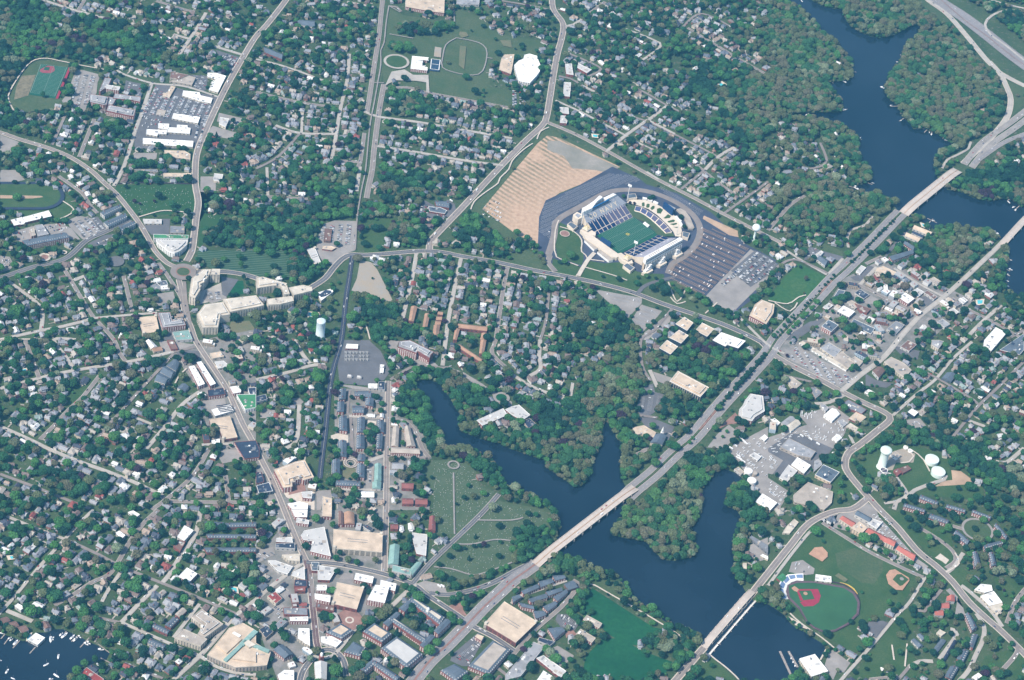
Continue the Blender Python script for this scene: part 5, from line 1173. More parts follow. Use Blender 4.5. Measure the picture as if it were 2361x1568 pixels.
def text_on(txt, quad, m_, parent, name, up=.3, fit=.98):
    cu = bpy.data.curves.new(name, 'FONT'); cu.body = txt; cu.offset = .012; ob = bpy.data.objects.new(name, cu); COL.objects.link(ob)
    dg = bpy.context.evaluated_depsgraph_get(); me = bpy.data.meshes.new_from_object(ob.evaluated_get(dg)); COL.objects.unlink(ob); bpy.data.objects.remove(ob)
    xs = [v.co.x for v in me.vertices]; ys = [v.co.y for v in me.vertices]; x0, x1, y0, y1 = min(xs), max(xs), min(ys), max(ys)
    for v in me.vertices:
        u = (v.co.x-x0)/(x1-x0); w = (v.co.y-y0)/(y1-y0); p = lerp3(lerp3(quad[0], quad[1], u), lerp3(quad[3], quad[2], u), w); v.co = (p[0], p[1], p[2]+up)
    me.materials.clear(); me.materials.append(m_); o = bpy.data.objects.new(name, me); COL.objects.link(o); o.parent = parent; o.matrix_parent_inverse = Matrix.Translation(-parent.location) if parent.type == 'EMPTY' else Matrix.Identity(4)
    return o
NAVYS = mat('navy_seats', (.005,.022,.085), .6, .1, .3); GREYS = mat('sunbleached_seats', (.10,.10,.165), .8, .12, .3); UPD = mat('upper_bench_rows', (.30,.32,.36), .8, .1, .3)
STC = TAN; STW = mat('stadium_white', (.78,.76,.72), .8, .05, .1)
c0 = S3('1080,720', 0)[0]
st = thing('stadium', c0, 'large horseshoe football stadium with navy seats, grey upper tiers and white press boxes', 'stadium')
for p in ('S 100,560 900,90 1300,80 1700,240 1980,480 2130,720 2060,980 1400,1330 1150,1380 400,900',): paint(PT(p), dens, 0); paint(PT(p), free, False)
# west side
lo = [S3('590,795,1.5')[0], S3('1200,480,1.5')[0]]; hi = [S3('450,572,13')[0], S3('1050,262,13')[0]]
top2 = [S3('372,405,27')[0], S3('928,112,27')[0]]
w = MB().build('west_stand', STC, st) if False else None
ws = solid([lo[0], lo[1], hi[1], hi[0]], 'lower_stand', STC, st)
for k in range(9):
    a, b_, c, d = lerp3(*lo, (k+.06)/9), lerp3(*lo, (k+.94)/9), lerp3(*hi, (k+.94)/9), lerp3(*hi, (k+.06)/9)
    for t0, t1 in ((.03, .27), (.31, .99)):
        q = [lerp3(a, d, t0), lerp3(b_, c, t0), lerp3(b_, c, t1), lerp3(a, d, t1)]; b = MB(); b.add([(x, y, z+.35) for x, y, z in q], [(0,1,2,3)]); b.build('seat_block', NAVYS if k < 5 and not (k == 4 and t0 > .1) else GREYS, ws)
    q = lerp3(*hi, (k+.5)/9); q2 = lerp3(lerp3(*lo, (k+.5)/9), q, .86); strip3(q2, q, 3, 'stair_portal', UPD, ws, .8)
us = solid([lerp3(*hi, -.02), lerp3(*hi, 1.06), top2[1], top2[0]], 'upper_stand', UPD, st, STC)
for k in range(1, 10): strip3(lerp3(*hi, k/10), lerp3(*top2, k/10), .5, 'aisle', GREYS, us)
Q = lambda u, v: lerp3(lerp3(hi[0], hi[1], u), lerp3(top2[0], top2[1], u), v)
for ch, u0 in zip('GONAVY', (.10, .21, .41, .535, .66, .79)): text_on(ch, [Q(u0, .14), Q(u0+.085, .14), Q(u0+.085, .56), Q(u0, .56)], mat('letter_gold', (.66,.55,.40), .8, .05), us, 'painted_letter')
pb = solid(S3('362,330 440,290 560,205 640,130 700,165 640,200 590,240 525,330 370,395', 33), 'press_box', STW, st)
solid(S3('560,205 655,120 700,150 610,215', 37), 'camera_deck', STW, pb, None, 33)
solid(S3('700,165 870,85 925,105 760,190', 31), 'press_box', STW, st)
b = MB(); e = S3('520,350,25 805,205,25 805,183,31 520,325,31'); b.add(e, [(0,1,2,3)]); b.build('window_band', mat('blue_glass', (.02,.13,.32), .3, .04, spec=.5), pb)
solid(S3('525,318 800,178 812,190 532,332', 31.5), 'awning', mat('blue_awning', (.015,.12,.30), .6, .05), pb, None, 31)
solid(S3('215,435 280,390 375,440 380,470 300,515 255,500', 17), 'stair_tower', STC, st); solid(S3('250,440 290,415 345,445 300,480', 18.5), 'stair_tower', UPD, st)
# east side
lo = [S3('1055,1062,1.5')[0], S3('1612,766,1.5')[0]]; hi = [S3('1215,1125,12')[0], S3('1790,820,12')[0]]; up2 = [S3('1372,1135,24')[0], S3('1905,820,24')[0]]
es = solid([lo[0], lo[1], hi[1], hi[0]], 'lower_stand', STC, st)
for k in range(9):
    a, b_, c, d = lerp3(*lo, (k+.06)/9), lerp3(*lo, (k+.94)/9), lerp3(*hi, (k+.94)/9), lerp3(*hi, (k+.06)/9)
    for t0, t1 in ((.03, .40), (.46, .99)):
        q = [lerp3(a, d, t0), lerp3(b_, c, t0), lerp3(b_, c, t1), lerp3(a, d, t1)]; b = MB(); b.add([(x, y, z+.35) for x, y, z in q], [(0,1,2,3)]); b.build('seat_block', NAVYS, es)
eu = solid([hi[0], hi[1], up2[1], up2[0]], 'upper_stand', mat('worn_upper_benches', (.38,.37,.42), .8, .15, .2), st, STC)
for k in range(1, 9): q = lerp3(lerp3(*hi, k/9), lerp3(*up2, k/9), .45); strip3(lerp3(lerp3(*hi, k/9), lerp3(*up2, k/9), .25), q, 3, 'stair_portal', STW, eu)
rf = S3('1375,1130 1965,803 2015,845 1415,1178', 36); box = solid(rf, 'press_box', STW, st, None, 22)
for t in (.12,.17,.22,.27,.32,.37,.62,.67,.72,.77,.82,.87):
    for v in (.3, .65): p = lerp3(lerp3(rf[0], rf[1], t), lerp3(rf[3], rf[2], t), v); ubox('roof_hatch', PM('b', 'trim'), box, (p[0], p[1], 36), (3, 1.8, .8), math.atan2(rf[1][1]-rf[0][1], rf[1][0]-rf[0][0]))
ang = math.atan2(rf[2][1]-rf[3][1], rf[2][0]-rf[3][0]); A, B_ = rf[3], rf[2]
nx, ny = math.sin(ang), -math.cos(ang)
for k in range(22):
    t = (k+.5)/22; X, Y = A[0]+(B_[0]-A[0])*t, A[1]+(B_[1]-A[1])*t
    ubox('window', glass(), box, (X+nx*.1, Y+ny*.1, 28), (3.4, .4, 2.6), ang)
    ubox('column', STW, st, (X+nx*1.2, Y+ny*1.2, 0), (1.3, 2.2, 22), ang)
    if k in (1, 2, 9, 10, 18, 19): ubox('stair_tower', STW, st, (X+nx*3.5, Y+ny*3.5, 0), (6.5, 5, 15 if k % 2 else 19), ang)
wall = [lerp3(rf[0], rf[3], .4), lerp3(rf[1], rf[2], .4)]
b = MB(); b.box(((wall[0][0]+wall[1][0])/2, (wall[0][1]+wall[1][1])/2, 0), (math.dist(wall[0][:2], wall[1][:2]), 5, 22), ang); b.build('back_wall', PM('B', 'wall'), st)
for t in (.04, .42, .86):
    X, Y = A[0]+(B_[0]-A[0])*t, A[1]+(B_[1]-A[1])*t; pts = [(X+nx*q[1]+math.cos(ang)*q[0], Y+ny*q[1]+math.sin(ang)*q[0], 7) for q in ((-16, 2), (16, 2), (11, 12), (-11, 12))]
    solid(pts, 'entrance_terrace', TAN, st); solid([(p[0]*.6+X*.4, p[1]*.6+Y*.4, 11) for p in pts], 'entrance_terrace', STW, st)
# south end
tw = solid(S3('480,770 530,775 950,1075 1010,1095 930,1140 860,1130 430,830 380,760', 8.5), 'end_terrace', TAN, st)
solid(S3('400,855 480,820 672,915 660,975 560,1012', 6), 'end_terrace', PM('b', 'roof'), st, STW); solid(S3('612,1045 700,980 890,1130 870,1180 800,1195', 6), 'end_terrace', PM('b', 'roof'), st, STW)
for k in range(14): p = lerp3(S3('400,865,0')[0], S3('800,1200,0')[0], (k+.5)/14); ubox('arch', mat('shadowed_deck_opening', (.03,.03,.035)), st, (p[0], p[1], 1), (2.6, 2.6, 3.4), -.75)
for l in ('330,690 420,640 590,730 580,780 480,770 400,760', '930,1080 1000,1060 1180,1180 1200,1230 1130,1240 1000,1180'): solid(S3(l, 9), 'plaza_deck', TAN, st)
for cx, cy in ((440, 655), (1105, 1140)):
    q = S3('%d,%d %d,%d %d,%d %d,%d' % (cx-85, cy+5, cx-10, cy-50, cx+85, cy+5, cx+5, cy+55), 13); pk = (sum(p[0] for p in q)/4, sum(p[1] for p in q)/4, 18.5)
    cp = thing('x', (0, 0, 0), None, None) if False else None
    b = MB(); b.add([*q, pk], [(0,1,4), (1,2,4), (2,3,4), (3,0,4)]); ca = b.build('canopy', PM('c', 'roof'), st)
    for i in range(4):
        for t in (.3, .62): strip3(lerp3(q[i], pk, t), lerp3(q[(i+1) % 4], pk, t), 1.1, 'canopy_stripe', mat('gold_stripe', (.72,.52,.14), .7, .04), ca)
for l in ('118,592 178,550 292,625 222,682', '1030,1272 1100,1226 1226,1305 1155,1367', '1112,100 1235,90 1265,160 1108,172', '1995,785 2010,710 2130,737 2100,822'):
    t3 = S3(l, 8); pv = solid(t3, 'corner_pavilion', STC, st); b = MB(); b.top([(p[0], p[1], 8.3) for p in inset(t3, 1.4)]); b.build('pavilion_roof', PM('s', 'roof'), pv)
def board(a, b_, h, z0, name, m1, m2, parent, th=2):
    ang = math.atan2(b_[1]-a[1], b_[0]-a[0]); o = MB(); o.box(((a[0]+b_[0])/2, (a[1]+b_[1])/2, z0), (math.dist(a[:2], b_[:2]), th, h), ang); q = o.build(name, m1, parent)
    for t in (.15, .5, .85): ubox('post', m2, parent, (a[0]+(b_[0]-a[0])*t, a[1]+(b_[1]-a[1])*t, 0), (1, 1, z0+h*.5), ang)
    return q
NB = mat('scoreboard_back', (.01,.05,.15), .6, .15, .3)
board(S3('652,915,0')[0], S3('818,1010,0')[0], 15, 5, 'scoreboard', NB, UPD, st); board(S3('1688,345,0')[0], S3('1840,470,0')[0], 16, 4, 'scoreboard', NB, UPD, st, 5)
# north-east curved terrace
ou = S3('1242,290 1345,318 1440,372 1535,430 1622,495 1705,562 1775,640 1835,718', 7); inn = S3('1212,378 1308,402 1398,452 1480,512 1550,572 1622,642 1682,702 1730,748', 2)
b = MB()
for k in range(7): b.top([inn[k], inn[k+1], ou[k+1], ou[k]], 0, 0)
cs = b.build('curved_terrace', TAN, st)
for k in range(7):
    q = [lerp3(lerp3(inn[k], inn[k+1], u), lerp3(ou[k], ou[k+1], u), v) for u, v in ((.07, .15), (.93, .15), (.93, .92), (.07, .92))]; b = MB(); b.add([(x, y, z+.4) for x, y, z in q], [(0,1,2,3)]); b.build('seat_block', mat('faded_blue_seats', (.065,.08,.17), .8, .1, .3) if k < 3 else GREYS, cs)
bk = sheet('concourse', 'S 1090,240 1140,195 1300,190 1420,205 1600,275 1700,330 1860,430 1960,560 2000,700 1980,800 1890,790 1860,720 1770,610 1600,450 1450,345 1250,275', TAN, 1.6)
sheet('grass_bank', 'S 1090,255 1240,290 1212,378 1308,402 1398,452 1480,512 1550,572 1622,642 1730,748 1835,718 1880,790 1640,790 1590,760 1500,650 1380,560 1250,500 1195,470 1140,410 1030,290', grass('bank_grass', (.05,.10,.045), (.10,.12,.06), .04), 1.6, 'lawn', 0)
for l in ('1342,250 1360,232 1385,240 1388,290 1365,308 1342,290', '1415,275 1440,255 1470,265 1465,310 1440,328 1412,315', '1480,330 1520,290 1550,295 1550,330 1505,362', '1590,340 1640,325 1690,355 1650,420 1590,410', '1700,490 1770,430 1820,455 1800,490 1720,500', '1760,545 1860,515 1885,530 1870,555 1780,568', '1800,590 1910,570 1922,590 1860,610', '1850,640 1940,635 1920,655'): sheet('planted_bed', 'S '+l, LAWN, 2.0, 'lawn', 0)
solid(S3('1910,345 1980,330 2060,380 2130,470 2205,650 2180,668 2105,665 2060,540 2000,430', 5), 'storage_wing', PM('b', 'roof'), st)
solid(S3('1700,235 1760,255 1900,330 1850,375 1720,270', 5), 'storage_wing', PM('g', 'roof'), st)
solid(S3('1360,578 1392,550 1470,610 1440,640', 4), 'tunnel_tent', STW, st)
for a, b_ in (('1345,185', '1425,200'), ('1430,205', '1515,235'), ('1525,240', '1605,280'), ('1890,480', '1960,570'), ('1960,570', '2002,660')):
    p, q = S3(a, 0)[0], S3(b_, 0)[0]; ubox('ticket_booth', STW, st, ((p[0]+q[0])/2, (p[1]+q[1])/2, 0), (math.dist(p, q)*.9, 5, 5), math.atan2(q[1]-p[1], q[0]-p[0]))
for x, y in ((350, 610), (1098, 215), (1905, 790), (1195, 1150)):
    p = S3('%d,%d' % (x, y), 0)[0]; b = MB(); b.cyl(p, .7, .45, 0, 42, 8); m_ = b.build('light_mast', STW, st); ubox('lamp_rack', PM('W', 'trim'), m_, (p[0], p[1], 41), (9, 1.2, 6), -.4)
p = S3('1075,778 1110,765 1140,785 1105,800', .0); 
b = MB(); b.top([(q[0], q[1], 3.2) for q in S3('1068,770 1098,752 1145,772 1112,800', 0)]); tag(b.build('field_emblem', mat('gold_field_paint', (.45,.38,.06), .8, .05)), kind='structure')
b = MB(); b.top([(q[0], q[1], 3.22) for q in S3('1090,772 1102,764 1122,773 1110,786', 0)]); tag(b.build('field_emblem', TURF), kind='structure')
# ================================================================ TOWERS AND TANKS
def hz(base, top):
    b = G(*PT(base)[0]); t = PT(top)[0]; best = min(range(3, 90), key=lambda z: abs(PROJ(b[0], b[1], z)[1]-t[1])); return b, best
MINT = mat('mint_tank_paint', (.66,.74,.68), .5, .05, .08, spec=.4)
b0, h = hz('T11 590,1537', 'T11 601,1390'); o = thing('water_tower', b0, 'pale blue-white cylindrical water tower above the red-roofed houses', 'water tower')
b = MB(); b.lathe((b0[0], b0[1]), [(10.5, 0), (10.5, 1), (9.3, 1.6), (9, h-3), (9.2, h-2.6), (9.2, h)], 32); b.build('tank', mat('pale_blue_paint', (.58,.68,.70), .5, .06, .08), o, True)
b = MB(); b.lathe((b0[0], b0[1]), [(9.2, h), (6.5, h+1.4), (6.2, h+1.4), (0.1, h+2)], 32); b.build('domed_lid', MATS['pale_blue_paint'], o)
b0, h = hz('T21 2228,645', 'T21 2253,532'); o = thing('water_tower', b0, 'white ball-shaped water tower east of the stadium car park', 'water tower')
b = MB(); b.lathe((b0[0], b0[1]), [(6.5, 0), (4.5, 2), (2.6, 6), (2.2, h-12), (3, h-8), (4, h-7)], 20); b.build('pedestal', MINT, o, True)
b = MB(); b.lathe((b0[0], b0[1]), [(9.4*math.cos(t*math.pi/16), h+8.2*math.sin(t*math.pi/16)) for t in range(-7, 9)], 28); b.build('tank', mat('white_tank_paint', (.74,.80,.78), .45, .04), o, True)
b0, h = hz('T32 1043,1172', 'T32 1092,1008'); o = thing('water_tower', b0, 'mint green water tower with bulbous head beside the pump house', 'water tower')
b = MB(); b.lathe((b0[0], b0[1]), [(10.2, 0), (10.2, 1), (8.8, 2), (8.2, h-12), (8.6, h-10), (8.6, h-9.5)], 32); b.build('shaft', MINT, o, True)
b = MB(); b.lathe((b0[0], b0[1]), [(8.6, h-9.6), (11, h-6), (11.8, h-4), (11.8, h-1), (10.5, h+.6), (6, h+1.8), (.1, h+2.2)], 32); b.build('tank', MINT, o, True)
for p, r, hh, m_, lab in (('T32 1505,1125', 14, 9, MINT, 'upper of two broad mint green storage tanks on the lawn'), ('T32 1563,1238', 14, 9, MINT, 'lower of two broad mint green storage tanks on the lawn'),
    ('T22 2172,1240', 8.3, 11, STW, 'northern white storage tank at the creek side depot'), ('T22 2203,1328', 8.8, 11, STW, 'southern white storage tank at the creek side depot'), ('T22 2230,1248', 6, 8, PM('b', 'wall'), 'tan tank behind the northern white storage tank')):
    b0 = G(*PT(p)[0]); o = thing('storage_tank', b0, lab, 'tank', 'storage tanks'); b = MB(); b.cyl(b0, r, r, 0, hh, 36, cap=False); b.build('tank_wall', m_, o, True)
    b = MB(); b.lathe((b0[0], b0[1]), [(r+.2, hh), (r*.6, hh+.8), (.1, hh+1.2)], 36); b.build('tank_roof', m_, o)
    g = [PROJ(b0[0]+r*1.5*math.cos(a), b0[1]+r*1.5*math.sin(a)) for a in (0,1,2,3,4,5)]; paint(g, dens, 0)
for p, lab in (('T32 1062,1228', 'left open-topped settling tank below the bulbous water tower'), ('T32 1110,1278', 'right open-topped settling tank below the bulbous water tower')):
    b0 = G(*PT(p)[0]); o = thing('settling_tank', b0, lab, 'tank', 'open settling tanks'); b = MB(); b.lathe((b0[0], b0[1]), [(7.8, 0), (7.8, 9), (7, 9), (7, 6)], 28); b.v = b.v; b.build('tank_wall', PM('W', 'wall'), o)
    b = MB(); b.cyl(b0, 7, 7, 6, 7, 28); b.build('sludge', mat('dark_water', (.10,.09,.13), .4, .1), o); ubox('walkway', PM('w', 'trim'), o, (b0[0], b0[1], 9), (14, 1.4, .4), .6)
for p, lab in (('T32 1268,997', 'upper small white round filter bed near the water tower'), ('T32 1310,1028', 'lower small white round filter bed near the water tower')):
    b0 = G(*PT(p)[0]); o = thing('filter_bed', b0, lab, 'tank'); b = MB(); b.cyl(b0, 5, 5, 0, 3, 24); b.build('basin', PM('W', 'wall'), o); ubox('arm', PM('g', 'trim'), o, (b0[0], b0[1], 3), (8, .8, .5), .5)
b0, h = hz('T22 1378,885', 'T22 1390,805'); o = thing('church_steeple', b0, 'tall white steeple of the slate-roofed church by the boulevard', 'steeple')
ubox('tower', STW, o, (b0[0], b0[1], 0), (5, 5, h*.45), .4); ubox('belfry', STW, o, (b0[0], b0[1], h*.45), (3.6, 3.6, h*.2), .4); b = MB(); b.cyl(b0, 2.2, .1, h*.65, h+2, 8); b.build('spire', STW, o)
for p, hh, lab in (('T13 600,1400', 26, 'brick bell tower with white belfry at the church in the circle'), ('T13 1578,985', 26, 'white cupola on the long government hall'), ('T13 1190,1440', 24, 'white cupola among the lower government halls')):
    b0 = G(*PT(p)[0]); o = thing('bell_tower' if 'bell' in lab else 'cupola', b0, lab, 'tower'); ubox('tower', PM('k' if 'bell' in lab else 'w', 'wall'), o, (b0[0], b0[1], 0), (7, 7, hh*.62), .5)
    b = MB(); b.cyl(b0, 2.6, 2.6, hh*.62, hh*.8, 8); b.build('belfry', STW, o); b = MB(); b.lathe((b0[0], b0[1]), [(2.8, hh*.8), (2.2, hh*.88), (.5, hh*.93), (.15, hh)], 10); b.build('dome', STW, o)
# ================================================================ BRIDGES
def bridge(up, lw, lab, z=7, piers=8, mats=(CONC, ROAD), ext=0, line=True, name='road_bridge', z0=2.6):
    u, l = PT(up), PT(lw); a = G(*[(u[0][i]+l[0][i])/2 for i in (0, 1)], 3); e = G(*[(u[1][i]+l[1][i])/2 for i in (0, 1)], 3)
    d = Vector((e[0]-a[0], e[1]-a[1])); L = d.length; d.normalize(); nrm = Vector((-d.y, d.x))
    ga, gb, gl = G(*u[0], z), G(*u[1], z), G(*l[0], z); w = abs((gl[0]-ga[0])*nrm.x+(gl[1]-ga[1])*nrm.y); ang = math.atan2(d.y, d.x)
    root = thing(name, ((a[0]+e[0])/2, (a[1]+e[1])/2, 0), lab, 'bridge')
    prof = [(0, z0), (.07, z*.72), (.16, z), (.84, z), (.93, z*.72), (1, z0)]
    def P(t, o, zz): return (a[0]+d.x*L*t+nrm.x*o, a[1]+d.y*L*t+nrm.y*o, zz)
    b = MB(); vs = []
    for t, zz in prof: vs += [P(t, -w/2, zz-1.4), P(t, w/2, zz-1.4), P(t, w/2, zz), P(t, -w/2, zz)]
    fs = [(4*i+j, 4*i+(j+1) % 4, 4*i+4+(j+1) % 4, 4*i+4+j) for i in range(len(prof)-1) for j in range(4)]+[(3,2,1,0), (4*len(prof)-4, 4*len(prof)-3, 4*len(prof)-2, 4*len(prof)-1)]
    b.add(vs, fs); b.build('deck', mats[0], root)
    for o in (-w/2+.3, w/2-.3)+((0,) if w > 18 else ()):
        b = MB(); vs = []
        for t, zz in prof: vs += [P(t, o-.3, zz), P(t, o+.3, zz), P(t, o+.3, zz+1), P(t, o-.3, zz+1)]
        b.add(vs, fs); b.build('parapet' if o else 'median_barrier', STC if o else YEL, root)
    lanes = ([-w*.36, -w*.19, w*.19, w*.36] if w > 18 else ([0] if w > 8 else []))
    if line:
        for o in lanes:
            b = MB()
            for k in range(int(L/12)):
                t = (k+.2)/(L/12); t2 = t+4.5/L; zz = z if .17 < t < .82 else None
                if zz: b.add([P(t, o-.14, zz+.06), P(t2, o-.14, zz+.06), P(t2, o+.14, zz+.06), P(t, o+.14, zz+.06)], [(0,1,2,3)])
            b.build('lane_marking', WHITE, root)
    for k in range(piers):
        t = (k+1)/(piers+1); p = P(t, 0, -1); ubox('pier', CONC, root, p, (2.2, w+3, (z if .16 < t < .84 else z*.8)-.6), ang)
    F = [PROJ(*P(t, s*w*.55, z)) for t, s in ((0,-1),(1,-1),(1,1),(0,1))]; paint(F, dens, 0); paint(F, hard, True); paint(F, free, False)
    F2 = [PROJ(*P(t, s*w*.55, 0)) for t, s in ((0,-1),(1,-1),(1,1),(0,1))]; paint(F2, dens, 0); paint(F2, hard, True)
    ROADS.append(([P(.17, 0, 0), P(.83, 0, 0)], w, 2.2, z-.02)); return root
bridge('T23 150,500 T22 1062,1358', 'T23 290,500 T22 1212,1358', 'long four-lane concrete bridge over the middle creek', 8, 11)
bridge('T31 1185,400 1680,0', 'T31 1326,400 1822,0', 'concrete road bridge at the upper right crossing the wide creek', 8, 5)
bridge('T23 1725,1262 2175,745', 'T23 1815,1262 2262,745', 'concrete bridge at the bottom right leading towards the ballpark', 7, 9)
bridge('T31 2128,690 2480,305', 'T31 2200,690 2552,305', 'narrow sand-coloured bridge leaving the right edge of the picture', 6, 4)
bridge('T23 1795,1345 2250,818', 'T23 1818,1345 2273,818', 'narrow white old bridge running alongside the bottom right bridge', 3.2, 8, (STW, ROAD), line=False, name='foot_bridge', z0=1.6)
# ================================================================ PIERS, BOATS
WOODM = mat('weathered_planks', (.34,.30,.27), .9, .12, .3)
DK = '''T30 1230,515 1218,508|T30 1245,580 1180,572|T30 1130,985 1205,982|T30 1210,1120 1295,1070|T30 1440,1225 1500,1165|T30 1500,1245 1525,1195|T30 1610,1280 1660,1240|T30 1625,1270 1645,1300|T30 780,665 812,668|T30 800,1290 860,1290|T30 820,1425 865,1427|T30 480,720 530,775|T30 570,750 600,770|T30 1320,1150 1370,1190 1480,1190|T31 915,120 960,138|T31 700,160 760,195 820,210|T31 735,150 790,165|T31 1480,495 1520,455|T31 1470,450 1555,490|T31 2195,700 2200,640|T31 2210,285 2235,260|T31 2270,375 2318,335|T31 2110,580 2115,630|T31 2195,825 2250,835|T31 2180,910 2230,935|T31 2180,965 2230,980|T31 2160,1015 2220,1030|T03 740,1270 825,1180|T03 40,1240 85,1180|T03 120,1275 180,1210|T03 275,1325 325,1270|T03 10,1190 45,1150|T03 905,1240 1010,1320|T03 930,1370 1010,1410|T03 575,1180 610,1125|T03 660,1215 720,1160|T23 1595,1083 1715,1150|T33 110,1310 230,1568|T33 190,1310 270,1450|T23 1375,1005 1390,990|T12 1450,460 1475,462 1495,488|T30 375,190 400,190|T30 345,1070 375,1050|T30 670,1030 730,1010'''
for k, l in enumerate(DK.split('|')):
    g = GP(l, 0); b = MB(); wd = 4.2 if l.startswith(('T33', 'T23 15')) else 1.8
    r0 = thing('pier', (g[0][0], g[0][1], 0), None, 'pier', 'piers and landing stages along the shores')
    for p, q in zip(g, g[1:]): b.box(((p[0]+q[0])/2, (p[1]+q[1])/2, 1), (math.dist(p[:2], q[:2])+wd*.5, wd, .35), math.atan2(q[1]-p[1], q[0]-p[0]))
    b.build('deck', WOODM, r0); n = max(2, int(math.dist(g[0][:2], g[-1][:2])/8)); 
    for j in range(n): p = lerp3(g[0], g[1], (j+.5)/n); ubox('pile', WOODM, r0, (p[0], p[1], -1), (.5, wd+.8, 2.9), math.atan2(g[1][1]-g[0][1], g[1][0]-g[0][0]))
    later(r0, 'wooden pier' if wd < 4 else 'long floating dock', g[0][0], g[0][1])
def hull_mesh(L, Wd, H):
    st_ = [(-.5, .72), (-.3, .95), (0, 1), (.2, .9), (.38, .5), (.5, .04)]; b = MB(); vs = []
    for x, w in st_: vs += [(x*L, -w*Wd/2, H), (x*L, w*Wd/2, H), (x*L, w*Wd*.3, -.3), (x*L, -w*Wd*.3, -.3)]
    b.add(vs, [(4*i+j, 4*i+4+j, 4*i+4+(j+1) % 4, 4*i+(j+1) % 4) for i in range(5) for j in range(4)]+[(0,1,2,3), (23,22,21,20)]); return b
HULLM = mat('hull_gelcoat', (.80,.80,.78), .3, .03, spec=.5)
def proto_boat(kind):
    o = thing('sailing_boat' if kind == 's' else 'motor_boat', (0, 0, 0), None, 'boat', 'boats moored on the creeks')
    L, Wd = (11, 3.4) if kind == 's' else (10, 3.6); hull_mesh(L, Wd, 1.1).build('hull', HULLM, o)
    b = MB(); b.box((-.2, 0, 1.1), (L*.42, Wd*.55, .7)); b.build('cabin', PM('W' if kind == 's' else 'w', 'trim'), o)
    if kind == 's':
        b = MB(); b.cyl((.8, 0), .12, .08, 1.1, 14, 6); mst = b.build('mast', PM('w', 'trim'), o); b = MB(); b.box((-1.5, 0, 3), (4.6, .5, .4)); b.build('boom', PM('u', 'trim'), mst)
    else:
        b = MB(); b.box((.6, 0, 1.8), (2.2, Wd*.5, 1)); b.build('windscreen', glass(), o); b = MB(); b.box((-1.4, 0, 2.6), (3, Wd*.6, .15)); b.build('canopy', PM('W', 'trim'), o)
    return o
def copy_tree(o, parent=None):
    c = o.copy(); COL.objects.link(c); c.parent = parent
    for k in o.children: copy_tree(k, c)
    return c
BT = '''T30 312,14 s .9 -40|T30 118,15 m .8 30|T30 675,470 m .8 0|T30 530,765 s 1.1 -40|T30 700,755 m 1.6 -20|T30 1155,657 m .9 30|T30 1057,812 m 1.5 -15|T30 1190,572 m .7 60|T30 700,1015 m 1.5 10|T30 358,1060 m .9 30|T30 850,1275 m .9 60|T30 1135,975 m .8 20|T30 1225,1115 m .7 30|T30 1488,1222 m .8 80|T30 1508,1240 m 1.1 70|T30 1640,1295 m .9 0
T31 965,123 m .9 0|T31 810,170 m 2.2 -30|T31 1525,470 m .9 20|T31 1558,582 m 1.3 20|T31 1797,550 m .9 -20|T31 1875,555 s 1.2 -60|T31 2095,583 m 2.0 -10|T31 2220,300 s 1.0 -40|T31 2265,345 m 1.1 30|T31 2285,370 m 1.0 50|T31 2228,830 m 1.1 -15|T31 2235,920 m 1.2 -15|T31 2215,970 m .8 -30|T31 2205,1027 s .9 -10|T31 2185,1070 m 2.2 -10|T31 2220,1140 m .9 20|T31 1640,540 s .9 30
T03 145,1225 s 1.5 60|T03 90,1185 m 1.0 40|T03 105,1200 m .9 40|T03 467,1200 s 1.6 -70|T03 490,1190 m 1.0 -80|T03 565,1150 m 1.1 50|T03 595,1160 s 1.7 50|T03 668,1175 s 1.4 55|T03 695,1195 m 1.4 55|T03 735,1172 m 1.0 -30|T03 795,1238 m 1.2 -20|T03 818,1228 m 1.2 -30|T03 932,1290 m 1.3 0|T03 538,1358 s 1.2 -80|T03 427,1430 s 1.2 35|T03 66,1490 s 1.2 70|T03 520,1533 s 1.4 -20|T03 902,1430 m 1.0 -40|T03 120,1558 s .9 -10|T03 2,1390 m .7 0|T03 470,1562 m .9 10|T03 20,1140 m 1.1 0
T33 200,1325 m .8 70|T33 215,1365 m .8 70|T33 232,1400 m .8 70|T33 250,1435 m .8 70|T23 1700,1145 m .9 -20|T32 600,1040 m .8 30|T32 560,1062 m .8 30|T32 540,1085 m .8 30|T32 525,1108 m .8 30'''
PB = {}
for l in BT.replace('\n', '|').split('|'):
    fr, xy, k, s, a = l.split(); p = G(*PT(fr+' '+xy)[0]); land = fr == 'T32'
    if k not in PB: o = PB[k] = proto_boat(k)
    else: o = copy_tree(PB[k])
    o.location = (p[0], p[1], .9 if land else .55); s = float(s)*.82; o.scale = (s, s, s); a = R(float(a)); a = math.atan2(math.sin(a)/.64, math.cos(a)); o.rotation_euler.z = a
    later(o, ('%s white %s' % ('large' if s > 1.15 else 'small' if s < .82 else 'medium', 'sailing boat' if k == 's' else 'motor boat'))+(' parked on land' if land else ''), p[0], p[1], 'boats moored on the creeks')
# tall aircraft on display, statue circle
b0 = G(*PT('T33 1095,1478')[0]); o = thing('display_aircraft', b0, 'white jet aircraft displayed on the lawn near the bottom right', 'aircraft')
b = MB(); b.cyl((0, 0), .9, .9, 0, 1, 8); 
for nm, pts in (('fuselage', '-10,-1 6,-1.2 11,0 6,1.2 -10,1'), ('wing', '-4,-8 0,-8 4,0 0,8 -4,8 -2,0'), ('tail_fin', '-12,-4 -9,-4 -7,0 -9,4 -12,4')):
    q = [tuple(map(float, t.split(','))) for t in pts.split()]; ca, sa = math.cos(.2), math.sin(.2); bb = MB(); bb.top([(b0[0]+x*ca-y*sa, b0[1]+x*sa+y*ca, 4 if nm != 'fuselage' else 5) for x, y in q], 0, 2.6); bb.build(nm, STW, o)
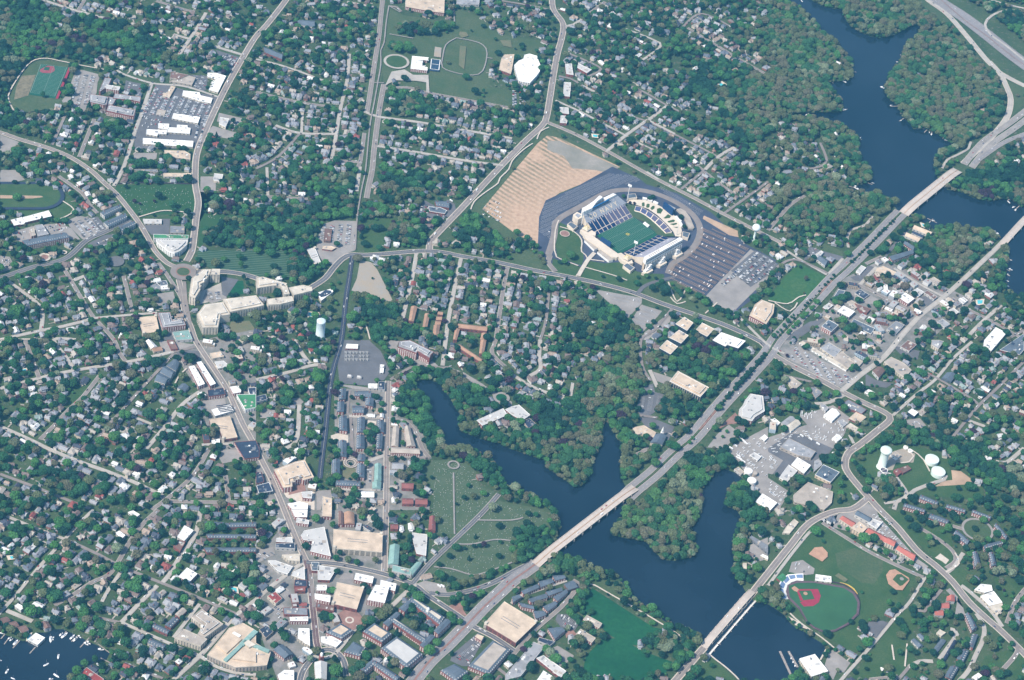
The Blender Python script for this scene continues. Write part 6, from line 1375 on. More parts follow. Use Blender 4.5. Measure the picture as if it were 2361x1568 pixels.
# curved grandstand at the ballpark
b0 = G(*PT('T33 150,700')[0]); bs = thing('baseball_stand', b0, 'curved white baseball grandstand with blue seats behind home plate', 'grandstand')
inr = GP('T33 328,652 265,648 215,665 180,700 168,745 175,790 190,820', 1.5); outr = GP('T33 325,585 250,588 180,595 125,640 90,700 95,760 135,815', 7)
for k in range(6):
    q = [inr[k], inr[k+1], outr[k+1], outr[k]]; sec = solid(q, 'seating_section', STW, bs); b = MB(); b.add([(x, y, z+.4) for x, y, z in [lerp3(lerp3(q[0], q[1], u), lerp3(q[3], q[2], u), v) for u, v in ((.08, .35), (.92, .35), (.92, .85), (.08, .85))]], [(0,1,2,3)]); b.build('seat_block', mat('blue_grey_seats', (.15,.22,.36), .7, .06), sec)
def fence(s, lab, h, m_, sp=6, name='fence'):
    P = smoothline(PT(s), 8); g = [G(*p) for p in P]; o = thing(name, g[0], lab, 'fence'); b = MB()
    for p, q in zip(g, g[1:]): b.box(((p[0]+q[0])/2, (p[1]+q[1])/2, .4), (math.dist(p, q)+.2, .25, h), math.atan2(q[1]-p[1], q[0]-p[0]))
    b.build('fence_panel', m_, o)
    for p in g[::3][:40]: ubox('post', m_, o, (p[0], p[1], 0), (.5, .5, h+.7))
    return o
fence('T33 560,665 700,695 790,755 838,840 830,960 740,1060 620,1120 520,1130 420,1085 340,1010 280,910', 'dark outfield fence curving round the ballpark', 3.4, mat('dark_fence', (.07,.05,.07), .8, .05))
fence('T33 660,682 730,700 790,740 822,785', 'short yellow-capped fence in the ballpark outfield corner', 4.2, mat('yellow_cap', (.70,.52,.12), .7, .05))
fence('T01 1090,130 1300,122 1500,125 1790,135', 'dark hedge-like fence above the hillside cemetery', 3, mat('dark_fence', ()))
fence('T22 2160,1440 2361,1568', 'pale retaining wall along the depot yard', 3, STC)
fence('T03 1070,660 1155,578', 'white garden wall beside the lane', 2.5, STW); fence('T32 1060,820 1060,820', '', 1, STC) if False else None
# rooftop solar panels, substation gear
for spec in ('T11 580,1150 640,1105 690,1112 700,1130 640,1165 600,1175', ):
    g = inset(GP(spec, 8), .5); o = thing('solar_array', (g[0][0], g[0][1], 8), 'dark solar panels on the small cream office roof', 'solar panels'); b = MB(); b.top([(p[0], p[1], 8.4) for p in g], 0, 7.6); b.build('panel_field', PM('d', 'roof'), o)
for k in range(5):
    a, c = GP('T02 %d,%d %d,%d' % (1995+k*8, 608+k*14, 2125+k*6, 590+k*14), 8.4); o = thing('solar_array', a, None, 'solar panels', 'rows of rooftop solar panels'); b = MB(); b.box(((a[0]+c[0])/2, (a[1]+c[1])/2, 7.7), (math.dist(a, c), 1.6, 1), math.atan2(c[1]-a[1], c[0]-a[0])); b.build('panel', PM('d', 'roof'), o); later(o, 'row of solar panels on the white office roof', a[0], a[1])
proto = None
for i in range(3):
    for j in range(7):
        if random.random() < .12: continue
        x, y = 820+j*32+random.uniform(-3, 3), 130+i*32; p = G(*PT('T12 %d,%d' % (x, y))[0])
        if proto is None:
            proto = thing('switchgear', (0, 0, 0), None, 'switchgear', 'switchgear stands in the substation')
            for nm, c, sz in (('portal', (0, 0, 0), (.5, .5, 7)), ('portal', (4, 0, 0), (.5, .5, 7)), ('busbar', (2, 0, 6.4), (6, .5, .5)), ('transformer', (2, 2, 0), (3, 2, 2.4))): ubox(nm, PM('w', 'trim'), proto, c, sz)
            o = proto
        else: o = copy_tree(proto)
        o.location = (p[0], p[1], .8); later(o, 'pale steel switchgear frame in the substation yard', p[0], p[1], 'switchgear stands in the substation')
for x, y in ((860, 345), (948, 355), (945, 1420-950), (935, 1440-1000)):
    if y < 400:
        p = G(*PT('T12 %d,%d' % (x, y))[0]); o = thing('transformer', p, None, 'transformer', 'large transformers'); ubox('tank', PM('w', 'trim'), o, (p[0], p[1], 1), (8, 6, 4)); ubox('radiator', PM('g', 'trim'), o, (p[0]+5, p[1], 1), (2, 5, 3)); ubox('bushing', PM('W', 'trim'), o, (p[0], p[1], 5), (5, .6, 2)); later(o, 'large pale transformer on the substation slab', p[0], p[1])
# ================================================================ HOUSES
def house_tpl(v):
    """returns {part: MB}; local metres, ridge along x"""
    W_, L, H = [(9, 12, 5.6), (8, 11, 6.2), (10, 14, 4), (9, 9.5, 6.4), (8.5, 13, 5.8), (11, 15, 5.2)][v]; A = MB(); Rf = MB(); Cq = MB(); a, c = L/2, W_/2
    rise = [3.4, 3.2, 2.2, 2.6, 3.2, 3][v]; hip = v in (3, 5)
    A.box((0, 0, 0), (L, W_, H))
    e = .55; r = L/2-(W_*.42 if hip else -e)
    vs = [(-a-e, -c-e, H-.2), (a+e, -c-e, H-.2), (a+e, c+e, H-.2), (-a-e, c+e, H-.2), (-r, 0, H+rise), (r, 0, H+rise)]
    Rf.add(vs, [(0,1,5,4), (2,3,4,5), (3,0,4), (1,2,5), (3,2,1,0)])
    if v in (0, 4, 5):   # cross wing
        A.box((a*.35, -c-1.8, 0), (W_*.55, 4.4, H*.95)); x0, x1 = a*.35-W_*.275-e, a*.35+W_*.275+e; y0 = -c-4.3
        Rf.add([(x0, y0, H*.95), (x1, y0, H*.95), (x1, 0, H*.95), (x0, 0, H*.95), ((x0+x1)/2, y0, H+rise*.75), ((x0+x1)/2, 0, H+rise*.75)], [(0,4,5,3), (4,1,2,5), (0,1,4)])
    if v in (1, 2): A.box((-a-1.6, .5, 0), (3.4, W_*.6, 2.8), 0); Rf.box((-a-1.7, .5, 2.8), (3.8, W_*.66, .3))
    if v in (0, 1, 3): Rf.box((-a*.3, -c-1.3, 2.7), (L*.6, 2.8, .25))
    for s in (-1, 1):
        for i in range(3):
            for z in (1, 3.6)[:2 if H > 5 else 1]: A.box((-a+L*(i+.5)/3, s*c, z), (1.2, .12, 1.4), 0, 1)
    Cq.box((a*.5, c*.25, H+rise*.2), (1, .9, rise*.8+1.4)); 
    return {'wall': A, 'roof': Rf, 'chimney': Cq}
def flat_tpl(v):
    L, W_, H = [(19, 11, 8), (13, 12, 6.5)][v]; A = MB(); Rf = MB(); Cq = MB(); A.box((0, 0, 0), (L, W_, H)); Rf.box((0, 0, H), (L-.8, W_-.8, .25))
    for s in (-1, 1):
        for i in range(5):
            for z in (.6, 4.2)[:2 if H > 7 else 1]: A.box((-L/2+L*(i+.5)/5, s*W_/2, z), (1.6, .12, 1.8), 0, 1); 
    if v == 0: A.box((L*.5+2.5, -W_*.15, 0), (5, W_*.6, H*.6)); Rf.box((L*.5+2.5, -W_*.15, H*.6), (4.6, W_*.6-.4, .2))
    Cq.box((L*.15, 0, H+.2), (2.4, 1.8, 1.3)); return {'wall': A, 'roof': Rf, 'chimney': Cq}
TPL = [house_tpl(v) for v in range(6)]+[flat_tpl(0), flat_tpl(1)]
HWALL, HROOF = colmat('house_siding', 'obj', var=.1), colmat('house_shingles', 'obj', var=.2); SWALL, SROOF = colmat('siding_mass', 'attr', var=.1), colmat('shingle_mass', 'attr', var=.2)
ROOFC = [('light grey', (.30,.305,.315), 18), ('mid grey', (.225,.235,.26), 22), ('slate grey', (.12,.14,.17), 20), ('pale beige', (.36,.325,.28), 9), ('brown', (.17,.13,.12), 11), ('white', (.60,.60,.58), 1.6), ('dark', (.055,.065,.09), 9), ('rusty red', (.25,.075,.065), 1.6), ('tan', (.32,.25,.20), 6), ('pale green', (.22,.28,.26), 2)]
WALLC = [('white', (.54,.53,.505), 10), ('cream', (.50,.45,.37), 5), ('grey', (.32,.33,.34), 5), ('brick', (.24,.11,.09), 4), ('pale blue', (.33,.40,.45), 2), ('tan', (.37,.30,.23), 3)]
FLATC = [('white', (.66,.65,.62), 8), ('light grey', (.36,.35,.34), 8), ('dark', (.05,.06,.085), 5), ('pale beige', (.48,.41,.33), 6), ('mid grey', (.20,.205,.22), 6), ('rusty red', (.24,.075,.07), 1.5)]
def pick(L): return random.choices(L, [q[2] for q in L])[0]
occ = {}
def clear(X, Y, r=8.5):
    i, j = int(X//12), int(Y//12)
    for a in (-1, 0, 1):
        for c in (-1, 0, 1):
            for (x, y, q) in occ.get((i+a, j+c), ()):
                if (x-X)**2+(y-Y)**2 < (r+q)**2: return False
    return True
def occupy(X, Y, r=6.5): occ.setdefault((int(X//12), int(Y//12)), []).append((X, Y, r))
HS = []
def inframe(X, Y, mrg=150):
    x, y = PROJ(X, Y); return -mrg < x < FW+mrg and -mrg < y < FH+mrg
def try_house(X, Y, ang, rc=None, force=False):
    if not force:
        if not look(free, X, Y, False) or look(hard, X, Y, True) or not clear(X, Y, 7.6): return False
        for dx, dy in ((7, 0), (-7, 0), (0, 7), (0, -7)):
            if look(hard, X+dx, Y+dy, True): return False
    v = random.randrange(6); r = rc or pick(ROOFC); w = pick(WALLC)
    if rc is None and look(town, X, Y, False) and random.random() < .72: v = random.choice((6, 6, 7)); r = pick(FLATC); w = pick(WALLC)
    sc = random.uniform(.84, 1.2)
    HS.append((X, Y, ang+random.choice((0, math.pi/2))+random.gauss(0, .04), v, r, w, sc)); occupy(X, Y); return True
RC = {q[0][0]: q for q in ()}
HAND = {'W': ROOFC[0] if False else ROOFC[5], 'R': ROOFC[7], 'T': ROOFC[8], 'G': ROOFC[9], 'D': ROOFC[6], 'N': ROOFC[4], 'L': ROOFC[0], 'B': ROOFC[3], 'S': ROOFC[2]}
HT = '''T00 520,265 W|T00 550,230 L|T00 700,280 T|T00 1075,120 W|T00 1135,130 L|T00 1410,50 B|T00 1480,70 W|T00 1550,100 W|T00 1650,275 T|T00 1715,290 B|T00 1480,350 W|T00 1540,350 W|T00 1825,460 R|T00 1965,630 T|T00 935,525 L|T00 975,545 T|T00 1040,585 B|T00 1130,620 W|T00 1210,630 L|T00 1255,665 W|T00 1300,660 B|T00 1350,680 G|T00 660,1110 W|T00 760,1170 L|T00 500,1130 L|T00 600,1240 W|T00 720,1280 L|T00 920,1205 T|T00 900,1240 W|T00 1100,1335 G|T00 1075,1410 R|T00 1030,1500 R|T00 900,1530 W|T00 365,1430 R|T00 170,1410 N|T00 1970,1280 R|T00 2240,750 T|T00 1840,320 T|T00 1965,340 L|T00 2110,110 L|T00 2170,130 L
T10 235,300 W|T10 515,355 W|T10 625,395 W|T10 690,400 L|T10 815,440 T|T10 1030,475 W|T10 940,485 L|T10 600,650 W|T10 650,680 W|T10 500,720 W|T10 210,835 T|T10 345,870 L|T10 400,885 L|T10 965,820 T|T10 960,930 B|T10 1250,925 L|T10 1220,1010 T|T10 1510,1060 T|T10 425,1020 L|T10 575,1040 L|T10 710,1050 L|T10 700,1190 B|T10 835,1220 B|T10 630,1290 B|T10 550,1190 T|T10 110,1190 R|T10 1500,1195 W|T10 1430,1180 L|T10 1685,1360 S|T10 1810,1350 W|T10 2280,1390 W|T10 1160,1430 L|T10 865,1530 W|T10 1930,975 T|T10 2150,1440 T|T10 1660,1215 L|T10 1575,1070 L
T20 480,85 W|T20 860,85 W|T20 920,125 W|T20 905,235 W|T20 1410,95 T|T20 1500,35 W|T20 700,370 L|T20 750,390 S|T20 1165,505 W|T20 830,575 W|T20 745,535 L|T20 1690,635 W|T20 1720,385 T|T20 1785,425 W|T20 1895,510 L|T20 1955,550 L|T20 2050,640 T|T20 700,765 L|T20 760,800 L|T20 800,690 W|T20 930,860 R|T20 1160,880 T|T20 1335,970 W|T20 990,1010 L|T20 1020,1045 S|T20 1090,1080 L|T20 1140,1115 L|T20 880,1095 S|T20 1050,1170 W|T20 1135,980 T|T20 640,1110 W|T20 680,1240 L|T20 820,1290 T|T20 1580,1100 L|T20 1500,1170 S|T20 165,1150 W|T20 1400,880 T|T20 1800,200 L|T20 1890,225 L|T20 2150,1490 L|T20 1690,1490 W
T30 100,1370 B|T30 190,1345 L|T30 440,1440 W|T30 460,1480 S|T30 380,1500 W|T30 630,1430 W|T30 695,1540 W|T30 650,590 W|T30 1975,1010 T|T30 1385,690 S|T30 2300,1490 W|T30 625,1240 W|T31 80,130 W|T31 150,640 L|T31 235,695 L|T31 2010,690 B|T31 2050,670 B|T31 1920,1030 B|T31 1985,1010 T|T31 1880,1110 L|T31 1860,1160 B|T31 1800,1200 W|T31 2010,1120 L|T31 2045,1160 W|T31 1380,1305 W|T31 1000,1050 L|T31 1030,1095 W|T31 1420,985 B|T31 1520,900 B|T31 1650,930 R|T31 1320,920 B|T31 1610,1090 S|T31 1880,1360 N|T31 1430,1450 W
T01 940,175 B|T01 985,220 R|T01 1020,290 S|T01 1030,85 L|T01 890,290 W|T01 930,320 L|T01 810,215 W|T01 765,310 R|T01 805,340 R|T01 660,55 W|T01 740,130 W|T01 1240,670 T|T01 1310,765 T|T01 1310,825 R|T01 1400,830 R|T01 1470,940 R|T01 1445,1010 W|T01 800,885 L|T01 1230,1030 R|T01 570,1075 N|T01 300,1110 W|T01 450,1250 W|T01 500,1275 L|T01 850,1190 W|T01 800,1110 L|T01 870,1110 S|T01 640,1200 L|T01 150,1480 W|T01 1390,1285 W|T01 1310,1270 L|T01 2065,180 R|T01 2135,180 L|T01 2175,180 L|T01 2215,180 L|T01 2255,180 L|T01 2290,180 L|T01 2330,180 L|T01 2105,275 L|T01 2150,280 T|T01 2265,270 W|T01 2315,285 B|T01 1940,370 W
T11 215,1000 W|T11 210,150 W|T11 420,220 W|T11 1215,690 L|T11 1295,680 W|T11 1105,305 S|T11 860,200 L|T11 1105,190 T|T11 1670,670 B|T11 1550,825 T|T11 1520,975 R|T11 1745,1100 L|T11 1740,1130 L|T11 1650,830 L|T11 1965,170 W|T11 1800,90 W|T11 1500,1215 W|T11 1930,1280 L|T11 2150,1210 T|T11 195,1480 R|T11 240,1465 R|T11 275,1420 N|T11 355,1445 R|T11 465,1425 L|T11 420,1540 R|T11 2100,750 L|T11 2170,770 L|T11 1955,1010 B|T11 1100,810 W|T11 1160,820 W|T11 1240,820 W|T11 1345,930 T|T11 2010,750 L|T11 1505,1050 L|T11 1450,1040 R
T21 25,950 B|T21 110,970 L|T21 280,990 L|T21 240,1095 W|T21 440,1030 T|T21 1350,25 W|T21 1480,85 T|T21 1540,115 W|T21 1650,170 T|T21 1710,210 B|T21 2010,130 B|T21 1955,95 L|T21 1910,340 L|T21 1640,40 D|T21 735,1405 W|T21 375,1520 B
T02 70,360 B|T02 290,440 W|T02 530,395 T|T02 165,490 L|T02 300,510 W|T02 490,110 W|T02 130,75 D|T02 980,130 L|T02 980,175 W|T02 710,195 L|T02 780,370 D|T02 1070,350 S|T02 1210,410 L|T02 1150,490 W|T02 580,565 S|T02 880,520 L|T02 980,665 W|T02 1290,590 W|T02 1060,590 L|T02 1245,655 L|T02 120,740 W|T02 205,760 B|T02 330,800 W|T02 620,770 W|T02 700,750 S|T02 1280,895 W|T02 1520,945 S|T02 1440,1020 T|T02 1140,1010 S|T02 620,850 L|T02 1400,1110 R|T02 1065,1140 W|T02 1275,1235 W|T02 1590,1245 W|T02 1250,1410 T|T02 1150,1345 W|T02 1500,1370 W|T02 550,1500 B|T02 670,1520 R|T02 1930,1420 T|T02 1885,1440 L|T02 1985,1420 W|T02 1670,1440 L|T02 2110,1540 R|T02 1700,1545 W|T02 1800,1545 S|T02 1430,470 S|T02 1580,540 L|T02 1500,650 B
T12 60,60 W|T12 95,145 W|T12 520,90 R|T12 590,65 G|T12 240,230 L|T12 420,200 L|T12 550,190 W|T12 140,370 R|T12 480,480 N|T12 540,500 L|T12 520,560 R|T12 490,590 L|T12 290,660 W|T12 185,690 R|T12 310,740 L|T12 485,730 L|T12 330,800 S|T12 490,815 L|T12 315,860 L|T12 270,935 W|T12 430,970 L|T12 480,860 R|T12 90,970 B|T12 390,1015 W|T12 1275,640 W|T12 1285,420 R|T12 1280,460 W|T12 1280,500 S|T12 1270,560 B|T12 2240,300 L|T12 2330,360 L|T12 1065,690 W|T12 1160,700 W|T12 1265,1215 L|T12 1420,1140 L|T12 1270,1350 B|T12 1290,1420 D|T12 1270,1480 W|T12 1080,1490 L|T12 1150,1490 T|T12 985,1520 N|T12 170,1120 R
T22 375,120 T|T22 455,250 N|T22 515,265 L|T22 330,235 L|T22 265,375 L|T22 355,420 W|T22 60,425 S|T22 125,460 S|T22 190,490 S|T22 340,560 S|T22 420,585 S|T22 130,50 L|T22 690,80 N|T22 700,120 T|T22 860,210 N|T22 520,140 N
T32 1850,190 L|T32 1240,510 W|T32 1280,470 W|T32 1310,450 B|T32 1520,480 W|T32 1600,420 T|T32 1960,520 W|T32 2010,450 W|T32 1840,470 B|T32 2100,600 W|T32 2190,830 L|T32 1720,740 W|T32 2250,200 L|T32 2050,990 L|T32 2030,1090 W|T32 1620,800 B|T32 1830,600 B
T03 300,50 R|T03 200,200 S|T03 150,275 L|T03 100,330 W|T03 300,330 W|T03 50,370 W|T03 600,460 R|T03 660,385 S|T03 780,455 B|T03 920,520 B|T03 740,240 B|T03 1330,430 B|T03 1345,280 S|T03 1320,350 S|T03 1200,450 G|T03 1410,535 W|T03 1475,570 L|T03 1530,515 R|T03 1550,430 W|T03 295,760 R|T03 155,590 L|T03 700,690 B|T03 610,780 L|T03 910,715 B|T03 1120,750 B|T03 1110,810 B|T03 1060,850 S|T03 1010,915 S|T03 615,910 B|T03 820,1010 L|T03 940,1060 L|T03 1230,650 B|T03 1345,700 B|T03 1495,770 B|T03 1600,790 S|T03 1420,880 S|T03 1350,930 S|T03 1760,850 B|T03 1990,730 R|T03 1840,700 L|T03 1885,600 N|T03 2155,560 W|T03 2160,850 W|T03 2240,900 N|T03 2290,770 L|T03 1240,1010 B|T03 1345,1050 S|T03 1300,1370 L|T03 1390,1400 L|T03 1340,1540 W|T03 1170,1440 R|T03 1460,1450 S|T03 1720,1370 R|T03 1650,1400 W|T03 2090,1000 S|T03 1720,410 W|T03 1780,450 L|T03 1900,470 L|T03 2000,520 W|T03 2320,640 L
T13 220,730 W|T13 250,690 D|T13 90,620 B|T13 60,700 S|T13 440,870 R|T13 100,1070 L|T13 260,1130 D|T13 1270,80 D|T13 1270,110 L|T13 1430,150 W|T13 1510,160 S|T13 1340,165 W|T13 1680,280 L|T13 1740,280 S|T13 1640,380 L|T13 60,40 W|T13 150,20 L|T13 120,150 L|T13 240,220 N|T13 1270,240 L|T13 620,1090 N|T13 20,960 W'''
b_ = []
for l in HT.replace('\n', '|').split('|'):
    fr, xy, c = l.split(); F = PT(fr+' '+xy)[0]; X, Y, _ = G(F[0], F[1]+2, 3)
    best = None
    for g, w in SEG:
        for p, q in zip(g[::2], g[2::2]):
            d = (p[0]-X)**2+(p[1]-Y)**2
            if best is None or d < best[0]: best = (d, math.atan2(q[1]-p[1], q[0]-p[0]))
    if clear(X, Y, 5): try_house(X, Y, best[1], HAND[c], True)
for g, w in SEG:
    acc = 9.0
    for p, q in zip(g, g[1:]):
        L = math.dist(p, q); ang = math.atan2(q[1]-p[1], q[0]-p[0]); nx, ny = -math.sin(ang), math.cos(ang)
        while acc < L:
            t = acc/L; X, Y = p[0]+(q[0]-p[0])*t, p[1]+(q[1]-p[1])*t
            if inframe(X, Y):
                for s in (-1, 1):
                    if random.random() < .93: d = w/2+12.5+random.uniform(-2, 3); try_house(X+nx*s*d, Y+ny*s*d, ang)
                    if random.random() < .75: d = w/2+31+random.uniform(-3, 6); try_house(X+nx*s*d, Y+ny*s*d, ang)
            acc += random.uniform(15, 20)
        acc -= L
for k in range(26000):
    X, Y = random.uniform(-1300, 1300), random.uniform(-1150, 1800)
    if not inframe(X, Y) or not look(free, X, Y, False) or random.random() < look(dens, X, Y)*1.1: continue
    if clear(X, Y, 7.2): try_house(X, Y, random.choice((.0, .5, 1.1)))
occupied_house = [(h[0], h[1]) for h in HS]
for X, Y in occupied_house:
    i, j = cell(X, Y)
    if 0 <= i < CH-2 and 0 <= j < CW-4: hard[i-1:i+2, max(0, j-3):j+4] = True
nH = len([1 for l in HT.replace('\n', '|').split('|')])
order = sorted(range(len(HS)), key=lambda i: (0 if i < nH*.97 else 1, (HS[i][0]-CAMP[0])**2+(HS[i][1]-CAMP[1])**2))
vis = [i for i in order if inframe(HS[i][0], HS[i][1], -14)]; hand = sorted(vis[:int(nH*.97)], key=lambda i: (HS[i][1])); 
indiv = set(sorted(vis, key=lambda i: HS[i][1]-(500 if i < nH*.97 else 0))[:300])
HP = {}
def proto_house(v):
    o = thing('house', (0, 0, 0), None, 'house', 'detached houses of the neighbourhoods'); T = TPL[v]
    T['wall'].build('wall', [HWALL, glass()], o); r = T['roof'].build('roof', HROOF, o); T['chimney'].build('chimney', PM('k', 'wall'), r); return o
RZ = {0: 'gabled', 1: 'plain gabled', 2: 'low', 3: 'square hipped', 4: 'L-shaped', 5: 'large hipped', 6: 'flat-topped', 7: 'square flat-topped'}
mass = MB()
for i, (X, Y, a, v, r, w, sc) in enumerate(HS):
    dsc = '%s-roofed %s %s house' % (r[0].replace(' ', '-'), w[0].replace(' ', '-'), RZ[v])
    if i in indiv:
        o = HP[v] = proto_house(v) if v not in HP else copy_tree(HP[v])
        o.location = (X, Y, .5); o.rotation_euler.z = a; o.scale = (sc, sc, sc)
        for ch in o.children:
            ch.color = (*(w[1] if ch.name.startswith('wall') else r[1]), 1)
        later(o, dsc, X, Y, 'detached houses of the neighbourhoods')
    else:
        ca, sa = math.cos(a)*sc, math.sin(a)*sc; T = TPL[v]
        for part, mi, cc in (('wall', 0, w[1]), ('roof', 1, r[1]), ('chimney', 0, (.3, .12, .1))):
            m_ = T[part]
            mass.add([(X+x*ca-y*sa, Y+x*sa+y*ca, z*sc+.5) for x, y, z in m_.v], [], 0)
            o_ = len(mass.v)-len(m_.v)
            for f, mm in zip(m_.f, m_.m): mass.f.append(tuple(q+o_ for q in f)); mass.m.append(2 if mm else mi); mass.c.append(cc)
tag(mass.build('houses', [SWALL, SROOF, glass()]), 'all the other small houses of the neighbourhoods, roofs grey, brown, white and red', 'houses', kind='stuff')
# front walks and drives, garden sheds
b = MB()
for i, (X, Y, a, v, r, w, sc) in enumerate(HS):
    if random.random() < .85:
        t = a+random.choice((0, math.pi/2, math.pi, -math.pi/2)); l = random.uniform(8, 13); d = 5+l/2; b.box((X+math.cos(t)*d, Y+math.sin(t)*d, .6), (l, random.choice((1.5, 2.6, 3)), .35+random.uniform(0, .2)), t)
tag(b.build('driveways', mat('drive_paving', (.40,.36,.31), .9, .15, .2)), kind='structure')
print('houses', len(HS), 'individual', len(indiv))
# ================================================================ VEHICLES
def car_mesh(kind='car'):
    b = MB()
    if kind == 'car':
        L, W_ = 4.5, 1.8; pr = [(-2.25, .35), (2.25, .35), (2.25, .8), (1.2, .98), (-1.9, 1.0), (-2.25, .9)]
        vs = [(x, s*W_/2, z) for s in (-1, 1) for x, z in pr]; n = 6
        b.add(vs, [(i, (i+1) % n, n+(i+1) % n, n+i) for i in range(n)]+[tuple(range(n-1, -1, -1)), tuple(range(n, 2*n))], 0)
        b.add([(-1.7, -.82, .98), (1.1, -.82, .98), (1.1, .82, .98), (-1.7, .82, .98), (-1.2, -.65, 1.42), (.4, -.65, 1.42), (.4, .65, 1.42), (-1.2, .65, 1.42)], [(0,1,5,4), (1,2,6,5), (2,3,7,6), (3,0,4,7)], 1); b.add([(-1.2, -.65, 1.43), (.4, -.65, 1.43), (.4, .65, 1.43), (-1.2, .65, 1.43)], [(0,1,2,3)], 0)
        wx, r = 1.4, .34
    else:
        b.box((-.8, 0, .6), (7.4 if kind == 'bus' else 4.6, 2.3, 2.3), 0, 0); b.box((3.4 if kind == 'bus' else 2.3, 0, .6), (1.2, 2.2, 1.5), 0, 0); b.box((-.8, 0, 1.7), (6.6 if kind == 'bus' else 1, 2.36, .7), 0, 1); wx, r = 2.2, .45
    for x in (-wx, wx):
        for s in (-1, 1): b.box((x, s*.8, 0), (r*2, .25, r*2), 0, 2)
    return b
CARM = [colmat('vehicle_paint', 'obj', .35, .02), glass(), mat('tyre_rubber', (.02,.02,.02), .9, .02)]; CARS2 = [colmat('vehicle_paint_mass', 'attr', .35, .02), glass(), MATS['tyre_rubber']]
CARC = [('white', (.80,.80,.79), 34), ('silver', (.50,.52,.54), 18), ('black', (.02,.022,.03), 14), ('dark blue', (.03,.06,.16), 9), ('grey', (.20,.21,.22), 12), ('red', (.38,.03,.035), 7), ('tan', (.40,.34,.25), 3)]
CARP = []
def lot_cars(poly, d0, d1, fill, gap=16.5, off=0, cols=None, z=1.2, marks=None, kind='car', inset_m=3, double=True):
    """bays in rows parallel to the ground line d0-d1"""
    g = GP(poly); a, c = GP(d0+' '+d1) if ' ' in d0 else GP('F '+d0+' '+d1); ang = math.atan2(c[1]-a[1], c[0]-a[0]); ux, uy = math.cos(ang), math.sin(ang); cx = sum(p[0] for p in g)/len(g); cy = sum(p[1] for p in g)/len(g)
    loc = [((p[0]-cx)*ux+(p[1]-cy)*uy, -(p[0]-cx)*uy+(p[1]-cy)*ux) for p in g]; x0, x1 = min(p[0] for p in loc), max(p[0] for p in loc); y0, y1 = min(p[1] for p in loc), max(p[1] for p in loc)
    def inside(x, y):
        r = False
        for i in range(len(loc)):
            (xa, ya), (xb, yb) = loc[i-1], loc[i]
            if (ya > y) != (yb > y) and x < (xb-xa)*(y-ya)/(yb-ya)+xa: r = not r
        return r
    y = y0+off+3
    while y < y1:
        for dy in ((0, 5.3) if double else (0,)):
            x = x0+inset_m
            while x < x1-inset_m:
                if inside(x-2.5, y+dy-2) and inside(x+2.5, y+dy+2) and inside(x, y+dy):
                    X, Y = cx+x*ux-(y+dy)*uy, cy+x*uy+(y+dy)*ux
                    if marks is not None:
                        marks.append((X, Y, ang))
                    if random.random() < fill and inframe(X, Y, -4): CARP.append((X, Y, z, ang+math.pi/2+(math.pi if random.random() < .5 else 0), random.choices(cols or CARC, [q[2] for q in cols or CARC])[0], kind))
                x += 2.75
        y += gap
MK, MK2 = [], []
WHT = [('white', (.82,.82,.80), 8), ('silver', (.5,.52,.54), 1)]
SEP = 'T21 1560,820 1700,700 1740,520 1900,560 2190,730 2060,900 1780,1150 1650,1120 1440,1010 1440,900'
lot_cars(SEP, 'T21 1730,650', 'T21 2060,800', .045, 17, 2, WHT, 1.3, MK2)
lot_cars('T21 1880,1060 2020,930 2240,740 T31 95,870 20,960 T21 2200,1080 2080,1000 1960,1100', 'T21 1950,1010', 'T21 2240,760', .6, 17, 0, None, 1.5, MK)
lot_cars('T21 1430,930 1470,880 1800,1130 1780,1150', 'T21 1450,910', 'T21 1780,1140', .3, 40, 0, WHT, 1.3, double=False)
lot_cars('T21 240,590 290,320 700,110 900,30 1150,60 1190,110 850,190 640,300 420,420 350,560 340,650', 'T21 640,200', 'T21 1000,40', .004, 12, 1, None, 1.2, MK)
lot_cars('T21 1290,150 1400,150 1780,380 1720,430 1620,360 1400,220', 'T21 1400,190', 'T21 1740,390', .01, 12, 1, None, 1.2, MK)
lot_cars('T11 2060,400 2100,340 2190,270 2280,300 2270,490 2160,450', 'T11 2075,400', 'T11 2260,480', .55, 14, 1, None, .6, double=False)
lot_cars('T00 1440,790 1500,860 1680,900 1960,960 1900,1150 1300,1060 1350,960', 'T00 1440,870', 'T00 1370,1010', .72, 17, 0, None, .9, MK)
lot_cars('T00 1290,1070 1590,1090 1400,1180 1300,1180', 'T00 1290,1090', 'T00 1450,1130', .25, 17, 0, None, .9); lot_cars('T00 1800,1150 1930,1080 1850,1370 1790,1370', 'T00 1890,1100', 'T00 1830,1340', .75, 17, 0, None, .9)
lot_cars('T00 1740,690 1910,700 1900,820 1850,840 1790,800', 'T00 1800,720', 'T00 1880,820', .45, 15, 0, None, .9, MK); lot_cars('T00 700,660 880,700 860,860 800,1000 700,1000 660,900', 'T00 790,760', 'T00 730,980', .4, 17, 2, None, .9, MK); lot_cars('T00 1170,750 1320,790 1270,870 1160,840', 'T00 1180,760', 'T00 1160,840', .35, 15, 0, None, .9)
lot_cars('T00 2000,480 2240,550 2150,660 2070,590', 'T00 2050,500', 'T00 2200,560', .6, 15, 0, None, .9); lot_cars('T00 2120,1110 2260,1130 2230,1220 2110,1200', 'T00 2120,1110', 'T00 2240,1140', .6, 14, 0, None, .9)
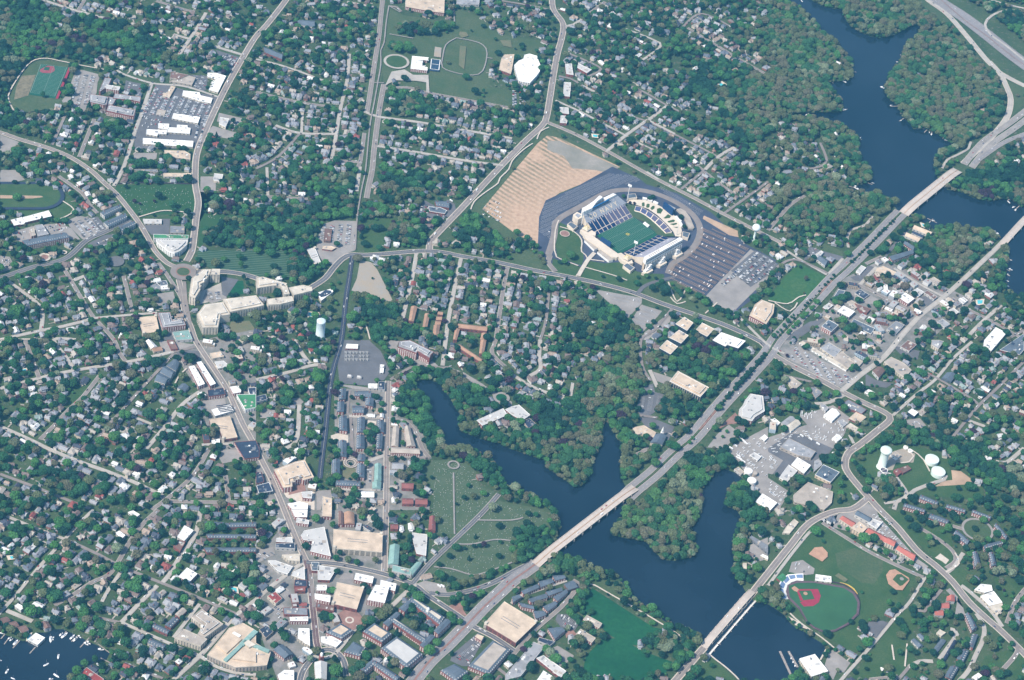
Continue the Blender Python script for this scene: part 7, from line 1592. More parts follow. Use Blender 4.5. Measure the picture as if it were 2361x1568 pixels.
lot_cars('T01 640,470 860,440 980,540 900,610 770,630', 'T01 700,470', 'T01 820,600', .6, 16, 0, None, .9, MK); lot_cars('T01 130,560 640,480 660,600 400,560 200,640', 'T01 200,590', 'T01 600,500', .35, 17, 0, None, .9); lot_cars('T01 810,680 1040,590 1060,650 880,695', 'T01 820,690', 'T01 1040,610', .75, 16, 0, None, .9, MK); lot_cars('T01 0,800 80,800 110,880 0,940', 'T01 0,820', 'T01 80,830', .7, 15, 0, None, .9)
lot_cars('T01 1900,1120 2060,1120 2050,1200 1930,1220', 'T01 1910,1130', 'T01 1930,1210', .6, 16, 0, None, .9, MK); lot_cars('T11 580,560 620,520 920,475 925,700 780,700 570,640', 'T11 850,500', 'T11 830,690', .55, 18, 4, None, .9, MK); lot_cars('T11 1500,310 1640,330 1560,450 1500,420', 'T11 1530,320', 'T11 1510,430', .7, 14, 0, None, .9); lot_cars('T11 1640,400 1800,440 1760,480 1660,460', 'T11 1640,440', 'T11 1780,460', .6, 14, 0, None, .9)
lot_cars('T32 240,60 460,180 790,370 640,430 300,230 180,160', 'T32 260,80', 'T32 330,200', .62, 19, 2, None, .9, MK); lot_cars('T32 20,870 300,830 560,900 480,960 330,880 120,1040 0,1100', 'T32 40,900', 'T32 120,1040', .3, 17, 0, WHT, .9); lot_cars('T32 0,1040 130,1120 50,1230 0,1230', 'T32 10,1060', 'T32 100,1140', .6, 14, 0, WHT, .9); lot_cars('T32 0,1280 190,1400 110,1560 0,1400', 'T32 20,1300', 'T32 160,1410', .45, 16, 0, WHT, .9); lot_cars('T32 520,1040 620,1040 560,1120 500,1110', 'T32 600,1040', 'T32 520,1110', .0, 16)
lot_cars('T32 480,750 620,780 740,700 700,900 560,960 420,900 380,820', 'T32 420,830', 'T32 650,900', .22, 15, 0, WHT, .9); lot_cars('T32 280,650 460,660 400,740 290,720', 'T32 290,660', 'T32 440,690', .5, 12, 0, WHT, .9); lot_cars('T32 700,330 800,360 760,420 700,400', 'T32 720,390', 'T32 780,340', .5, 14, 0, None, .9)
lot_cars('T22 2050,1050 2160,930 2361,860 2361,1300 2200,1250 2120,1150', 'T22 2060,1060', 'T22 2180,1160', .3, 18, 0, WHT, .9); lot_cars('T22 1230,440 1300,410 1310,500 1390,520 1330,680 1160,640', 'T22 1240,520', 'T22 1220,640', .05, 17, 0, WHT, .9, MK); lot_cars('T23 430,970 500,970 610,1040 580,1100 450,1070', 'T23 440,990', 'T23 600,1060', .45, 15, 0, None, .9, MK)
lot_cars('T13 1820,1330 2040,1150 2100,1190 1960,1430 1850,1390', 'T13 1830,1330', 'T13 2040,1170', .45, 16, 0, None, .9, MK); lot_cars('T13 0,400 150,360 170,420 60,480', 'T13 10,470', 'T13 110,380', .6, 14, 0, None, .9); lot_cars('T13 130,900 280,880 290,1000 200,1000', 'T13 130,920', 'T13 260,1000', .5, 14, 0, None, .9); lot_cars('T12 1020,1170 1085,1170 1070,1380 1020,1380', 'T12 1075,1180', 'T12 1060,1370', .5, 16, 0, None, .9); lot_cars('T12 60,640 180,670 210,810 110,720', 'T12 60,650', 'T12 180,670', .2, 14, 0, None, .9, MK)
lot_cars('T33 230,490 320,470 420,550 400,590 210,560', 'T33 230,500', 'T33 400,560', .2, 15); lot_cars('T33 960,0 1060,40 1380,440 1300,400 1000,200 950,120', 'T33 1020,60', 'T33 1340,440', .35, 17, 0, WHT); lot_cars('T33 480,100 600,60 640,110 560,150', 'T33 490,120', 'T33 640,100', .6, 12, 0, WHT); lot_cars('T31 380,710 480,740 520,790 440,820 350,820', 'T31 380,710', 'T31 430,830', .3, 14, 0, None, .9, MK); lot_cars('T31 1060,820 1250,600 1270,620 1080,830', 'T31 1065,820', 'T31 1250,600', .5, 30, 0, WHT, double=False); lot_cars('T32 1260,750 1400,730 1440,790 1380,830', 'T32 1280,790', 'T32 1430,780', .3, 14); lot_cars('T21 820,1130 1190,1190 1180,1230 960,1220', 'T21 830,1130', 'T21 1180,1210', .05, 16, 0, WHT, .9, MK); lot_cars('T21 1190,1250 1370,1300 1280,1400 1180,1480 1090,1420', 'T21 1200,1260', 'T21 1350,1310', .05, 16, 0, WHT, .9, MK); lot_cars('T10 370,110 570,140 560,160 370,140', 'T10 370,120', 'T10 560,150', .7, 30, 0, None, .9); lot_cars('T10 1330,700 1480,720 1560,720 1560,740 1400,740', 'T10 1400,700', 'T10 1560,730', .2, 20); lot_cars('T20 0,830 90,820 90,990 0,1000', 'T20 0,850', 'T20 0,1000', .75, 17)
for g, w, cars, z in ROADS:
    if not cars: continue
    for p, q in zip(g, g[1:]):
        L = math.dist(p[:2], q[:2]); ang = math.atan2(q[1]-p[1], q[0]-p[0])
        lam = L/({1: 75, 2: 62, 2.2: 42, .8: 40}.get(cars, 60))
        for _ in range(int(lam)+(random.random() < lam % 1)):
            t = random.random(); s = random.choice((-1, 1)); o = s*(w*.22 if cars >= 1 else w/2-1.2); X, Y = p[0]+(q[0]-p[0])*t-math.sin(ang)*o, p[1]+(q[1]-p[1])*t+math.cos(ang)*o
            if inframe(X, Y, -3): CARP.append((X, Y, z+.05, ang+(math.pi if s > 0 else 0), random.choices(CARC, [q_[2] for q_ in CARC])[0], 'car' if random.random() < .95 or cars == .8 else 'truck'))
for l in 'T22 2110,910|T22 2125,930|T22 2140,945|T22 2155,960|T22 2060,980|T22 2020,1005|T22 2090,1080|T22 2080,1095|T22 2105,1105|T22 2120,1120|T22 2135,1130|T32 20,740|T13 1690,710|T13 1720,710|T11 1800,290'.split('|'):
    fr, xy = l.split(); X, Y, _ = G(*PT(l)[0]); CARP.append((X, Y, 1, -.55, CARC[0], 'bus'))
for l in 'T32 310,890|T32 390,920|T32 460,965'.split('|'):
    X, Y, _ = G(*PT(l)[0]); CARP.append((X, Y, 1, -.6, CARC[0], 'bus'))
ncar = sorted(range(len(CARP)), key=lambda i: (CARP[i][5] != 'bus', CARP[i][1])); ind = set([i for i in ncar if CARP[i][4][0] in ('white', 'silver', 'red') or CARP[i][5] == 'bus'][:300])
CMS = {}; vm = MB()
for k in ('car', 'bus', 'truck'): CMS[k] = car_mesh(k)
CP = {}
for i, (X, Y, z, a, c, k) in enumerate(CARP):
    if i in ind:
        if k not in CP: o = CP[k] = CMS[k].build({'car': 'parked_car', 'bus': 'bus', 'truck': 'box_truck'}[k], CARM)
        else: o = CP[k].copy(); COL.objects.link(o)
        o.location = (X, Y, z); o.rotation_euler.z = a; o.color = (*c[1], 1); later(o, c[0]+' '+{'car': 'car', 'bus': 'bus', 'truck': 'box truck'}[k], X, Y, 'cars on the streets and car parks')
        o['category'] = {'car': 'car', 'bus': 'bus', 'truck': 'truck'}[k]
    else:
        m_ = CMS[k]; ca, sa = math.cos(a), math.sin(a); o_ = len(vm.v); vm.v += [(X+x*ca-y*sa, Y+x*sa+y*ca, zz+z) for x, y, zz in m_.v]
        for f, mm in zip(m_.f, m_.m): vm.f.append(tuple(q+o_ for q in f)); vm.m.append(mm); vm.c.append(c[1])
tag(vm.build('cars', CARS2), 'all the other small cars on the streets and in the car parks', 'cars', kind='stuff')
print('cars', len(CARP))
for nm, L_, m_, w in (('bay_markings', MK, mat('faded_bay_paint', (.40,.40,.41), .9, .05), .5), ('bay_markings', MK2, mat('rusty_bay_strips', (.40,.27,.19), .9, .1), .9)):
    b = MB()
    for X, Y, a in L_:
        ca, sa = math.cos(a), math.sin(a); x = 1.37
        b.add([(X+(x+u)*ca-v*sa, Y+(x+u)*sa+v*ca, 2.05) for u, v in ((-w/2, -2.4), (w/2, -2.4), (w/2, 2.4), (-w/2, 2.4))], [(0,1,2,3)])
    tag(b.build(nm, m_), kind='structure')
# lane lines of the big roads
b = MB()
for g, w, cars, z in ROADS:
    if cars not in (1, 2) or w < 8: continue
    acc = 0
    for p, q in zip(g, g[1:]):
        L = math.dist(p[:2], q[:2]); a = math.atan2(q[1]-p[1], q[0]-p[0]); nx, ny = -math.sin(a), math.cos(a)
        for o in ((0,) if w < 20 else (-w*.36, -w*.25, -w*.13, w*.13, w*.25, w*.36)):
            k = 0.
            while k < L:
                e = min(L, k+(4 if cars == 2 or w > 20 else 12)); vs = []
                for t, s in ((k, -.16), (e, -.16), (e, .16), (k, .16)): vs.append((p[0]+(q[0]-p[0])*t/L+nx*(o+s), p[1]+(q[1]-p[1])*t/L+ny*(o+s), z+.02))
                b.add(vs, [(0,1,2,3)]); k += 12 if cars == 2 or w > 20 else 12.5
tag(b.build('lane_markings', mat('worn_line_paint', (.55,.50,.42), .8, .05)), kind='structure')
# headstones
b = MB(); n = 0
for poly, cnt in (('T01 1100,170 1770,150 1770,390 1290,400 1180,320', 230), ('T12 1640,1130 1880,1120 2020,1250 2050,1370 2180,1410 2090,1568 T13 1990,90 1850,210 1620,200', 480), ('F 1122,1190 1150,1160 1200,1170 1245,1180 1262,1200 1260,1235 1180,1285 1120,1315 1060,1325 1000,1322 1050,1256', 600), ('T01 1880,420 2340,440 2000,470', 60)):
    g = GP(poly); xs = [p[0] for p in g]; ys = [p[1] for p in g]; P = PT(poly); k = 0
    msk = np.zeros_like(hard); paint(P, msk, True)
    while k < cnt:
        X, Y = random.uniform(min(xs), max(xs)), random.uniform(min(ys), max(ys)); X = round(X/3.2)*3.2+random.gauss(0, .3)
        if look(msk, X, Y, False) and not look(hard, X, Y): X += random.uniform(-1, 1); Y += random.uniform(-1.5, 1.5); s = random.uniform(.5, 1.3); b.box((X, Y, .2), (s, .45, random.uniform(.9, 1.7)), .2); 
        k += 1
tag(b.build('headstones', mat('weathered_marble', (.48,.475,.44), .8, .1, .5)), 'hundreds of small pale headstones across the cemetery lawns', 'headstones', kind='stuff')
# clipped hedge rows of the lower cemetery
b = MB()
for r_ in range(26):
    p, q = G(1050+r_*.4, 577+r_*3.1), G(1175-r_*1.0, 577+r_*3.3)
# ================================================================ TREES
def leafmat(name, src):
    mt, nt, b = newmat(name)
    if src == 'obj': c = N(nt, 'ShaderNodeObjectInfo').outputs['Color']
    else: c = N(nt, 'ShaderNodeAttribute', attribute_name='tint', attribute_type='INSTANCER').outputs['Color']
    n = noise(nt, .35, 3, .7); n2 = noise(nt, 1.6, 2)
    mr = N(nt, 'ShaderNodeMapRange'); mr.inputs[1].default_value = .3; mr.inputs[2].default_value = .7; mr.inputs[3].default_value = .5; mr.inputs[4].default_value = 1.6
    nt.links.new(n.outputs[0], mr.inputs[0]); mr2 = N(nt, 'ShaderNodeMapRange'); mr2.inputs[1].default_value = .3; mr2.inputs[2].default_value = .7; mr2.inputs[3].default_value = .75; mr2.inputs[4].default_value = 1.25; nt.links.new(n2.outputs[0], mr2.inputs[0])
    mm = N(nt, 'ShaderNodeMath', operation='MULTIPLY'); nt.links.new(mr.outputs[0], mm.inputs[0]); nt.links.new(mr2.outputs[0], mm.inputs[1])
    vm_ = N(nt, 'ShaderNodeVectorMath', operation='SCALE'); nt.links.new(c, vm_.inputs[0]); nt.links.new(mm.outputs[0], vm_.inputs['Scale'])
    nt.links.new(vm_.outputs[0], b.inputs['Base Color']); b.inputs['Roughness'].default_value = 1; b.inputs['Specular IOR Level'].default_value = .05; return mt
LEAFO, LEAFI = leafmat('foliage', 'obj'), leafmat('foliage_mass', 'inst'); BARK = mat('bark', (.10,.075,.055), .95, .2, .5)
import bmesh
def ico(sub):
    bm = bmesh.new(); bmesh.ops.create_icosphere(bm, subdivisions=sub, radius=1); v = np.array([x.co[:] for x in bm.verts]); f = [tuple(q.index for q in x.verts) for x in bm.faces]; bm.free(); return v, f
IV, IF = ico(1); IV2, IF2 = ico(2)
def crown(seed, kind):
    r = np.random.default_rng(seed); V = []; Fc = []; o = 0
    def blob(c, s, v=IV2, f=IF2):
        nonlocal o
        d = v*(1+r.normal(0, .25, (len(v), 1)))*np.array(s); V.extend((d+np.array(c)).tolist()); Fc.extend([(a+o, b_+o, e+o) for a, b_, e in f]); o += len(v)
    if kind == 'cone':
        for k in range(7):
            z = 3+k*1.9; q = 4.2*(1-k/7.6)
            for j in range(max(3, 7-k)): a = j*6.28/max(3, 7-k)+k; blob((q*.55*math.cos(a), q*.55*math.sin(a), z), (q*.55, q*.55, 1.5), IV, IF)
    else:
        n, rad, zc, zh = {'round': (22, 5.2, 8.2, 3.6), 'wide': (26, 6.2, 8.5, 3.0), 'tall': (20, 4.3, 9.5, 5), 'small': (12, 3.2, 5, 2.3)}[kind]
        blob((0, 0, zc-.6), (rad*.62, rad*.62, zh*.75))
        for k in range(n):
            t = (k+.5)/n; ph = math.acos(1-1.55*t); th = k*2.399+r.uniform(-.3, .3); q = rad*.74*r.uniform(.8, 1.12)
            s = rad*r.uniform(.26, .42); blob((q*math.sin(ph)*math.cos(th), q*math.sin(ph)*math.sin(th), zc+zh*.8*math.cos(ph)), (s, s, s*.8))
        for k in range(n*4):   # sprays of leaves that break the outline
            t = r.uniform(0, 1); ph = math.acos(1-1.6*t); th = r.uniform(0, 6.28); q = rad*r.uniform(.9, 1.15); s = rad*r.uniform(.07, .13)
            blob((q*math.sin(ph)*math.cos(th), q*math.sin(ph)*math.sin(th), zc+zh*1.05*math.cos(ph)), (s, s, s), IV, IF)
    me = bpy.data.meshes.new('crown'); me.from_pydata(V, [], Fc); me.materials.append(LEAFO); return me
def trunk(h):
    b = MB(); b.cyl((0, 0), .42, .2, 0, h, 7)
    for a in (0, 2.1, 4.2): b.add([(0, 0, h*.55), (.25, .2, h*.55), (0, .3, h*.6), (2.2*math.cos(a), 2.2*math.sin(a), h*.98)], [(0,1,3), (1,2,3), (2,0,3)])
    me = bpy.data.meshes.new('trunk'); me.from_pydata(b.v, [], b.f); me.materials.append(BARK); return me
KIN = ['round', 'wide', 'tall', 'round', 'wide', 'small', 'cone']
CR = [crown(k+3, q) for k, q in enumerate(KIN)]; TKM = [trunk({'round': 8, 'wide': 8, 'tall': 9, 'small': 5, 'cone': 8}[q]) for q in KIN]
PROT = []
def tree_obj(k, X, Y, s, rot, col):
    o = thing('tree', (X, Y, .3), None, 'tree', 'trees of the town'); o.scale = (s, s, s); o.rotation_euler.z = rot
    c = bpy.data.objects.new('crown', CR[k]); COL.objects.link(c); c.parent = o; c.color = (*col, 1)
    t = bpy.data.objects.new('trunk', TKM[k]); COL.objects.link(t); t.parent = o; return o, c, t
GREENS = [('bright green', (.044,.122,.038), 5), ('green', (.024,.078,.034), 9), ('dark green', (.013,.043,.027), 7), ('olive green', (.078,.097,.048), 3), ('bronze brown', (.092,.094,.058), 1.6), ('pale sage', (.13,.16,.10), .8), ('deep purple', (.035,.020,.034), .4)]
OLIV = [('olive green', (.085,.103,.052), 7), ('bronze brown', (.102,.102,.064), 3.5), ('green', (.031,.088,.038), 5), ('bright green', (.052,.118,.040), 2), ('pale sage', (.125,.15,.09), 1.3)]
# single trees one can point at
ST = '''T13 1500,800 w 1.9 b|T13 1600,1290 w 1.7 b|T13 1670,1220 w 1.3 b|T13 735,1480 w 1.9 b|T13 1215,910 w 1.7 o|T13 1160,970 w 1.6 o|T13 1790,965 r 1.3 b|T13 1880,1030 r 1.2 b|T13 1465,1015 w 1.4 d|T13 1555,1080 w 1.2 d|T13 960,1090 r 1.3 g|T13 1010,1030 r 1.2 g|T13 690,985 r 1.3 b|T13 610,1010 s 1.3 o|T13 460,330 w 1.2 d|T13 850,455 r 1.3 o|T13 930,480 r 1.2 g|T13 740,440 r 1.2 g|T13 2025,240 c .9 d|T13 1965,440 c 1.0 d|T13 1785,420 r 1.1 d|T13 1690,500 r 1.0 d|T13 2010,330 r .8 d|T13 2060,325 r .8 d|T13 2240,420 r 1.1 d|T13 1670,750 s 1.1 b|T13 1700,950 w 1.2 d|T13 1395,425 s 1.2 b|T13 900,1480 w 1.5 g|T13 960,1430 w 1.5 g|T13 1020,1350 w 1.3 g|T13 360,1380 t 1.0 d|T13 560,1300 w 1.3 o|T13 500,1370 r 1.2 p|T13 60,640 r 1.2 g|T13 70,270 r 1.3 g|T13 30,860 w 1.4 g|T13 1250,600 w .9 g|T13 1350,620 w .9 g
T33 440,190 w 1.7 b|T33 915,1220 w 1.6 b|T33 1910,170 w 1.1 d|T33 1985,90 w 1.3 b|T33 1865,630 w 1.4 n|T33 1130,420 r .9 u|T33 660,140 s 1.2 b|T33 735,175 r .9 b|T33 570,1255 s 1.2 g|T33 625,1275 s 1.3 g|T33 680,1310 s 1.2 g|T33 520,1220 s 1.3 g|T33 780,1380 s 1.2 g|T33 1250,1140 r 1.1 b|T33 1310,1280 w 1.1 g|T33 1330,920 w 1.2 d|T33 1400,970 r 1.1 d|T33 1500,920 r 1.2 g|T33 1620,1040 r 1.2 b|T33 1500,1000 r 1.1 b|T33 1440,1100 r 1.1 g|T33 880,1080 w 1.4 d|T33 870,1040 w 1.2 d|T33 2260,1060 w 1.4 g|T33 2250,1230 r 1.0 g|T33 2140,1190 r 1.1 g|T33 2010,1500 w 1.2 u|T33 1340,1440 w 1.1 g|T33 1600,1060 r 1.0 g|T33 1490,240 r 1.2 p|T33 1850,920 r 1.0 d|T33 2250,980 r 1.0 g|T33 50,830 w 1.3 p|T33 390,1140 s 1.2 d
T32 670,1410 w 1.2 b|T32 95,660 w 1.2 d|T32 180,130 s 1.3 u|T32 1000,210 r 1.1 d|T32 1095,255 r 1.1 d|T32 1395,290 w 1.5 b|T32 1800,710 w 1.5 n|T32 370,1290 r 1.1 d|T32 450,390 w 1.3 b|T32 125,475 s 1.4 b|T32 830,570 r 1.0 g|T32 720,950 w 1.2 d|T32 640,1050 t 1.1 d|T32 650,1120 t 1.1 d|T32 700,1270 t 1.1 d|T32 830,880 r .9 d|T32 770,870 r .9 d|T32 1660,540 w 1.5 n|T32 900,1380 w 1.2 g
T31 670,1065 w 1.4 d|T31 740,770 w 1.3 b|T31 940,760 w 1.2 d|T31 440,1210 r .9 b|T31 280,1400 r .9 b|T31 185,1500 r .8 b|T31 1260,1070 w 1.6 n|T31 690,1440 w 1.4 o|T31 930,1390 r 1.1 b|T31 930,1240 s 1.2 d|T31 300,880 s 1.2 d|T31 1350,260 s .8 g|T31 210,190 r 1.2 o
T23 2260,530 w 1.5 b|T23 1380,1210 w 1.6 o|T23 580,1530 w 1.4 g|T23 140,120 w 1.3 d|T23 350,100 r 1.2 b|T23 185,1430 w 1.3 d|T23 350,1310 w 1.5 p|T23 780,630 r 1.0 b|T23 1245,1330 s 1.1 d|T23 1640,1330 w 1.2 b|T23 1430,1440 w 1.3 b|T23 220,40 r 1.0 g|T23 710,950 s 1.0 o|T23 540,1380 r 1.1 g|T23 150,30 w 1.0 d|T23 790,1210 r 1.0 o
T22 1300,80 s 1.0 g|T22 1910,620 w 1.1 b|T22 1945,880 s 1.1 b|T22 1985,830 s 1.2 b|T22 1270,480 r 1.0 b|T22 1510,980 w 1.5 g|T22 1460,960 w 1.4 g|T22 1610,830 w 1.3 d|T22 1320,1130 w 1.5 b|T22 1640,930 s 1.4 b|T22 1670,890 s 1.3 b|T22 1790,250 w 1.2 g
T21 545,780 w 1.7 b|T21 720,1120 w 1.2 b|T21 1165,975 s 1.3 g|T21 1240,975 r 1.1 b|T21 1330,985 s 1.3 d|T21 1480,1040 s 1.3 b|T21 985,1000 r 1.2 d|T21 840,970 s 1.2 d|T21 785,1070 s 1.2 g|T21 1625,1110 w 1.2 b|T21 1720,1160 w 1.3 g|T21 1800,1200 w 1.2 d|T21 1680,1200 r 1.0 o|T21 1560,1150 r 1.1 g|T21 1440,1120 r 1.0 d|T21 270,770 r 1.1 b|T21 1370,1440 s 1.0 d|T21 60,940 w 1.1 g|T21 600,1160 w 1.2 o|T21 1150,1040 w 1.1 g|T21 1900,1270 w 1.2 d|T21 2000,1310 w 1.2 d|T21 1270,260 w .9 d|T21 1300,245 w .9 d|T21 1130,295 s 1.1 u|T21 1090,290 s 1.1 u|T21 1560,430 r 1.1 d|T21 1590,520 r 1.0 d|T21 1030,240 r .9 g
T20 1790,330 w .9 d|T20 100,880 w 1.5 d|T20 230,900 w 1.4 g|T20 150,960 w 1.2 o|T20 600,880 r 1.1 d|T20 580,380 w 1.3 b|T20 850,230 r .9 d|T20 790,1080 r .9 u|T20 270,280 w 1.2 g|T20 380,360 w 1.1 o|T20 1280,420 r .9 g
T12 95,1410 s .9 d|T12 1530,1410 w 1.3 b|T12 1920,1450 r 1.0 d|T12 1850,1500 s 1.1 d|T12 870,1130 s 1.2 d|T12 2240,1190 w 1.0 g|T12 570,350 w 1.8 b|T12 60,200 w 1.4 o|T12 290,250 r 1.0 d|T12 180,290 w 1.2 g|T12 125,770 w 1.3 o|T12 1065,860 w 1.3 d|T12 1060,790 w 1.2 g|T12 1060,920 w 1.3 d|T12 1115,370 r 1.0 b|T12 950,510 s 1.1 b|T12 1150,650 r 1.2 g|T12 330,900 r 1.0 g|T12 190,970 r 1.1 d|T12 1350,1250 w 1.5 n|T12 1240,1000 s 1.0 g|T12 1960,640 w 1.3 o
T02 690,260 r 1.0 g|T02 170,160 r 1.2 d|T02 820,40 w 1.6 b|T02 1130,560 w 1.3 d|T02 1370,680 w 1.9 g|T02 1050,890 w 1.8 b|T02 1210,1160 w 1.6 b|T02 1530,1050 w 1.3 b|T02 130,950 w 1.7 n|T02 560,760 w 1.4 g|T02 680,640 w 1.5 d|T02 1370,530 w 1.3 p|T02 1680,640 w 1.2 g|T02 1800,730 w 1.5 d|T02 400,190 w 1.3 g|T02 1250,250 w 1.3 g|T02 1340,220 w 1.3 d|T02 1640,1010 w 1.4 g|T02 2030,1200 w 1.2 b|T02 560,1350 w 1.2 g|T02 750,1390 w 1.4 d|T02 910,1400 w 1.3 o|T02 1440,1320 w 1.1 b|T02 1530,1490 w 1.1 o|T02 400,1180 w 1.3 g|T02 800,1060 w 1.2 b|T02 60,1170 w 1.4 g|T02 1890,820 r 1.1 p|T02 1210,1540 w 1.2 b|T02 1680,110 r 1.0 d
T03 1100,525 w 1.7 b|T03 1080,350 w 1.7 p|T03 540,150 w 1.3 b|T03 620,150 w 1.3 g|T03 380,100 w 1.5 n|T03 900,170 w 1.3 b|T03 1220,200 w 1.4 b|T03 510,440 w 1.3 g|T03 500,320 w 1.3 b|T03 520,780 w 1.8 g|T03 380,700 w 1.5 g|T03 825,740 w 1.3 g|T03 1430,330 w 1.4 b|T03 1260,720 w 1.6 b|T03 1320,1290 w 1.4 d|T03 1110,1340 w 1.2 g|T03 850,440 r .8 u|T03 510,1010 w 1.4 d|T03 1610,670 r 1.2 d|T03 1760,720 r 1.2 d|T03 1870,1480 w 1.4 d|T03 1620,1470 r .9 b|T03 1765,1330 s 1.2 o|T03 2130,970 r 1.1 g|T03 2220,190 r .9 g|T03 1945,310 s 1.3 b|T03 2080,310 s 1.3 b|T03 2270,310 s 1.3 b|T03 1770,1070 r 1.0 d|T03 780,1410 w 1.1 b|T03 350,930 w 1.3 g|T03 860,50 r 1.2 d|T03 110,160 w 1.3 g
T01 1240,285 r .9 u|T01 1290,300 s 1.0 u|T01 1425,275 s 1.1 u|T01 1160,150 r .9 d|T01 1610,370 r 1.1 g|T01 1960,560 s 1.0 d|T01 2065,820 w 1.1 b|T01 840,980 w 1.6 b|T01 1035,1100 w 1.2 b|T01 920,1090 w 1.2 b|T01 380,1130 w 1.2 b|T01 240,1070 w 1.3 g|T01 340,820 w 1.5 n|T01 550,750 r 1.1 d|T01 1280,400 s .9 d|T01 2165,450 w 1.1 p|T01 1890,580 w 1.0 p|T01 1790,850 w 1.2 o
T11 100,970 r 1.0 b|T11 1380,650 w 1.4 o|T11 2270,690 w 1.4 b|T11 10,740 w 1.3 b|T11 1150,530 w 1.2 d|T11 1070,520 w 1.1 o|T11 640,850 w 1.2 b|T11 745,680 w 1.1 g|T11 360,110 w 1.3 o|T11 870,340 w 1.4 n|T11 1075,990 s .8 g|T11 570,170 w 1.5 b|T11 1620,170 w 1.3 d
T10 1255,820 w 1.7 b|T10 870,990 w 1.3 b|T10 430,50 w 1.5 p|T10 770,600 w 1.2 n|T10 1380,1130 s 1.4 b|T10 40,1380 s 1.4 b|T10 1635,1050 w 1.3 n|T10 1785,1170 w 1.2 g|T10 200,980 w 1.5 d|T10 1000,1150 w 1.3 d
T00 1040,1130 w 1.8 p|T00 1035,1240 r 1.1 d|T00 1190,1250 w 1.2 g|T00 640,790 w 1.3 b|T00 600,850 w 1.2 b|T00 1430,1310 s 1.0 g|T00 1280,1380 r 1.0 d|T00 1490,1450 r 1.0 d|T00 2270,560 r .9 g|T00 1800,180 w 1.3 n|T00 2100,1380 w 1.2 o|T00 1210,1450 r 1.0 d'''
KK = {'w': 1, 'r': 0, 't': 2, 's': 5, 'c': 6}; CC = {'b': GREENS[0], 'g': GREENS[1], 'd': GREENS[2], 'o': GREENS[3], 'n': GREENS[4], 'p': GREENS[5], 'u': GREENS[6]}
singles = []; tp = []
SZ = lambda s: 'tall' if s > 1.3 else 'small' if s < .95 else 'mid-sized'
KN = {'w': 'spreading', 'r': 'round', 't': 'upright', 's': 'slender', 'c': 'conical'}
TL = [l for l in ST.replace('\n', '|').split('|')]
TL = sorted(TL, key=lambda l: -PT(' '.join(l.split()[:2]))[0][1])
for n_, l in enumerate(TL):
    fr, xy, k, s, c = l.split(); s = float(s)*.93; kk = KK[k]+(3 if k in 'wr' and n_ % 2 else 0); h = CR[kk]
    F = PT(fr+' '+xy)[0]; X, Y, _ = G(F[0], F[1], 8*s)
    if n_ < 300:
        o, cr, tr = tree_obj(kk, X, Y, s, random.uniform(0, 6.28), tuple(v*random.uniform(.88, 1.12) for v in CC[c][1])); later(o, '%s %s %s tree' % (SZ(s), KN[k], CC[c][0]), X, Y, 'trees of the town')
        PROT.append((kk, cr, tr))
    else: tp.append((X, Y, kk, s, CC[c][1]))
    singles.append((X, Y, s*5))
sg = {}
for X, Y, r_ in singles: sg.setdefault((int(X//20), int(Y//20)), []).append((X, Y, r_))
def near_single(X, Y):
    for a in (-1, 0, 1):
        for c in (-1, 0, 1):
            for x, y, r_ in sg.get((int(X//20)+a, int(Y//20)+c), ()):
                if (x-X)**2+(y-Y)**2 < r_*r_*.7: return True
    return False
# boulevard and street rows
for l, st_, s, c in (('F 1650,950 1680,915 1718,875 1762,822', 11, 1.0, 2), ('F 1500,1098 1600,1004', 40, .01, 1), ('F 1796,778 1858,706 1920,640', 14, .6, 2), ('F 1960,610 2010,560 2060,510', 12, .7, 2), ('T31 480,1200 350,1340 180,1510', 14, 1.0, 0), ('T31 250,1330 60,1540', 16, .9, 1), ('T22 1300,1370 1900,640', 400, .01, 1)):
    if s < .1: continue
    g = [G(*p) for p in PT(l)]; L = 0
    for p, q in zip(g, g[1:]):
        d = math.dist(p, q)
        for k in range(int(d/st_)+1): t = (k+random.uniform(.2, .6))*st_/d; tp.append((p[0]+(q[0]-p[0])*t+random.uniform(-1, 1), p[1]+(q[1]-p[1])*t+random.uniform(-1, 1), random.choice((0, 3, 5)), s*random.uniform(.8, 1.1), GREENS[c][1]))
# everything else grows where the survey says
step = 9.6
gx = np.arange(-1800, 1800, step); gy = np.arange(-1500, 2500, step); XX, YY = np.meshgrid(gx, gy); XX = (XX+rng.uniform(-.45, .45, XX.shape)*step).ravel(); YY = (YY+rng.uniform(-.45, .45, YY.shape)*step).ravel()
px, py = PROJ(XX, YY, 0.0); ci = ((py-OY)/2).astype(int); cj = ((px-OX)/2).astype(int)
ok = (px > -200) & (px < FW+220) & (py > -200) & (py < FH+230) & (ci >= 1) & (ci < CH-1) & (cj >= 1) & (cj < CW-1); XX, YY, ci, cj = XX[ok], YY[ok], ci[ok], cj[ok]
D = dens[ci, cj]; Hh = hard[ci, cj]; O = olive[ci, cj]; U = rng.uniform(0, 1, len(XX))
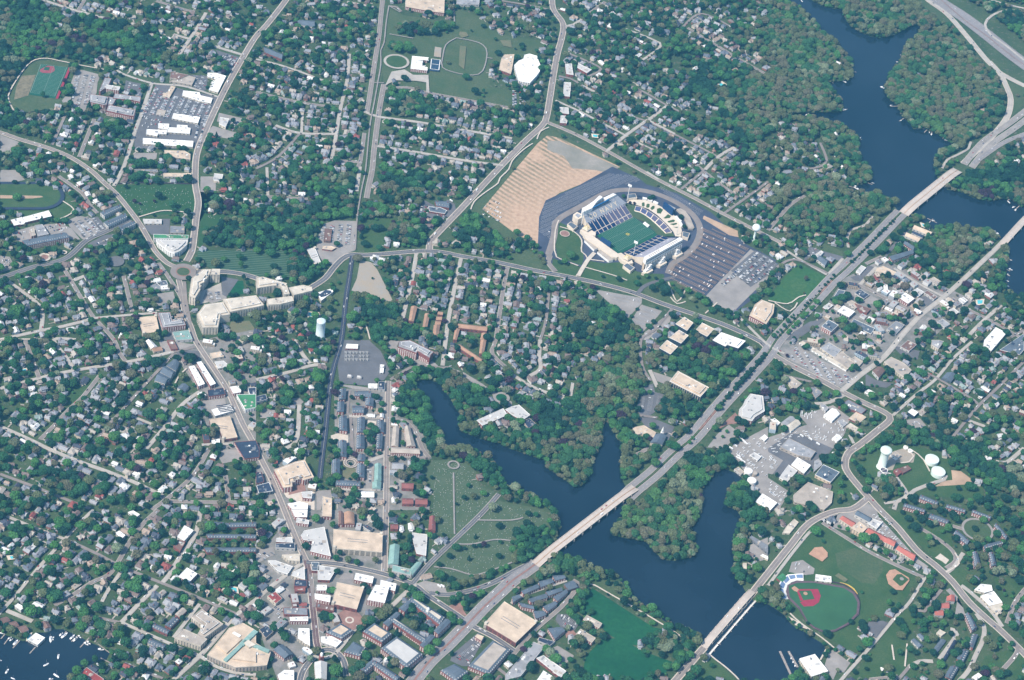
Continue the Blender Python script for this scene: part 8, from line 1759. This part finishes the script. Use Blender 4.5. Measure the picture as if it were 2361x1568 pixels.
# patchiness
ph = np.sin(XX*.021+3*np.sin(YY*.013))*np.cos(YY*.024+2*np.sin(XX*.011))
pr = np.where(D > .8, D, D*(1+.55*ph))
keep = (~Hh) & (U < pr); XX, YY, D, O = XX[keep], YY[keep], D[keep], O[keep]
gw = [q[2] for q in GREENS]; ow = [q[2] for q in OLIV]
for X, Y, d, o_ in zip(XX.tolist(), YY.tolist(), D.tolist(), O.tolist()):
    if near_single(X, Y): continue
    wood = d > .8; s = (random.uniform(1.0, 1.6) if random.random() < .75 else random.uniform(.6, .9)) if wood else random.choice((.55, .75, .95, 1.15, 1.35, 1.5))*random.uniform(.85, 1.12)
    k = random.choice((0, 1, 2, 3, 4, 0, 3)) if wood else random.choice((0, 1, 3, 4, 5, 2, 0))
    if random.random() < .03: k = 6
    def pv(x, y): return look(hard, x, y, False) and not look(near, x, y, False)
    if pv(X+6, Y) or pv(X-6, Y) or pv(X, Y-6): s *= .68 if wood else .88
    elif wood and s > .8 and (pv(X, Y+13) or pv(X+9, Y+9) or pv(X-9, Y+9)): s *= .72
    c = pick(OLIV if random.random() < o_*(.35+.65*(math.sin(X*.017+2*math.sin(Y*.02))*math.cos(Y*.021) > -.35)) else GREENS)[1]
    if wood and random.random() < .6:
        r9 = random.Random(int(X//38)*7919+int(Y//38)*104729); tb = OLIV if r9.random() < o_ else GREENS; c = r9.choices(tb, [q[2] for q in tb])[0][1]
    if k == 6: c = GREENS[2][1]
    f = random.uniform(.82, 1.2); tp.append((X, Y, k, s, (c[0]*f, c[1]*f, c[2]*f)))
for l in WTR[:2]:   # overhanging shoreline trees
    g = GP(l)
    for i in range(len(g)):
        p, q = g[i-1], g[i]; d = math.dist(p[:2], q[:2])
        for k in range(int(d/6.5)):
            t = (k+random.random())*6.5/d; X, Y = p[0]+(q[0]-p[0])*t+random.gauss(0, 1.2), p[1]+(q[1]-p[1])*t+random.gauss(0, 1.2)
            if not inframe(X, Y) or max(look(dens, X+dx, Y+dy) for dx, dy in ((9, 0), (-9, 0), (0, 9), (0, -9))) < .35: continue
            if any(look(hard, X+dx, Y+dy) and not look(near, X+dx, Y+dy) for dx, dy in ((8, 0), (-8, 0), (0, 8), (0, -8), (0, 0))): continue
            c = pick(OLIV if random.random() < .75 else GREENS)[1]; f = random.uniform(.85, 1.2); tp.append((X, Y, random.choice((0, 3, 5, 1)), random.uniform(.55, 1.05), (c[0]*f, c[1]*f, c[2]*f)))
print('trees', len(tp), 'singles', len(TL))
me = bpy.data.meshes.new('trees'); me.vertices.add(len(tp)); me.vertices.foreach_set('co', [v for t in tp for v in (t[0], t[1], .2)])
for nm, ty, dat in (('kind_index', 'INT', [t[2] for t in tp]), ('size', 'FLOAT', [t[3] for t in tp]), ('turn', 'FLOAT', [random.uniform(0, 6.28) for t in tp])):
    at = me.attributes.new(nm, ty, 'POINT'); at.data.foreach_set('value', dat)
at = me.attributes.new('shape', 'FLOAT_VECTOR', 'POINT'); at.data.foreach_set('vector', [v for t in tp for v in (t[3]*random.uniform(.82, 1.2), t[3]*random.uniform(.82, 1.2), t[3]*random.uniform(.75, 1.15))])
at = me.attributes.new('tint', 'FLOAT_COLOR', 'POINT'); at.data.foreach_set('color', [v for t in tp for v in (*t[4], 1)])
wood_o = bpy.data.objects.new('trees', me); COL.objects.link(wood_o); tag(wood_o, 'woods and garden trees covering the rest of the town, green, olive and bronze', 'trees', kind='stuff')
ng = bpy.data.node_groups.new('tree_scatter', 'GeometryNodeTree'); ng.interface.new_socket('Geometry', in_out='INPUT', socket_type='NodeSocketGeometry'); ng.interface.new_socket('Geometry', in_out='OUTPUT', socket_type='NodeSocketGeometry')
gi, go = ng.nodes.new('NodeGroupInput'), ng.nodes.new('NodeGroupOutput'); ip = ng.nodes.new('GeometryNodeInstanceOnPoints'); g2i = ng.nodes.new('GeometryNodeGeometryToInstance')
got = {}
for kk, cr, tr in PROT: got.setdefault(kk, (cr, tr))
for k in range(len(KIN)-1, -1, -1):   # geometry-to-instance keeps the last link first
    cr, tr = got.get(k, (None, None))
    if cr is None: cr, tr = got[0]
    jn = ng.nodes.new('GeometryNodeJoinGeometry')
    for ob in (tr, cr):
        oi = ng.nodes.new('GeometryNodeObjectInfo'); oi.transform_space = 'ORIGINAL'; oi.inputs[0].default_value = ob; out = oi.outputs['Geometry']
        if ob is cr:
            sm = ng.nodes.new('GeometryNodeSetMaterial'); sm.inputs['Material'].default_value = LEAFI; ng.links.new(out, sm.inputs[0]); out = sm.outputs[0]
        ng.links.new(out, jn.inputs[0])
    ng.links.new(jn.outputs[0], g2i.inputs[0])
def na(nm, dt):
    n = ng.nodes.new('GeometryNodeInputNamedAttribute'); n.data_type = dt; n.inputs[0].default_value = nm; return n.outputs[0]
ng.links.new(gi.outputs[0], ip.inputs['Points']); ng.links.new(g2i.outputs[0], ip.inputs['Instance']); ip.inputs['Pick Instance'].default_value = True
ng.links.new(na('kind_index', 'INT'), ip.inputs['Instance Index']); ng.links.new(na('shape', 'FLOAT_VECTOR'), ip.inputs['Scale'])
cx_ = ng.nodes.new('ShaderNodeCombineXYZ'); ng.links.new(na('turn', 'FLOAT'), cx_.inputs[2]); er = ng.nodes.new('FunctionNodeEulerToRotation'); ng.links.new(cx_.outputs[0], er.inputs[0]); ng.links.new(er.outputs[0], ip.inputs['Rotation'])
ng.links.new(ip.outputs[0], go.inputs[0]); md = wood_o.modifiers.new('tree_scatter', 'NODES'); md.node_group = ng
# ================================================================ LABELS: each thing by look, then by the landmark it stands nearest
LM_ = [('traffic circle', 422, 628), ('artificial pitch in the upper left', 112, 185), ('shopping car park', 430, 260), ('oval running track', 100, 455), ('pale blue cylindrical water tower', 740, 755), ('stadium', 1450, 560), ('white ball-shaped water tower', 1743, 535), ('beige zigzag hospital block', 500, 725), ('wide school park at the top', 1050, 150), ('white octagonal school hall', 1215, 160),
 ('upper right bridge', 2145, 445), ('boulevard crossing by the lawn', 1930, 640), ('strip mall car park', 1890, 830), ('bulbous mint water tower', 2040, 1060), ('oval barracks drive', 2250, 1225), ('ballpark', 1880, 1390), ('bottom right bridge', 1680, 1430), ('long middle bridge', 1330, 1230), ('electric substation', 820, 820), ('government halls at the bottom', 950, 1430), ('tan college complex at the bottom', 550, 1490), ('harbour', 120, 1500), ('yacht clubhouse', 85, 1470), ('big beige parking deck', 825, 1245), ('creekside cemetery', 1070, 1130),
 ('brick office courtyard', 680, 1100), ('solar-roofed white office', 515, 945), ('hillside cemetery', 350, 455), ('outdoor community pool', 1660, 200), ('triangular white office', 397, 565), ('green sports fields', 1440, 1440), ('long government block with dark bays', 1590, 890), ('slate-roofed church by the boulevard', 1515, 1015), ('terraced cream hotel roofs', 460, 1440), ('depot yard', 1900, 1010), ('highway in the corner', 2290, 100), ('wooded island point', 1560, 1270), ('apartment rows with orange roofs', 1010, 750), ('dark rail-side avenue', 750, 950),
 ('left edge neighbourhood', 60, 900), ('street corner in the lower left', 150, 1345), ('lane by the lower left villas', 320, 1390), ('right edge neighbourhood', 2300, 950), ('upper left woods', 60, 60), ('straight grass strip path', 868, 330), ('neighbourhood below the stadium', 1250, 740), ('curving street above the stadium lot', 1590, 290), ('top middle streets', 760, 130), ('left centre streets', 180, 700), ('long diagonal street at the left', 250, 950), ('old market street', 640, 1340), ('narrow right-hand bridge', 2330, 530), ('marina sheds', 2130, 540), ('pond head', 960, 900), ('upper creek narrows', 1940, 200), ('red-tiled museum roofs', 2030, 1250)]
LG = [(n, *G(x, y)[:2], x, y) for n, x, y in LM_]
def ordw(k):
    w = ['nearest', 'second nearest', 'third nearest', 'fourth nearest', 'fifth nearest', 'sixth nearest', 'seventh nearest', 'eighth nearest', 'ninth nearest', 'tenth nearest']
    if k < 10: return w[k]
    k += 1; return '%d%s nearest' % (k, 'th' if 10 < k % 100 < 20 else {1: 'st', 2: 'nd', 3: 'rd'}.get(k % 10, 'th'))
grp = {}
for t in THINGS:
    o, d, X, Y, pool = t; n, lx, ly, fx, fy = min(LG, key=lambda q: (q[1]-X)**2+(q[2]-Y)**2); x, y = PROJ(X, Y); dx, dy = x-fx, y-fy
    a = math.degrees(math.atan2(-dy, dx)) % 360; dr = ['right of', 'upper right of', 'above', 'upper left of', 'left of', 'lower left of', 'below', 'lower right of'][int(((a+22.5) % 360)//45)]
    if math.hypot(dx, dy) < 10: dr = 'at'
    grp.setdefault((d, n, dr), []).append((math.hypot(dx, dy), o))
for (d, n, dr), L in grp.items():
    L.sort(key=lambda q: q[0])
    for k, (_, o) in enumerate(L):
        o['label'] = (d+', '+(ordw(k)+' ' if len(L) > 1 else '')+dr+' the '+n).replace('nearest at', 'one at')
        while len(o['label'].split()) > 16: o['label'] = o['label'].split(' ', 1)[1]
        if 'category' not in o: o['category'] = o.name.split('.')[0].replace('_', ' ')
print('labelled', len(THINGS), 'objects', len(bpy.data.objects))
SUN_E, SUN_A, SKY, EXPO = 3.3, 7, .09, 1.18
HAZE = 0.000042; HCOL = (.16, .56, .92, 1)
# ================================================================ LIGHT AND AIR
EL, AZ = R(50), (-.62, -.55)   # sun direction over the ground: from the lower left of the picture
az = Vector((AZ[0], AZ[1])).normalized()
sv = Vector((az.x*math.cos(EL), az.y*math.cos(EL), math.sin(EL)))
sl = bpy.data.lights.new('sun', 'SUN'); sl.energy = SUN_E; sl.angle = R(SUN_A); sl.color = (1, .91, .80); so = bpy.data.objects.new('sun', sl); COL.objects.link(so); so.rotation_euler = sv.to_track_quat('Z', 'Y').to_euler()
w = bpy.data.worlds.new('World'); scene.world = w; w.use_nodes = True; nt = w.node_tree; bg = nt.nodes['Background']; sk = nt.nodes.new('ShaderNodeTexSky'); sk.sky_type = 'NISHITA'; sk.sun_disc = False
sk.sun_elevation = EL; sk.sun_rotation = math.atan2(sv.x, sv.y); sk.altitude = 200; nt.links.new(sk.outputs[0], bg.inputs[0]); bg.inputs[1].default_value = SKY
vs = scene.view_settings; vs.view_transform = 'Standard'; vs.look = 'None'; vs.exposure = EXPO; vs.gamma = 1
if HAZE:
    b = MB(); b.box((0, 600, -1.0), (9500, 9500, 3060)); o = b.build('haze', None.__class__ and mat('x', (1,1,1)) if False else MATS['lawn']); o.data.materials.clear(); o.location.y = 0
    hm = bpy.data.materials.new('haze'); hm.use_nodes = True; nt = hm.node_tree; nt.nodes.remove(nt.nodes['Principled BSDF']); pv = nt.nodes.new('ShaderNodeVolumePrincipled'); pv.inputs['Density'].default_value = HAZE
    pv.inputs['Color'].default_value = HCOL; pv.inputs['Anisotropy'].default_value = .15; nt.links.new(pv.outputs[0], nt.nodes['Material Output'].inputs['Volume']); o.data.materials.append(hm)
    tag(o, 'thin blue haze in the air over the town', 'haze', kind='stuff'); hm.cycles.homogeneous_volume = True if hasattr(hm, 'cycles') else None
scene.cycles.volume_bounces = 0; scene.cycles.max_bounces = 5; scene.cycles.diffuse_bounces = 2; scene.cycles.glossy_bounces = 2
scene.cycles.use_denoising = True
